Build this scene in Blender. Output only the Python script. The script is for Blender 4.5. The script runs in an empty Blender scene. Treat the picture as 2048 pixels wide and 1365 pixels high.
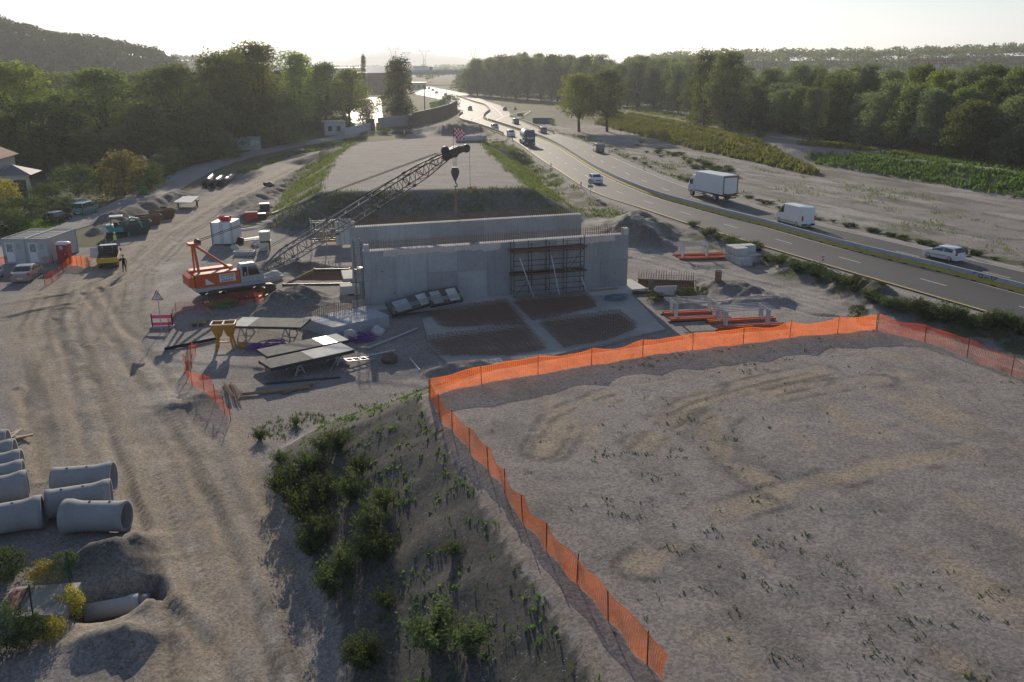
SKY_STRENGTH = .092; SUN_STRENGTH = 5.0; EXPOSURE = 0.17; DUST = .12; SKY_SAT = .75; SKY_TINT = (.94,.985,1.10,1); HAZE = .00017; HAZE_G = .45; DENOISE = True
GRAVEL1 = (.205,.185,.17); GRAVEL2 = (.285,.26,.242); DIRT1 = (.255,.205,.152); DIRT2 = (.36,.302,.23)
import bpy, bmesh, math, random
import numpy as np
from mathutils import Vector, Matrix
random.seed(7); RNG = np.random.default_rng(7)
PI = math.pi; R = math.radians
scene = bpy.context.scene
COL = scene.collection
# ------------------------------------------------------------------ camera
CAMZ = 20.0; FPX = 1776.0; PITCH = R(17.5); ROLL = 0.008
_cp, _sp = math.cos(PITCH), math.sin(PITCH)
_fw = Vector((0, _cp, -_sp)); _rt = Vector((1, 0, 0)); _dn = Vector((0, -_sp, -_cp))
RT = _rt*math.cos(ROLL) + _dn*math.sin(ROLL); DN = _dn*math.cos(ROLL) - _rt*math.sin(ROLL); FW = _fw
cam_d = bpy.data.cameras.new('camera'); cam = bpy.data.objects.new('camera', cam_d); COL.objects.link(cam)
m = Matrix((RT, -DN, -FW)).transposed().to_4x4(); m.translation = (0, 0, CAMZ); cam.matrix_world = m
cam_d.sensor_width = 36; cam_d.lens = FPX/2048*36; cam_d.clip_start = .5; cam_d.clip_end = 60000
scene.camera = cam

def ray(px, py):
    return FW + RT*((px-1024)/FPX) + DN*((py-682.5)/FPX)
def G(px, py, z=0.0):
    """point of the horizontal plane z under a picture point"""
    d = ray(px, py); t = (z-CAMZ)/d.z
    return Vector((d.x*t, d.y*t, z))
def AT(px, py, Y):
    """point at distance Y ahead"""
    d = ray(px, py); t = Y/d.y
    return Vector((d.x*t, Y, CAMZ+d.z*t))
def P(px, py, up=0.0):
    """first point of the terrain under a picture point"""
    d = ray(px, py); z0, z1 = 7.0, -3.0
    t0, t1 = (z0-CAMZ)/d.z, min((z1-CAMZ)/d.z, 3000); n = 500
    ts = np.linspace(t0, t1, n); hz = H(d.x*ts, d.y*ts); df = CAMZ+d.z*ts-hz; k = int(np.argmax(df <= 0))
    if df[k] > 0: k = n-1
    a, b = (ts[k-1], ts[k]) if k else (ts[0], ts[1])
    for _ in range(3):
        q = np.linspace(a, b, 9); e = CAMZ+d.z*q-H(d.x*q, d.y*q); i = max(1, int(np.argmax(e <= 0))) if (e <= 0).any() else 8
        a, b = q[i-1], q[i]
    t = (a+b)/2; x, y = d.x*t, d.y*t
    return Vector((x, y, float(H(x, y))+up))

# ------------------------------------------------------------------ numpy helpers
def _hash(i, j, s):
    n = (i*374761393 + j*668265263 + s*974634777) & 0xffffffff
    n = ((n ^ (n >> 13))*1274126177) & 0xffffffff
    return ((n ^ (n >> 16)) & 0xffff)/65535.0
def vnoise(x, y, f, s=0):
    x = np.asarray(x, float)*f; y = np.asarray(y, float)*f
    i = np.floor(x).astype(np.int64); j = np.floor(y).astype(np.int64)
    u = x-i; v = y-j; u = u*u*(3-2*u); v = v*v*(3-2*v)
    a = _hash(i, j, s); b = _hash(i+1, j, s); c = _hash(i, j+1, s); d = _hash(i+1, j+1, s)
    return (a*(1-u)+b*u)*(1-v)+(c*(1-u)+d*u)*v
def fbm(x, y, f, o=4, s=0):
    t = 0; a = .5; n = 0
    for k in range(o):
        t = t+a*vnoise(x, y, f*2**k, s+k*17); n += a; a *= .5
    return t/n
def sstep(a, b, x):
    t = np.clip((x-a)/(b-a), 0, 1); return t*t*(3-2*t)
def sd_poly(x, y, poly):
    x = np.asarray(x, float); y = np.asarray(y, float)
    d = np.full(x.shape, 1e18); ins = np.zeros(x.shape, bool)
    n = len(poly)
    for k in range(n):
        ax, ay = poly[k][0], poly[k][1]; bx, by = poly[(k+1) % n][0], poly[(k+1) % n][1]
        ex, ey = bx-ax, by-ay; wx, wy = x-ax, y-ay
        t = np.clip((wx*ex+wy*ey)/(ex*ex+ey*ey+1e-12), 0, 1)
        d = np.minimum(d, (wx-ex*t)**2+(wy-ey*t)**2)
        c = (ay > y) != (by > y)
        xi = ax+(y-ay)*ex/(ey if abs(ey) > 1e-9 else 1e-9)
        ins ^= c & (x < xi)
    d = np.sqrt(d)
    return np.where(ins, -d, d)
def d_line(x, y, pts):
    x = np.asarray(x, float); y = np.asarray(y, float)
    d = np.full(x.shape, 1e18); T = np.zeros(x.shape)
    n = len(pts)-1
    for k in range(n):
        ax, ay = pts[k][0], pts[k][1]; bx, by = pts[k+1][0], pts[k+1][1]
        ex, ey = bx-ax, by-ay; wx, wy = x-ax, y-ay
        t = np.clip((wx*ex+wy*ey)/(ex*ex+ey*ey+1e-12), 0, 1)
        q = (wx-ex*t)**2+(wy-ey*t)**2
        m = q < d; d = np.where(m, q, d); T = np.where(m, (k+t)/n, T)
    return np.sqrt(d), T
def smooth(pts, n=6):
    """Catmull-Rom through points"""
    pts = [Vector(p) for p in pts]; out = []
    for k in range(len(pts)-1):
        p0 = pts[max(k-1, 0)]; p1 = pts[k]; p2 = pts[k+1]; p3 = pts[min(k+2, len(pts)-1)]
        for i in range(n):
            t = i/n
            out.append(.5*((2*p1)+(p2-p0)*t+(2*p0-5*p1+4*p2-p3)*t*t+(3*p1-p0-3*p2+p3)*t**3))
    out.append(pts[-1]); return out
def resample(pts, step):
    out = [pts[0].copy()]; acc = 0
    for k in range(len(pts)-1):
        a, b = pts[k], pts[k+1]; L = (b-a).length; s = step-acc
        while s <= L:
            out.append(a.lerp(b, s/L)); s += step
        acc = L-(s-step)
    return out

# ------------------------------------------------------------------ objects
def tag(o, label=None, cat=None, group=None, kind=None):
    if label: o['label'] = label
    if cat: o['category'] = cat
    if group: o['group'] = group
    if kind: o['kind'] = kind
    return o
def thing(name, label, cat, loc=(0, 0, 0), rz=0, group=None):
    o = bpy.data.objects.new(name, None); COL.objects.link(o)
    o.location = loc; o.rotation_euler = (0, 0, rz); o.empty_display_size = .3
    return tag(o, label, cat, group)
def children_of(o):
    return [c for c in COL.objects if c.parent == o]
KIDS = {}
def _reg(o, p):
    if p is not None: KIDS.setdefault(p.name, []).append(o)
def copy_tree(o, parent=None):
    c = o.copy(); COL.objects.link(c); c.parent = parent; _reg(c, parent)
    for ch in KIDS.get(o.name, []): copy_tree(ch, c)
    return c
def dup(o, loc, rz=0, label=None, group=None, scale=None, mats=None):
    c = copy_tree(o); c.location = loc; c.rotation_euler = (0, 0, rz)
    if scale is not None: c.scale = (scale,)*3 if not hasattr(scale, '__len__') else scale
    if label: c['label'] = label
    if group: c['group'] = group
    return c
def remat(o, m, names=None):
    """give an object (or its named parts) a material of its own without touching shared mesh data"""
    for q in [o]+KIDS.get(o.name, []):
        if q.type == 'MESH' and (names is None or q.name.split('.')[0] in names):
            for s in q.material_slots: s.link = 'OBJECT'; s.material = m

class MB:
    def __init__(s): s.v = []; s.f = []; s.mi = []; s.cur = 0; s.sm = []; s.smf = False
    def add(s, vs, fs):
        o = len(s.v); s.v += [tuple(p) for p in vs]
        for f in fs: s.f.append(tuple(o+i for i in f)); s.mi.append(s.cur); s.sm.append(s.smf)
        return s
    def mat(s, i): s.cur = i; return s
    def smooth(s, b=True): s.smf = b; return s
    def box(s, c, d, rz=0, M=None):
        x, y, z = d[0]/2, d[1]/2, d[2]/2
        vs = [(-x,-y,-z),(x,-y,-z),(x,y,-z),(-x,y,-z),(-x,-y,z),(x,-y,z),(x,y,z),(-x,y,z)]
        if M is None: M = Matrix.Rotation(rz, 3, 'Z')
        c = Vector(c)
        return s.add([M@Vector(p)+c for p in vs], [(3,2,1,0),(4,5,6,7),(0,1,5,4),(1,2,6,5),(2,3,7,6),(3,0,4,7)])
    def bx(s, x0, x1, y0, y1, z0, z1): return s.box(((x0+x1)/2,(y0+y1)/2,(z0+z1)/2), (x1-x0,y1-y0,z1-z0))
    def bbox(s, c, d, b=.03):
        """box with chamfered upright and top edges"""
        x, y, z = d[0]/2, d[1]/2, d[2]/2; c = Vector(c); vs = []
        def ring(ix, iy, zz): return [(-ix+b,-iy,zz),(ix-b,-iy,zz),(ix,-iy+b,zz),(ix,iy-b,zz),(ix-b,iy,zz),(-ix+b,iy,zz),(-ix,iy-b,zz),(-ix,-iy+b,zz)]
        vs = ring(x,y,-z)+ring(x,y,z-b)+ring(x-b,y-b,z)
        fs = [tuple(range(7,-1,-1)), tuple(range(16,24))]
        for k in range(2):
            for i in range(8): fs.append((k*8+i, k*8+(i+1)%8, k*8+8+(i+1)%8, k*8+8+i))
        return s.add([Vector(p)+c for p in vs], fs)
    def bar(s, p, q, w, h=None, up=(0,0,1)):
        """rectangular bar from p to q"""
        h = h or w; p = Vector(p); q = Vector(q); d = (q-p).normalized(); u = Vector(up)
        if abs(d.dot(u)) > .99: u = Vector((0,1,0))
        r = d.cross(u).normalized()*w/2; u = r.cross(d).normalized()*h/2
        vs = [p-r-u,p+r-u,p+r+u,p-r+u,q-r-u,q+r-u,q+r+u,q-r+u]
        return s.add(vs, [(3,2,1,0),(4,5,6,7),(0,1,5,4),(1,2,6,5),(2,3,7,6),(3,0,4,7)])
    def tube(s, p, q, r, r2=None, n=8, caps=True):
        r2 = r if r2 is None else r2
        p = Vector(p); q = Vector(q); d = (q-p).normalized()
        u = Vector((0,0,1)) if abs(d.z) < .95 else Vector((1,0,0))
        a = d.cross(u).normalized(); b = a.cross(d)
        vs = [];
        for c, rr in ((p, r), (q, r2)):
            for k in range(n):
                t = 2*PI*k/n; vs.append(c+a*math.cos(t)*rr+b*math.sin(t)*rr)
        fs = [(k, (k+1)%n, n+(k+1)%n, n+k) for k in range(n)]
        if caps: fs += [tuple(range(n-1,-1,-1)), tuple(range(n, 2*n))]
        return s.add(vs, fs)
    def path(s, pts, r, n=6):
        for k in range(len(pts)-1): s.tube(pts[k], pts[k+1], r, n=n)
        return s
    def lathe(s, prof, c=(0,0,0), axis='Z', n=16, closed=False):
        """profile of (radius, height) turned about an axis"""
        c = Vector(c); vs = []
        for (r, h) in prof:
            for k in range(n):
                t = 2*PI*k/n; a, b = r*math.cos(t), r*math.sin(t)
                vs.append(c+Vector({'Z': (a,b,h), 'X': (h,a,b), 'Y': (b,h,a)}[axis]))
        m_ = len(prof); fs = []
        for j in range(m_ if closed else m_-1):
            j2 = (j+1) % m_
            for k in range(n): fs.append((j*n+k, j*n+(k+1)%n, j2*n+(k+1)%n, j2*n+k))
        return s.add(vs, fs)
    def prism(s, poly, z0, z1):
        n = len(poly)
        vs = [(p[0],p[1],z0) for p in poly]+[(p[0],p[1],z1) for p in poly]
        return s.add(vs, [tuple(range(n-1,-1,-1)), tuple(range(n,2*n))]+[(k,(k+1)%n,n+(k+1)%n,n+k) for k in range(n)])
    def xprism(s, prof, x0, x1):
        """(y,z) outline extruded along x"""
        n = len(prof)
        vs = [(x0,p[0],p[1]) for p in prof]+[(x1,p[0],p[1]) for p in prof]
        return s.add(vs, [tuple(range(n-1,-1,-1)), tuple(range(n,2*n))]+[(k,(k+1)%n,n+(k+1)%n,n+k) for k in range(n)])
    def loft(s, rings, cap=True, closed=True):
        n = len(rings[0]); vs = [p for r in rings for p in r]; fs = []
        for j in range(len(rings)-1):
            for k in range(n if closed else n-1): fs.append((j*n+k, j*n+(k+1)%n, j*n+n+(k+1)%n, j*n+n+k))
        if cap: fs += [tuple(range(n-1,-1,-1)), tuple(range(len(vs)-n, len(vs)))]
        return s.add(vs, fs)
    def build(s, name, mats, parent=None, loc=None, rz=None, auto=None):
        me = bpy.data.meshes.new(name)
        me.from_pydata(s.v, [], s.f)
        mats = mats if isinstance(mats, (list, tuple)) else [mats]
        for q in mats: me.materials.append(q)
        me.polygons.foreach_set('material_index', s.mi)
        me.polygons.foreach_set('use_smooth', s.sm)
        bm = bmesh.new(); bm.from_mesh(me); bmesh.ops.recalc_face_normals(bm, faces=bm.faces); bm.to_mesh(me); bm.free()
        me.update()
        o = bpy.data.objects.new(name, me); COL.objects.link(o)
        if parent is not None: o.parent = parent; _reg(o, parent)
        if loc is not None: o.location = loc
        if rz is not None: o.rotation_euler = (0, 0, rz)
        return o
def np_mesh(name, V, F, mats, parent=None, attr=None, smooth=False):
    """V (n,3), F (m,4) arrays"""
    me = bpy.data.meshes.new(name); V = np.asarray(V, np.float32); F = np.asarray(F, np.int32)
    k = F.shape[1]
    me.vertices.add(len(V)); me.vertices.foreach_set('co', V.ravel())
    me.loops.add(F.size); me.loops.foreach_set('vertex_index', F.ravel())
    me.polygons.add(len(F)); me.polygons.foreach_set('loop_start', np.arange(0, F.size, k, dtype=np.int32))
    me.polygons.foreach_set('loop_total', np.full(len(F), k, np.int32))
    if smooth: me.polygons.foreach_set('use_smooth', np.ones(len(F), bool))
    for q in (mats if isinstance(mats, (list, tuple)) else [mats]): me.materials.append(q)
    me.update(calc_edges=True)
    if attr:
        for an, A in attr.items():
            ca = me.color_attributes.new(an, 'FLOAT_COLOR', 'POINT'); ca.data.foreach_set('color', np.asarray(A, np.float32).ravel())
    o = bpy.data.objects.new(name, me); COL.objects.link(o)
    if parent is not None: o.parent = parent; _reg(o, parent)
    return o

# ------------------------------------------------------------------ materials
class NT:
    def __init__(s, name):
        s.m = bpy.data.materials.new(name); s.m.use_nodes = True; s.t = s.m.node_tree; s.t.nodes.clear()
        s.out = s.t.nodes.new('ShaderNodeOutputMaterial')
    def n(s, typ, **kw):
        q = s.t.nodes.new('ShaderNode'+typ)
        for k, v in kw.items():
            if k.startswith('i_'):
                key = k[2:]; key = int(key) if key.isdigit() else key
                s.put(q.inputs[key], v)
            else: setattr(q, k, v)
        return q
    def put(s, sock, v):
        if isinstance(v, bpy.types.NodeSocket): s.t.links.new(v, sock)
        elif isinstance(v, bpy.types.Node): s.t.links.new(v.outputs[0], sock)
        else:
            if sock.type == 'RGBA' and not hasattr(v, '__len__'): v = (v, v, v, 1)
            if sock.type == 'RGBA' and len(v) == 3: v = (*v, 1)
            sock.default_value = v
    def math(s, op, a, b=0, clamp=False):
        q = s.n('Math', operation=op, use_clamp=clamp); s.put(q.inputs[0], a); s.put(q.inputs[1], b); return q.outputs[0]
    def mix(s, f, a, b, typ='MIX'):
        q = s.n('MixRGB', blend_type=typ); s.put(q.inputs[0], f); s.put(q.inputs[1], a); s.put(q.inputs[2], b); return q.outputs[0]
    def noise(s, vec, scale, detail=4, rough=.55, dist=0):
        q = s.n('TexNoise'); s.put(q.inputs['Vector'], vec); q.inputs['Scale'].default_value = scale
        q.inputs['Detail'].default_value = detail; q.inputs['Roughness'].default_value = rough; q.inputs['Distortion'].default_value = dist
        return q.outputs['Fac']
    def ramp(s, f, a, b):
        q = s.n('MapRange'); s.put(q.inputs[0], f); q.inputs[1].default_value = a; q.inputs[2].default_value = b; return q.outputs[0]
    def co(s, which='Object'): return s.n('TexCoord').outputs[which]
    def attr(s, name): return s.n('Attribute', attribute_name=name)
    def bump(s, h, d=.02, st=1.0, nrm=None):
        q = s.n('Bump'); s.put(q.inputs['Height'], h); q.inputs['Distance'].default_value = d; q.inputs['Strength'].default_value = st
        if nrm is not None: s.put(q.inputs['Normal'], nrm)
        return q.outputs[0]
    def bsdf(s, col, rough=.8, metal=0, nrm=None, spec=.3, **kw):
        q = s.n('BsdfPrincipled'); s.put(q.inputs['Base Color'], col); s.put(q.inputs['Roughness'], rough)
        q.inputs['Metallic'].default_value = metal; s.put(q.inputs['Specular IOR Level'], spec)
        if nrm is not None: s.put(q.inputs['Normal'], nrm)
        for k, v in kw.items(): s.put(q.inputs[k.replace('_', ' ')], v)
        return q.outputs[0]
    def done(s, sh): s.put(s.out.inputs['Surface'], sh); return s.m
_M = {}
def paint(name, col, rough=.45, metal=0, dirt=.25, spec=.4, scale=3.0, coat=0):
    """painted or plain surface with a little grime and wear"""
    if name in _M: return _M[name]
    t = NT(name); c = t.co(); n = t.noise(c, scale, 6, .6)
    n2 = t.noise(c, scale*7, 3)
    k = t.ramp(n, .35, .75); base = t.mix(t.math('MULTIPLY', k, dirt), col, tuple(x*.55+.03 for x in col[:3]))
    base = t.mix(t.math('MULTIPLY', t.ramp(n2, .5, .8), dirt*.5), base, (.22,.19,.15))
    r = t.math('ADD', t.math('MULTIPLY', n, .25), rough-.1)
    _M[name] = t.done(t.bsdf(base, r, metal, t.bump(n2, .004, .5), spec, Coat_Weight=coat)); return _M[name]
def concrete(name, col, scale=1.0, stain=.5, bump=.01, bays=False):
    if name in _M: return _M[name]
    t = NT(name); c = t.co(); a = t.noise(c, .5*scale, 6, .65); b = t.noise(c, 5*scale, 5); f = t.noise(c, 40*scale, 2)
    base = t.mix(t.math('MULTIPLY', t.ramp(a, .3, .75), stain), tuple(x*1.12 for x in col), tuple(x*.68 for x in col))
    base = t.mix(t.math('MULTIPLY', t.ramp(b, .45, .8), .35), base, tuple(x*.6 for x in col))
    if bays:   # each cast bay has its own tone, with drips below its joints
        ri = t.n('NewGeometry').outputs['Random Per Island']; hs = t.n('HueSaturation'); t.put(hs.inputs['Value'], t.math('ADD', t.math('MULTIPLY', ri, .34), .83)); t.put(hs.inputs['Color'], base); base = hs.outputs[0]
        mp = t.n('Mapping'); t.put(mp.inputs[0], c); mp.inputs['Scale'].default_value = (2.2,2.2,.12); dr = t.noise(mp.outputs[0], 1.6, 5, .6)
        base = t.mix(t.math('MULTIPLY', t.ramp(dr, .52, .72), .45), base, tuple(x*.62 for x in col))
    base = t.mix(.25, base, t.mix(f, (.1,.1,.1), (.8,.8,.8)), 'OVERLAY')
    _M[name] = t.done(t.bsdf(base, .85, 0, t.bump(t.math('ADD', b, t.math('MULTIPLY', f, .4)), bump, .6), .25)); return _M[name]
def metal(name, col, rough=.45, rust=.3):
    if name in _M: return _M[name]
    t = NT(name); c = t.co(); a = t.noise(c, 4, 6, .65)
    base = t.mix(t.math('MULTIPLY', t.ramp(a, .45, .7), rust), col, (.16,.07,.03))
    _M[name] = t.done(t.bsdf(base, t.math('ADD', t.math('MULTIPLY', a, .3), rough-.1), .6, t.bump(a, .004, .5), .5)); return _M[name]
def glass(name, col=(.02,.025,.03), rough=.06):
    if name in _M: return _M[name]
    t = NT(name); _M[name] = t.done(t.bsdf(col, rough, 0, None, .6, Coat_Weight=.5)); return _M[name]
def leafmat(name, c1, c2, trans=.45, hue=.04, clump=.5):
    if name in _M: return _M[name]
    t = NT(name); c = t.co(); oi = t.n('ObjectInfo').outputs['Random']
    a = t.noise(c, clump, 3); b = t.noise(c, clump*9, 2)
    base = t.mix(t.ramp(t.math('ADD', t.math('MULTIPLY', a, .6), t.math('MULTIPLY', b, .4)), .38, .62), c1, c2)
    hs = t.n('HueSaturation'); t.put(hs.inputs['Hue'], t.math('ADD', t.math('MULTIPLY', oi, hue), .5-hue/2)); t.put(hs.inputs['Color'], base); hs.inputs['Saturation'].default_value = .82
    t.put(hs.inputs['Value'], t.math('ADD', t.math('MULTIPLY', oi, .6), .68)); base = hs.outputs[0]
    d = t.n('BsdfDiffuse'); t.put(d.inputs[0], base)
    tr = t.n('BsdfTranslucent'); t.put(tr.inputs[0], t.mix(1.0, base, (1.15,1.3,.55), 'MULTIPLY'))
    mx = t.n('MixShader'); mx.inputs[0].default_value = trans; t.put(mx.inputs[1], d.outputs[0]); t.put(mx.inputs[2], tr.outputs[0])
    _M[name] = t.done(mx.outputs[0]); return _M[name]
# ------------------------------------------------------------------ world, sun
SUN_EL = R(17.5); SUN_AZ = math.atan2(-.17, 1.0)          # azimuth from +Y towards +X
world = bpy.data.worlds.new('World'); scene.world = world; world.use_nodes = True
wt = world.node_tree; bg = wt.nodes['Background']
sky = wt.nodes.new('ShaderNodeTexSky'); sky.sky_type = 'NISHITA'; sky.sun_disc = False
sky.sun_elevation = SUN_EL; sky.sun_rotation = SUN_AZ; sky.air_density = 1.0; sky.dust_density = DUST; sky.ozone_density = 3.0; sky.altitude = 50
_hs = wt.nodes.new('ShaderNodeHueSaturation'); _hs.inputs['Saturation'].default_value = SKY_SAT; wt.links.new(sky.outputs[0], _hs.inputs['Color']); _mx = wt.nodes.new('ShaderNodeMixRGB'); _mx.blend_type = 'MULTIPLY'; _mx.inputs[0].default_value = 1; _mx.inputs[2].default_value = SKY_TINT; wt.links.new(_hs.outputs[0], _mx.inputs[1]); wt.links.new(_mx.outputs[0], bg.inputs[0]); bg.inputs[1].default_value = SKY_STRENGTH
sl = bpy.data.lights.new('sun', 'SUN'); sl.energy = SUN_STRENGTH; sl.angle = R(.5); sl.color = (1, .87, .70)
so = bpy.data.objects.new('sun', sl); COL.objects.link(so)
sd = Vector((math.sin(SUN_AZ)*math.cos(SUN_EL), math.cos(SUN_AZ)*math.cos(SUN_EL), math.sin(SUN_EL)))
so.rotation_euler = sd.to_track_quat('Z', 'Y').to_euler(); so.location = (0, 0, 60)
vs_ = scene.view_settings; vs_.view_transform = 'Standard'; vs_.look = 'None'; vs_.exposure = EXPOSURE; vs_.gamma = 1; vs_.use_curve_mapping = False
scene.cycles.max_bounces = 6; scene.cycles.diffuse_bounces = 3; scene.cycles.transparent_max_bounces = 16; scene.cycles.volume_bounces = 0; scene.cycles.transmission_bounces = 4
scene.cycles.use_denoising = DENOISE; scene.cycles.use_adaptive_sampling = False

# the air: one closed box of thin haze round the camera and everything built
def haze_box(x0, x1, y0, y1, z0, z1, dens):
    t = NT('haze'); v = t.n('VolumePrincipled'); v.inputs['Color'].default_value = (.90,.94,1,1); v.inputs['Density'].default_value = dens; v.inputs['Anisotropy'].default_value = HAZE_G
    t.put(t.out.inputs['Volume'], v.outputs[0]); o = MB().bx(x0, x1, y0, y1, z0, z1).build('haze', t.m); tag(o, kind='stuff'); return o
if HAZE: haze_box(-6500, 6500, -120, 9300, -4.5, 262, HAZE)
# ------------------------------------------------------------------ plan of the place
def g2(pts, z=0): return [tuple(G(a, b, z)[:2]) for a, b in pts]
NZ = 4.0                                                   # height of both embankments
_c = g2([(846,788)], NZ)[0]
NEAR_TOP = [_c] + g2([(1000,736),(1180,706),(1400,672),(1600,655),(1756,650)], NZ) + g2([(1900,690),(2070,752)], NZ) + [(38,22),(46,0),(40,-30),(0,-30),(6.5,5)] + g2([(1215,1360),(1110,1200),(1010,1050),(920,905)], NZ)
FAR_TOP = g2([(636,384),(1060,376),(1010,335),(980,305),(962,284),(850,276),(712,286),(676,308),(650,345)], NZ)
ROAD_L = g2([(2048,648),(1988,629),(1855,590),(1687,541),(1593,513),(1476,478),(1376,448),(1289,419),(1185,384),(1115,341),(1084,321),(1060,304),(1029,281),(1000,265),(950,250),(916,240),(922,226),(914,214),(897,204),(860,195),(826,188)], .5)
ROAD_R = g2([(2048,543),(1851,498.6),(1749,475),(1648,452),(1558,427),(1481,407),(1372,374),(1287,341),(1238,320),(1195,298),(1156,282),(1107,267),(1064,252),(1023,236),(1018,224),(1000,211),(973,203),(940,189.5),(905,182),(876,177),(860,173.5)], .5)
def ext(a, b, L): v = (Vector(a)-Vector(b)).normalized(); return tuple(Vector(a)+v*L)
ROAD_L = [ext(ROAD_L[0], ROAD_L[2], 40)]+ROAD_L; ROAD_R = [ext(ROAD_R[0], ROAD_R[2], 40)]+ROAD_R
ROAD_POLY = ROAD_L + g2([(846,179),(838,173)], .5) + ROAD_R[::-1]
ROAD_SHY = [p for p in ROAD_POLY if p[1] < 330]
MEDIAN = smooth([Vector((*p, .5)) for p in [ext(g2([(2048,587)],.5)[0], g2([(1894,546)],.5)[0], 30)]+g2([(2048,587),(1894,546.5),(1767,516),(1654,487),(1519,449),(1405,419.6),(1289,385),(1195,342),(1125,298),(1086,278.6),(1045,264.5),(973,241)],.5)], 8)
LANE = [g2([(-60,520),(20,490),(90,463),(150,447),(200,432),(246,417),(291,395),(342,368),(404,338),(470,317),(560,297),(650,281),(740,266),(800,261)])]           # local road on the left
LANE_W = 3.4
# haul road ruts (picture points on z=0)
RUTS = [[(640,300),(560,335),(480,372),(400,418),(330,462),(262,520),(200,590),(150,680)],
        [(640,308),(566,346),(486,385),(410,432),(345,478),(290,536),(235,600),(190,690)],
        [(600,315),(520,350),(440,392),(365,440),(300,490),(235,545),(150,590),(0,615)],
        [(610,325),(530,362),(452,404),(380,452),(318,502),(250,560),(150,610),(0,640)],
        [(200,580),(240,650),(280,690),(320,740),(380,830),(430,900),(480,1000),(540,1120),(600,1260),(640,1400)],
        [(170,590),(210,660),(250,720),(290,790),(340,870),(400,960),(450,1060),(500,1180),(560,1400)],
        [(140,620),(180,720),(210,800),(230,900),(270,1000),(310,1120),(340,1240),(360,1400)],
        [(110,640),(140,740),(160,840),(190,960),(230,1060),(330,1200),(430,1300),(480,1400)],
        [(40,780),(60,850),(72,900),(80,960)], [(120,620),(90,700),(60,780),(45,860)]]
RUTS_SITE = [[(1260,500),(1380,530),(1500,560),(1650,600),(1800,650),(2048,720)], [(1260,515),(1370,545),(1490,575),(1640,615),(1790,668),(2048,740)],
        [(1270,490),(1330,478),(1450,500),(1560,540),(1700,590),(1850,640),(2048,690)], [(1400,560),(1520,600),(1620,628),(1760,640)]]
ARCS = [[(1080,900),(1120,830),(1220,790),(1330,770),(1400,760)], [(1100,905),(1140,845),(1230,805),(1340,785),(1420,772)],
        [(1280,890),(1310,850),(1400,800),(1500,770),(1640,740)], [(1300,900),(1330,862),(1412,815),(1520,785),(1660,752)],
        [(1400,900),(1420,850),(1480,810),(1600,780),(1760,760)], [(1280,1130),(1400,1040),(1560,990),(1760,930),(1950,900)], [(1420,830),(1440,900),(1520,960),(1600,1000)]]
W_RUTS = [g2(r) for r in RUTS]; W_SITE = [g2(r) for r in RUTS_SITE]; W_ARCS = [g2(r, NZ) for r in ARCS]
HAUL = g2([(0,600),(130,560),(230,500),(330,440),(420,395),(520,345),(640,300),(720,285),(690,305),(600,335),(540,380),(470,425),(430,470),(390,520),(330,570),(320,620),(300,690),(370,760),(440,840),(490,930),(560,1080),(620,1250),(680,1420),(200,1420),(120,1180),(230,1060),(120,950),(40,860),(0,760)])
# heaps: picture points of a ridge, half width m, height m
def ridge(pts, w, h): return (g2(pts), w, h)
HEAPS = [ridge([(215,446),(268,428),(330,408),(352,396)],1.8,1.2), ridge([(195,468),(240,446)],1.3,.7), ridge([(372,400),(430,370),(470,352)],1.6,.5),
         ridge([(470,420),(530,390),(590,362),(640,330)],2.6,.9), ridge([(490,440),(520,420)],2,.8), ridge([(568,618),(612,604)],2.6,1.3), ridge([(560,632),(580,626)],1.6,.5),
         ridge([(560,452),(620,446)],2.5,1.0), ridge([(895,268),(945,264)],5,2.6), ridge([(860,261),(872,258)],4,1.2), ridge([(925,251),(918,247)],4,1.6), ridge([(790,265),(730,272)],3,1.0),
         ridge([(1262,478),(1300,466)],3.2,1.7), ridge([(1240,470),(1310,492)],2.6,1.1), ridge([(1330,440),(1360,452)],2.6,1.2), ridge([(1250,450),(1290,440)],3,1.4),
         ridge([(1400,470),(1440,480),(1520,508),(1600,535),(1680,570),(1760,600)],1.9,.75), ridge([(1590,540),(1640,560)],2,.8), ridge([(1700,585),(1800,625),(1900,650),(2048,672)],2.0,.85),
         ridge([(2000,672),(2048,680),(2100,690)],1.8,1.3), ridge([(1440,575),(1500,590)],2.2,.8), ridge([(1480,605),(1560,606)],1.2,.5), ridge([(1290,580),(1330,595)],1.2,.5),
         ridge([(190,1135),(255,1115)],1.4,.8), ridge([(200,1290),(285,1270)],1.0,.5), ridge([(270,1180),(300,1210)],.8,.3), ridge([(500,640),(470,650)],1.2,.4),
         ridge([(430,640),(480,630)],1.0,.3), ridge([(350,815),(430,790)],1.6,.25), ridge([(880,745),(960,732)],1.5,.5), ridge([(600,540),(560,530)],2.5,.8)]
PITS = [ridge([(205,1205),(262,1190)],1.25,1.3), ridge([(640,548),(690,548)],3.0,.5), ridge([(1300,575),(1380,570)],2.0,.35)]
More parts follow.
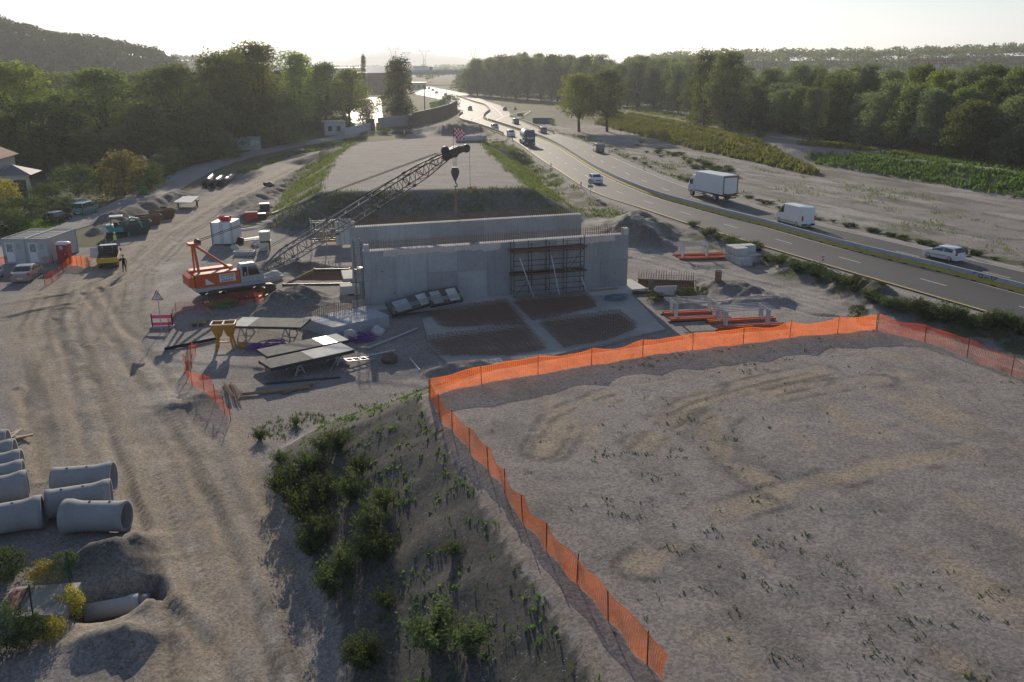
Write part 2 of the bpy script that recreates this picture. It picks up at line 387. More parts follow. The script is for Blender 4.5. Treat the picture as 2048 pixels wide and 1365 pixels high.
# weedy banks right of the highway: (foot line, crest line, height at the start and end)
BANK1_T = [tuple(G(a,b,z)[:2]) for a,b,z in [(1200,222,3),(1262,232,3.2),(1360,254,3.0),(1460,282,2.3),(1560,315,1.3),(1632,347,.4)]]
BANK1_H = [3,3.2,3.0,2.3,1.3,.3]
BANK2_T = [tuple(G(a,b,z)[:2]) for a,b,z in [(1600,303,1.0),(1700,310,2.0),(1800,318,2.4),(1900,328,2.6),(2048,346,2.8),(2250,376,2.8)]]
BANK2_H = [.6,2.0,2.4,2.6,2.8,2.8]
PLATEAU = [tuple(G(a,b,2.2)[:2]) for a,b in [(1200,216),(1262,230),(1360,252),(1460,280),(1530,288),(1580,296),(1650,302),(1800,318),(1900,328),(2048,346),(2250,376),(2400,330),(1900,276),(1700,262),(1400,230),(1250,208)]]
WATER_Z = -.9
RIVER = g2([(1230,212),(1400,224),(1700,252),(2048,300),(2400,330),(2400,240),(2048,220),(1700,205),(1400,190)], 0)
POND = g2([(700,250),(765,252),(766,236),(762,192),(720,192),(690,215)], 0)
EASTSTRIP = g2([(968,288),(1000,276),(1020,290),(1060,320),(1110,352),(1180,400),(1270,440),(1220,452),(1150,430),(1090,395),(1040,350),(1000,315)])
HAUL_C = g2([(700,292),(640,304),(480,378),(330,468),(225,560),(205,640),(260,720),(330,830),(390,930),(450,1060),(510,1200),(560,1420)])
_s = G(1850,1000,NZ)-G(1600,850,NZ); STRK = (_s.x/_s.length, _s.y/_s.length)
PALE_L = [(g2([(505,1160),(520,1200),(545,1270),(590,1400)]),.22), (g2([(230,712),(262,705),(275,715)]),.5), (g2([(300,745),(315,765)]),.4), (g2([(335,700),(380,715),(420,735)]),1.1), (g2([(340,740),(372,765)]),.8), (g2([(330,690),(470,672)]),.5), (g2([(330,500),(420,455)]),.5), (g2([(325,545),(350,520)]),1.5), (g2([(300,600),(350,560)]),1.2)]
SAND_L = [(g2([(470,850),(490,930),(530,1030),(570,1150)]),.75), (g2([(40,780),(60,850),(72,900),(90,960)]),.6)]

def H(x, y):
    x = np.asarray(x, float); y = np.asarray(y, float); sh = x.shape; x = x.ravel(); y = y.ravel()
    z = .35*(fbm(x, y, .04, 3, 1)-.5)+.16*(fbm(x, y, .3, 3, 5)-.5)
    near = (y < 260)
    # banks and dike
    for T, Hs in ((BANK1_T, BANK1_H), (BANK2_T, BANK2_H)):
        m = (y > 100) & (x > 15) & (y < 420)
        if m.any():
            d, t = d_line(x[m], y[m], T); hh = np.interp(t, np.linspace(0, 1, len(Hs)), Hs)
            b = hh*np.clip(1.25-d/np.maximum(hh*2.3, .1)*1.0, 0, 1)
            z[m] = np.maximum(z[m], np.minimum(b, hh)+.3*(fbm(x[m], y[m], .5, 2, 40)-.5)*np.clip(b, 0, 1))
    m = (y > 100) & (x > 15) & (y < 420)
    if m.any():
        d = sd_poly(x[m], y[m], PLATEAU); z[m] = np.maximum(z[m], 2.1*(1-sstep(-3, 5, d)))
    for (pts, w, h) in HEAPS:
        xs = [p[0] for p in pts]; ys = [p[1] for p in pts]
        m = (x > min(xs)-3*w) & (x < max(xs)+3*w) & (y > min(ys)-3*w) & (y < max(ys)+3*w)
        if m.any():
            d, _ = d_line(x[m], y[m], pts)
            d = d+1.3*(fbm(x[m], y[m], 1.1/w**.5, 3, 9)-.5)*w**.6
            e = np.exp(-(np.maximum(d, 0)/w)**2*1.6); z[m] += h*e*(.7+.6*fbm(x[m], y[m], .7, 3, 22))+e*.35*(fbm(x[m], y[m], 2.2, 3, 23)-.5)
    for (pts, w, h) in PITS:
        xs = [p[0] for p in pts]; ys = [p[1] for p in pts]
        m = (x > min(xs)-3*w) & (x < max(xs)+3*w) & (y > min(ys)-3*w) & (y < max(ys)+3*w)
        if m.any():
            d, _ = d_line(x[m], y[m], pts); z[m] -= h*(1-sstep(w*.55, w*1.15, d+.3*(fbm(x[m], y[m], 1.2, 2, 3)-.5)))
    # embankments
    for poly, sl, bb in ((NEAR_TOP, 2.15, (-25, 60, -40, 75)), (FAR_TOP, 1.9, (-60, 30, 90, 240))):
        m = (x > bb[0]) & (x < bb[1]) & (y > bb[2]) & (y < bb[3])
        if m.any():
            d = sd_poly(x[m], y[m], poly)
            top = NZ+.12*(fbm(x[m], y[m], .25, 3, 33)-.5)+.05*(fbm(x[m], y[m], 1.5, 2, 34)-.5)
            dd = np.sqrt(np.maximum(d+.35, 0)**2+.10)-.3
            sln = sl+ (2.2 if poly is FAR_TOP else 0)*sstep(180, 190, y[m])-(.5*(1-sstep(26, 46, y[m])) if poly is NEAR_TOP else 0)
            e = top-np.maximum(dd, 0)/sln+np.where(d > 0, .35*(fbm(x[m], y[m], .6, 3, 44)-.5), 0)*np.clip(d/2, 0, 1)
            z[m] = np.maximum(z[m], e)
    # ruts
    for ln in W_RUTS+W_SITE:
        m = near & (z < 1.2) & (y < 150)
        if m.any():
            xs = [p[0] for p in ln]; ys = [p[1] for p in ln]
            m &= (x > min(xs)-2) & (x < max(xs)+2) & (y > min(ys)-2) & (y < max(ys)+2)
            if m.any():
                d, _ = d_line(x[m]+.5*(vnoise(x[m], y[m], .25, 7)-.5), y[m]+.5*(vnoise(x[m], y[m], .25, 8)-.5), ln)
                z[m] += (-.09*np.exp(-(d/.28)**2)+.07*np.exp(-((d-.5)/.2)**2))*(.4+1.2*fbm(x[m], y[m], .4, 2, 12))
    # highway bed
    m = (y > 30) & (y < 760) & (x > -150) & (x < 120)
    if m.any():
        d = sd_poly(x[m], y[m], ROAD_POLY); w = 1-sstep(1.2, 3.6, d); z[m] = z[m]*(1-w)+.40*w
    # river and pond beds
    m = (y > 150) & (y < 900)
    if m.any():
        for poly in (RIVER, POND):
            d = sd_poly(x[m], y[m], poly); z[m] = z[m]*sstep(-3, 4, d)-2.2*(1-sstep(-3, 4, d))
    return z.reshape(sh)

# ------------------------------------------------------------------ terrain sheet
def axis(segs, g0, g1, lim0, lim1):
    a = []
    for (s, e, st) in segs: a += list(np.arange(s, e, st))
    a.append(segs[-1][1])
    lo = []; p = a[0]; st = segs[0][2]
    while p > lim0: st *= g0; p -= st; lo.append(p)
    hi = []; p = a[-1]; st = segs[-1][2]
    while p < lim1: st *= g1; p += st; hi.append(p)
    return np.array(lo[::-1]+a+hi)
AX = axis([(-80,-42,.5),(-42,42,.26),(42,95,.5)], 1.1, 1.1, -6000, 6000)
AY = axis([(18,105,.26),(105,200,.6)], 1.3, 1.045, -100, 9000)
GX, GY = np.meshgrid(AX, AY)
GZ = H(GX, GY)
def masks(x, y, z):
    n1 = fbm(x, y, .12, 4, 60); n2 = fbm(x, y, .5, 4, 61); n3 = fbm(x, y, 1.7, 3, 62)
    dirt = np.zeros(x.shape); green = np.zeros(x.shape); dark = np.zeros(x.shape); pale = np.zeros(x.shape)
    dn = sd_poly(x, y, NEAR_TOP); df = sd_poly(x, y, FAR_TOP)
    dh = sd_poly(x, y, HAUL); inh = 1-sstep(-2.5, 1.5, dh+3*(n2-.5))
    site = (y < 135) & (x > -75) & (x < 60)
    dirt = inh*(.35+.65*sstep(.35, .6, n1*.5+n2*.5))
    dcl, tcl = d_line(x, y, HAUL_C); sgn = np.sign(sd_poly(x, y, HAUL_C+[(-90,20),(-90,190)])); dcl = dcl*sgn
    lon = fbm(dcl*.8+.8*(n1-.5), tcl*3.2, 1.0, 4, 101); lo2 = fbm(dcl*2.2+.5*(n1-.5), tcl*7, 1.0, 4, 102)
    dirt = np.maximum(dirt, inh*sstep(.42, .62, .6*lon+.4*lo2)); dark = np.maximum(dark, inh*.75*sstep(.50, .66, .55*fbm(dcl*1.0, tcl*4, 1.0, 4, 103)+.45*lo2)); pale = np.maximum(pale, inh*.6*sstep(.56, .7, .5*fbm(dcl*1.2, tcl*5, 1.0, 4, 104)+.5*n3))
    wb = .5*(n1-.5)
    for off, wd_, am in ((-5.2,.13,.8),(-4.4,.12,.6),(-3.1,.14,.9),(-1.9,.12,.7),(-1.2,.11,.6),(.2,.13,.8),(.9,.12,.6),(2.0,.15,.9),(2.9,.12,.6),(3.7,.16,1.0),(4.4,.13,.7)):
        q = inh*am*np.exp(-((dcl-off-wb*(1+.2*off))/wd_)**2)*sstep(.34, .52, fbm(dcl*.1+off, tcl*6, 1.0, 3, 200+int(off*10))); dark = np.maximum(dark, .9*q); pale = np.maximum(pale, .6*inh*am*np.exp(-((dcl-off-.32-wb*(1+.2*off))/wd_)**2)*sstep(.45,.6,n2))
    for pts, wd in (PALE_L):
        d, _ = d_line(x, y, pts); pale = np.maximum(pale, 1.0*np.exp(-(d/wd)**2)*sstep(.36, .56, n3*.5+n2*.5))
    for pts, wd in (SAND_L):
        d, _ = d_line(x, y, pts); dirt = np.maximum(dirt, 1.0*np.exp(-(d/wd)**2)); dark = dark*(1-np.exp(-(d/wd)**2))
    for ln in W_RUTS:
        d, _ = d_line(x, y, ln)
        dirt = np.maximum(dirt, inh*.9*np.exp(-((d-.45)/.45)**2)*sstep(.3, .6, n2)); dark = np.maximum(dark, inh*.62*np.exp(-(d/.26)**2)*sstep(.36, .56, n3*.4+n2*.6))
        pale = np.maximum(pale, .35*np.exp(-((d-1.0)/.35)**2)*sstep(.45, .65, n2))
    for ln in W_SITE:
        d, _ = d_line(x, y, ln); pale = np.maximum(pale, .75*np.exp(-(d/2.2)**2)*sstep(.3, .6, n2)); dark = np.maximum(dark, .3*np.exp(-(d/.3)**2)*sstep(.4, .6, n3))
    top = 1-sstep(-1.0, .2, dn)
    # sandy streaks left by machines along the near platform
    ux, uy = STRK; al = x*ux+y*uy+1.5*(n1-.5); ac = -x*uy+y*ux+2.0*(n1-.5)
    st = fbm(al*.16, ac*.55, 1.0, 5, 71); s3 = fbm(al*.5, ac*1.1, 1.0, 4, 72)
    dirt = np.maximum(dirt, top*np.clip(sstep(.48, .72, .6*st+.4*s3)*.75, 0, 1)); dark = np.maximum(dark, top*.35*sstep(.52, .68, fbm(al*.2, ac*.5, 1.0, 4, 75)))
    for ln in W_ARCS:
        d, _ = d_line(x, y, ln); k_ = top*sstep(.32, .52, n2); dirt = np.maximum(dirt, k_*np.exp(-((d-.25)/.33)**2)); dark = np.maximum(dark, .75*k_*np.exp(-((d-.85)/.22)**2)*sstep(.35,.55,n3*.5+n1*.5))
    dirt = np.maximum(dirt, .8*np.exp(-((dn-.35)/.55)**2)*sstep(.35,.6,n3*.6+n2*.4)*(x < 6))
    # slopes
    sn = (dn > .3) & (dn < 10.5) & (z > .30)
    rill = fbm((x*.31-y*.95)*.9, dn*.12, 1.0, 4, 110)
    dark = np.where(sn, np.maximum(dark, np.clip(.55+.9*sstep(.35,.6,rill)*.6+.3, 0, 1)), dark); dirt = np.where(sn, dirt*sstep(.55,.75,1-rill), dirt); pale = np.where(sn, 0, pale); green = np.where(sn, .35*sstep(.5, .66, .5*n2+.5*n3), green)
    sf = (df > .3) & (df < 9) & (z > .2)
    green = np.where(sf, np.maximum(green, .15+.35*sstep(.45, .6, n2)), green); dark = np.where(sf, np.maximum(dark, .55), dark)
    for (pts, w, h) in HEAPS:
        d, _ = d_line(x, y, pts); q = np.exp(-(d/w)**2); dark = np.maximum(dark, q*(.75 if h > .6 else .4)); pale = pale*(1-.8*q); dirt = dirt*(1-.6*q)
    # pale concrete dust by the wall works
    for (cx, cy, r, a) in [(-14,67,5,.7),(-22,60,3,1.0),(-27,78,5,.6),(3,62,10,.55),(18,72,7,.5),(-10,80,5,.5),(-21.5,52.5,2,.9)]:
        q = np.exp(-(((x-cx)/r)**2+((y-cy)/r)**2)); pale = np.maximum(pale, a*q*sstep(.35, .55, n2*.6+n3*.4+.15*q))
    # verge of the highway and the waste ground beyond
    dr = sd_poly(x, y, ROAD_POLY)
    vg = np.exp(-((dr-4.2)/2.6)**2)*(y < 400); green = np.maximum(green, vg*sstep(.4, .58, n2)); pale = np.maximum(pale, .6*np.exp(-((dr-1.1)/1.1)**2)*(y < 330))
    right = (dr > 5) & (x > 6) & (y > 100)
    rx = x*.93+y*.37; ry = -x*.37+y*.93; rs = fbm(rx*.25, ry*.05, 1.0, 4, 80); r2 = fbm(rx*.6, ry*.12, 1.0, 4, 81)
    pale = np.where(right, np.maximum(pale, .9*sstep(.48, .66, .6*rs+.4*r2)), pale); dark = np.where(right, np.maximum(dark, .5*sstep(.52, .68, fbm(rx*.3, ry*.08, 1.0, 4, 82))), dark); green = np.where(right, np.maximum(green, .55*sstep(.55, .7, fbm(rx*.4, ry*.1, 1.0, 4, 83))), green)
    for T, Hs in ((BANK1_T, BANK1_H), (BANK2_T, BANK2_H)):
        d, t = d_line(x, y, T); hh = np.interp(t, np.linspace(0, 1, len(Hs)), Hs); green = np.maximum(green, (d < hh*2.6)*1.0*(y > 100)*(z < hh*.97))
    es = sd_poly(x, y, EASTSTRIP); green = np.maximum(green, (es < 0)*.75*sstep(.38,.55,n2))
    far = sstep(260, 330, y); green = np.maximum(green, far*.8)
    left = (x < -30) & (y > 100) & (sd_poly(x, y, HAUL) > 2) & (d_line(x, y, LANE[0])[0] > 3); green = np.where(left & (df > 14), np.maximum(green, .8), green); dark = np.where(left & (df > 14), np.maximum(dark, .5), dark)
    for (pts, w_, h_) in HEAPS[:6]:
        d, _ = d_line(x, y, pts); green = green*(1-np.exp(-(d/w_/1.4)**2)*.85)
    return np.stack([dirt, green, dark, pale], -1)
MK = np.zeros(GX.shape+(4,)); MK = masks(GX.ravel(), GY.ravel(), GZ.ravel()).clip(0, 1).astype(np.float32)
def ground_material():
    t = NT('ground'); c = t.co(); a = t.attr('masks'); sep = t.n('SeparateColor'); t.put(sep.inputs[0], a.outputs['Color'])
    n1 = t.noise(c, .25, 8, .62); n2 = t.noise(c, 1.3, 9, .72); n3 = t.noise(c, 13, 5, .8); n4 = t.noise(c, 45, 3, .8)
    vo = t.n('TexVoronoi'); t.put(vo.inputs['Vector'], c); vo.inputs['Scale'].default_value = 12; vo.inputs['Randomness'].default_value = 1
    st = t.n('SeparateColor'); t.put(st.inputs[0], vo.outputs['Color'])
    v2 = t.n('TexVoronoi'); t.put(v2.inputs['Vector'], c); v2.inputs['Scale'].default_value = 5.5; s2 = t.n('SeparateColor'); t.put(s2.inputs[0], v2.outputs['Color'])
    def edge(m, soft=.25):   # ragged edge of a mask
        k = t.math('ADD', m, t.math('MULTIPLY', t.math('SUBTRACT', t.math('ADD', t.math('MULTIPLY', n2, .6), t.math('MULTIPLY', n3, .4)), .5), 1.3))
        return t.math('MULTIPLY', t.ramp(k, .5-soft, .5+soft), t.ramp(m, .02, .25))
    base = t.mix(t.ramp(n1, .3, .7), GRAVEL1, GRAVEL2)
    base = t.mix(edge(sep.outputs[0], .45), base, t.mix(n2, DIRT1, DIRT2))
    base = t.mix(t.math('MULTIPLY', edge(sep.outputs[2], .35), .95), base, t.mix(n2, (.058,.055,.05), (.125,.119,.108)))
    base = t.mix(t.math('MULTIPLY', edge(a.outputs['Alpha'], .45), .75), base, t.mix(n2, (.33,.305,.27), (.45,.43,.39)))
    base = t.mix(t.math('MULTIPLY', edge(sep.outputs[1], .25), .8), base, t.mix(n3, (.035,.05,.016), (.11,.12,.04)))
    base = t.mix(.5, base, t.mix(t.ramp(st.outputs[0], 0, 1), (.18,.18,.18), (.82,.81,.79)), 'OVERLAY')
    base = t.mix(.45, base, t.mix(t.ramp(n4, .25, .75), (.15,.15,.15), (.85,.85,.85)), 'OVERLAY')
    base = t.mix(t.math('MULTIPLY', t.math('GREATER_THAN', s2.outputs[0], .955), t.ramp(t.math('SUBTRACT', .30, vo.outputs['Distance']), 0, .05)), base, (.40,.38,.35))
    h = t.math('ADD', t.math('MULTIPLY', n2, .10), t.math('ADD', t.math('MULTIPLY', n3, .35), t.math('MULTIPLY', st.outputs[0], .09)))
    h = t.math('ADD', h, t.math('MULTIPLY', n4, .14))
    return t.done(t.bsdf(base, .95, 0, t.bump(h, .06, .6), .1))
M_GROUND = ground_material()
ny, nx = GX.shape
idx = np.arange(nx*ny).reshape(ny, nx)
Fq = np.stack([idx[:-1,:-1], idx[:-1,1:], idx[1:,1:], idx[1:,:-1]], -1).reshape(-1, 4)
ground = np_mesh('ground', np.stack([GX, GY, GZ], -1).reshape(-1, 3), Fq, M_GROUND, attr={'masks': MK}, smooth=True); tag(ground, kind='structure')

# ------------------------------------------------------------------ highway, lane, water
def asphalt(name, c1, c2, rg=.6, sp=.25):
    t = NT(name); c = t.co(); a = t.noise(c, .12, 5, .6); b = t.noise(c, 1.2, 5, .6); f = t.noise(c, 60, 2, .6)
    base = t.mix(t.ramp(t.math('ADD', t.math('MULTIPLY', a, .6), t.math('MULTIPLY', b, .4)), .35, .65), c1, c2)
    base = t.mix(.35, base, t.mix(f, (.25,.25,.25), (.75,.75,.75)), 'OVERLAY')
    return t.done(t.bsdf(base, t.math('ADD', t.math('MULTIPLY', b, .2), rg), 0, t.bump(f, .01, .5), sp))
M_ASPH = asphalt('asphalt', (.055,.054,.054), (.085,.082,.08))
M_WHITE = paint('road paint', (.72,.7,.64), .6, 0, .5, .3, 1.5); M_YELL = paint('yellow line paint', (.62,.46,.12), .6, 0, .5, .3, 1.5)
bm = bmesh.new(); vsr = [bm.verts.new((x, y, .5)) for x, y in ROAD_POLY]; bm.faces.new(vsr); bmesh.ops.triangulate(bm, faces=bm.faces[:], ngon_method='EAR_CLIP')
bmesh.ops.recalc_face_normals(bm, faces=bm.faces)
me = bpy.data.meshes.new('road'); bm.to_mesh(me); bm.free(); me.materials.append(M_ASPH)
road = bpy.data.objects.new('road', me); COL.objects.link(road); tag(road, kind='structure')
if sum(p.normal.z for p in me.polygons) < 0: me.flip_normals()
def strip(mb, pts, w, z, off=0.0):
    pts = [Vector((p[0], p[1], 0)) for p in pts]; L = []; Rr = []
    for k, p in enumerate(pts):
        d = (pts[min(k+1, len(pts)-1)]-pts[max(k-1, 0)]).normalized(); nrm = Vector((-d.y, d.x, 0))
        L.append(p+nrm*(off+w/2)); Rr.append(p+nrm*(off-w/2))
    zz = z if callable(z) else (lambda q: z)
    vs = [(q.x, q.y, zz(q)) for ab in zip(L, Rr) for q in ab]
    return mb.add(vs, [(2*k, 2*k+1, 2*k+3, 2*k+2) for k in range(len(pts)-1)])
mk = MB(); mk.mat(0)
EL = smooth([Vector((*p, 0)) for p in ROAD_L[:15]], 6); ER = smooth([Vector((*p, 0)) for p in ROAD_R[:14]], 6)
mk.mat(1); strip(mk, EL, .22, .505, -.25)                    # yellow works line along the site
mk.mat(0); strip(mk, ER, .15, .505, .25); strip(mk, MEDIAN, .14, .506, .62)
mk.mat(1); strip(mk, MEDIAN, .2, .506, -.62)
strip(mk, smooth([Vector((*p,0)) for p in g2([(960,246),(1000,262),(1028,272)],.5)],6), .15, .505)
mk.mat(0)
def centre(A, B, n=160):
    A = resample(A, .5); out = []
    Bp = np.array([(q.x, q.y) for q in resample(B, .5)])
    for p in A:
        k = np.argmin((Bp[:,0]-p.x)**2+(Bp[:,1]-p.y)**2); out.append(Vector(((p.x+Bp[k,0])/2, (p.y+Bp[k,1])/2, 0)))
    return out
MED0 = [Vector((p.x, p.y, 0)) for p in MEDIAN]
for ln in (centre(MED0, EL), centre(MED0, ER)):
    ln = resample(smooth(ln[::12], 6), .5); k = 6
    while k+7 < len(ln): strip(mk, ln[k:k+7], .13, .505); k += 21
for ln in ([(1036,236),(1060,222),(1012,232),(990,243)], [(905,196),(950,202),(985,214),(1005,232)], [(930,247),(960,236),(980,228)], [(870,190),(920,205),(955,222)]):
    strip(mk, smooth([Vector((*p,0)) for p in g2(ln,.5)],6), .3, .505)
roadmark = mk.build('road_markings', [M_WHITE, M_YELL]); tag(roadmark, kind='structure')
# local lane on the left, pale worn asphalt draped on the ground
M_LANE = asphalt('lane asphalt', (.22,.215,.21), (.30,.29,.28), .8, .1)
lp = resample(smooth([Vector((*p, 0)) for p in LANE[0]], 8), .7)
def strip_drape(pts, widths, zoff):
    V = []; F = []; n = len(widths)
    for k, p in enumerate(pts):
        d = (pts[min(k+1, len(pts)-1)]-pts[max(k-1, 0)]).normalized(); nrm = Vector((-d.y, d.x, 0))
        for w in widths:
            q = p+nrm*w; V.append((q.x, q.y))
    V = np.array(V); Z = H(V[:,0], V[:,1])
    Zr = Z.reshape(-1, n); Zr = np.maximum(Zr, np.roll(Zr, 1, 1)*0-9)+zoff
    for k in range(len(pts)-1):
        for j in range(n-1): F.append((k*n+j, k*n+n+j, k*n+n+j+1, k*n+j+1))
    return np.column_stack([V, Zr.ravel()]), np.array(F)
V, F = strip_drape(lp, [LANE_W*t for t in (-1,-.6,-.3,0,.3,.6,1)], .06)
lane = np_mesh('lane', V, F, M_LANE, smooth=True); tag(lane, kind='structure')
def water_mat():
    t = NT('water'); c = t.co(); n = t.noise(c, 1.3, 3)
    return t.done(t.bsdf((.05,.07,.06), .12, 0, t.bump(n, .05, .3), .6))
M_WATER = water_mat()
for nm, poly in (('river', RIVER), ('pond', POND)):
    V = [(x, y, WATER_Z) for x, y in poly]
    w = MB().add(V, [tuple(range(len(V)))]).build(nm, M_WATER); tag(w, kind='structure')
    if w.data.polygons[0].normal.z < 0: w.data.flip_normals()
# ------------------------------------------------------------------ shared materials
C_WALL = concrete('cast concrete', (.37,.38,.385), .8, .7, .01, True); C_PALE = concrete('pale concrete', (.50,.49,.46), 1, .4); C_PIPE = concrete('pipe concrete', (.33,.335,.335), 1.4, .7)
C_PAD = concrete('blinding concrete', (.42,.40,.365), .6, .8); C_RES = concrete('form residue', (.60,.52,.47), 2, .5)
RUST = paint('rusty rebar', (.27,.17,.115), .8, 0, .4, .2, 2); STEEL = metal('galvanised steel', (.45,.46,.47), .45, .15); DSTEEL = metal('dark steel', (.07,.07,.075), .5, .3)
TIMBER = paint('raw timber', (.36,.26,.15), .8, 0, .5, .2, 4); PLY = paint('formwork plywood', (.10,.085,.07), .45, 0, .5, .4, 2); PLYW = paint('pale form sheet', (.60,.60,.57), .8, 0, .5, .08, 1.6)
ORANGE = paint('orange paint', (.62,.12,.035), .5, 0, .35, .4, 2); RED = paint('red paint', (.48,.025,.03), .4, 0, .25, .4, 2); WHITE = paint('white paint', (.72,.73,.74), .4, 0, .22, .4, 1.5)
GREYP = paint('grey paint', (.40,.42,.43), .45, 0, .35, .4, 2); YELLOW = paint('yellow paint', (.62,.40,.03), .45, 0, .3, .4, 2); OCHRE = paint('ochre paint', (.50,.24,.02), .5, 0, .5, .4, 2)
BLACK = paint('black rubber', (.018,.018,.019), .75, 0, .35, .2, 3); CABLE = paint('cable', (.03,.03,.03), .5, 0, .1); GLASS = glass('dark glass'); TEAL = paint('teal paint', (.03,.28,.27), .45, 0, .35, .4, 2)
BLUE = paint('dark blue paint', (.035,.075,.16), .35, 0, .2, .5, 1, .3); PINK = paint('pink plastic', (.85,.08,.25), .5, 0, .1); GREENP = paint('green plastic', (.02,.24,.07), .45, 0, .2); PURPLE = paint('purple plastic', (.17,.04,.28), .4, 0, .2)
def yawpx(a, b, z=0):
    p, q = G(*a, z), G(*b, z); return math.atan2(q.y-p.y, q.x-p.x)
def flat(px, py, up=0):
    return P(px, py, up)

# ------------------------------------------------------------------ abutment walls
def wall_thing(lbl, a, b, z0, z1L, z1R, front):
    p, q = G(*a, z0), G(*b, z0); L = (q-p).length; yaw = math.atan2(q.y-p.y, q.x-p.x); T = 1.0
    t = thing('abutment_wall', lbl, 'concrete wall', (p.x, p.y, z0), yaw, 'bridge abutment walls')
    hL, hR = z1L-z0, z1R-z0; m = MB(); n = 9
    # cast bays: shallow open joints between them
    for k in range(n):
        x0, x1 = L*k/n+.012, L*(k+1)/n-.012; ha = hL+(hR-hL)*k/n; hb = hL+(hR-hL)*(k+1)/n; off = .012*((k*7) % 3)/2
        hm = 2.35+.1*((k*5) % 3)
        for (za, zb_a, zb_b, o) in ((0, hm, hm, off), (hm+.02, ha, hb, off*.4)):
            vs = [(x0,-o,za),(x1,-o,za),(x1,T,za),(x0,T,za),(x0,-o,zb_a),(x1,-o,zb_b),(x1,T,zb_b),(x0,T,zb_a)]
            m.add(vs, [(3,2,1,0),(4,5,6,7),(0,1,5,4),(1,2,6,5),(2,3,7,6),(3,0,4,7)])
    m.bx(.03, L-.03, .02, T-.03, .01, min(hL, hR)-.03)
    m.build('wall_stem', C_WALL, t)
    b_ = MB(); b_.bx(.05, .45, -.02, .55, hL, hL+.55); b_.build('end_block', C_PALE, t)
    if front:
        b_ = MB(); b_.bx(L-.5, L-.03, -.02, .6, hR-.02, hR+.55); b_.build('end_block', C_PALE, t)
    # pale residue of the last pour hanging from the top edge
    rr = random.Random(5); r = MB(); x = 1.6
    while front and x < L-1.2:
        w = rr.uniform(.7, 1.3)
        if not (11.2 < x+w/2 < 17.3) and x+w < L-.8:
            h = hL+(hR-hL)*x/L; d0 = rr.uniform(.42, .55); k = 5
            top = [(x+w*i/k, h-.02-rr.uniform(0,.02)) for i in range(k+1)]; bot = [(x+w*i/k, h-d0-rr.uniform(-.06,.10)) for i in range(k, -1, -1)]
            pr = top+bot; nn = len(pr)
            r.add([(a_,-.028,c_) for a_, c_ in pr]+[(a_,-.005,c_) for a_, c_ in pr], [tuple(range(nn))]+[(i,(i+1)%nn,nn+(i+1)%nn,nn+i) for i in range(nn)])
        x += w+.03
    if front: r.build('mortar_residue', C_RES, t)
    if front:
        for i in range(2):
            x = 10.15+i*.55; h = hL+(hR-hL)*x/L; MB().bx(x, x+.5, -.035, .0, h-.62, h-.03).build('patch', PLYW, t)
    # starter bars in two rows with tie bars
    rb = MB(); rr = random.Random(3); k = int(L/.21)
    for row in (.18, .82):
        for i in range(k):
            x = .3+i*(L-.6)/(k-1); h = hL+(hR-hL)*x/L; lean = rr.uniform(-.03,.03)
            rb.tube((x,row,h-.05), (x+lean,row+rr.uniform(-.03,.03),h+.78+rr.uniform(-.05,.05)), .016, n=4, caps=False)
        for zz in (.22, .55): rb.tube((.3,row+.03,hL+zz), (L-.3,row+.03,hR+zz), .014, n=4)
    rb.build('starter_rebar', RUST, t)
    # tie holes
    for (u, v) in ([(.1,.2),(.215,.2),(.45,.2),(.74,.25),(.83,.26),(.95,.26),(.06,.62),(.13,.62),(.22,.6),(.3,.6),(.4,.62)] if front else [(.3,.8),(.55,.8)]):
        MB().lathe([(.05,-.02),(.05,.02),(0,.02)], (u*L, -.022, v*4.6), 'Y', 8).build('tie_hole', BLACK, t)
    return t, L, yaw
WALL_Z = .45
wallF, WL, WYAW = wall_thing('nearer grey concrete abutment wall with scaffold on its face and rusty bars on top', (734,612), (1254,571), WALL_Z, 5.05, 5.15, True)
wallR, RL, _ = wall_thing('farther grey concrete abutment wall standing under the crane hook', (711,550), (1164,520), WALL_Z, 5.0, 5.2, False)
# place the rear wall from its visible top edge
p, q = G(700,455,5.05), G(1165,430,5.15); wallR.location = (p.x, p.y, WALL_Z); wallR.rotation_euler.z = math.atan2(q.y-p.y, q.x-p.x)
cw, sw_ = math.cos(WYAW), math.sin(WYAW); W0 = Vector(wallF.location)
def onwall(u, v, z=0): return Vector((W0.x+cw*u-sw_*v, W0.y+sw_*u+cw*v, z))
for lbl, wobj, LL in (('pale concrete footing under the nearer abutment wall', wallF, WL), ('pale concrete footing under the farther abutment wall', wallR, RL)):
    f = thing('wall_footing', lbl, 'concrete footing', (wobj.location.x, wobj.location.y, 0), wobj.rotation_euler.z)
    MB().bx(-1.0, LL+1.3, -1.55, 2.2, -.5, WALL_Z-.003).build('footing_slab', C_PALE, f)

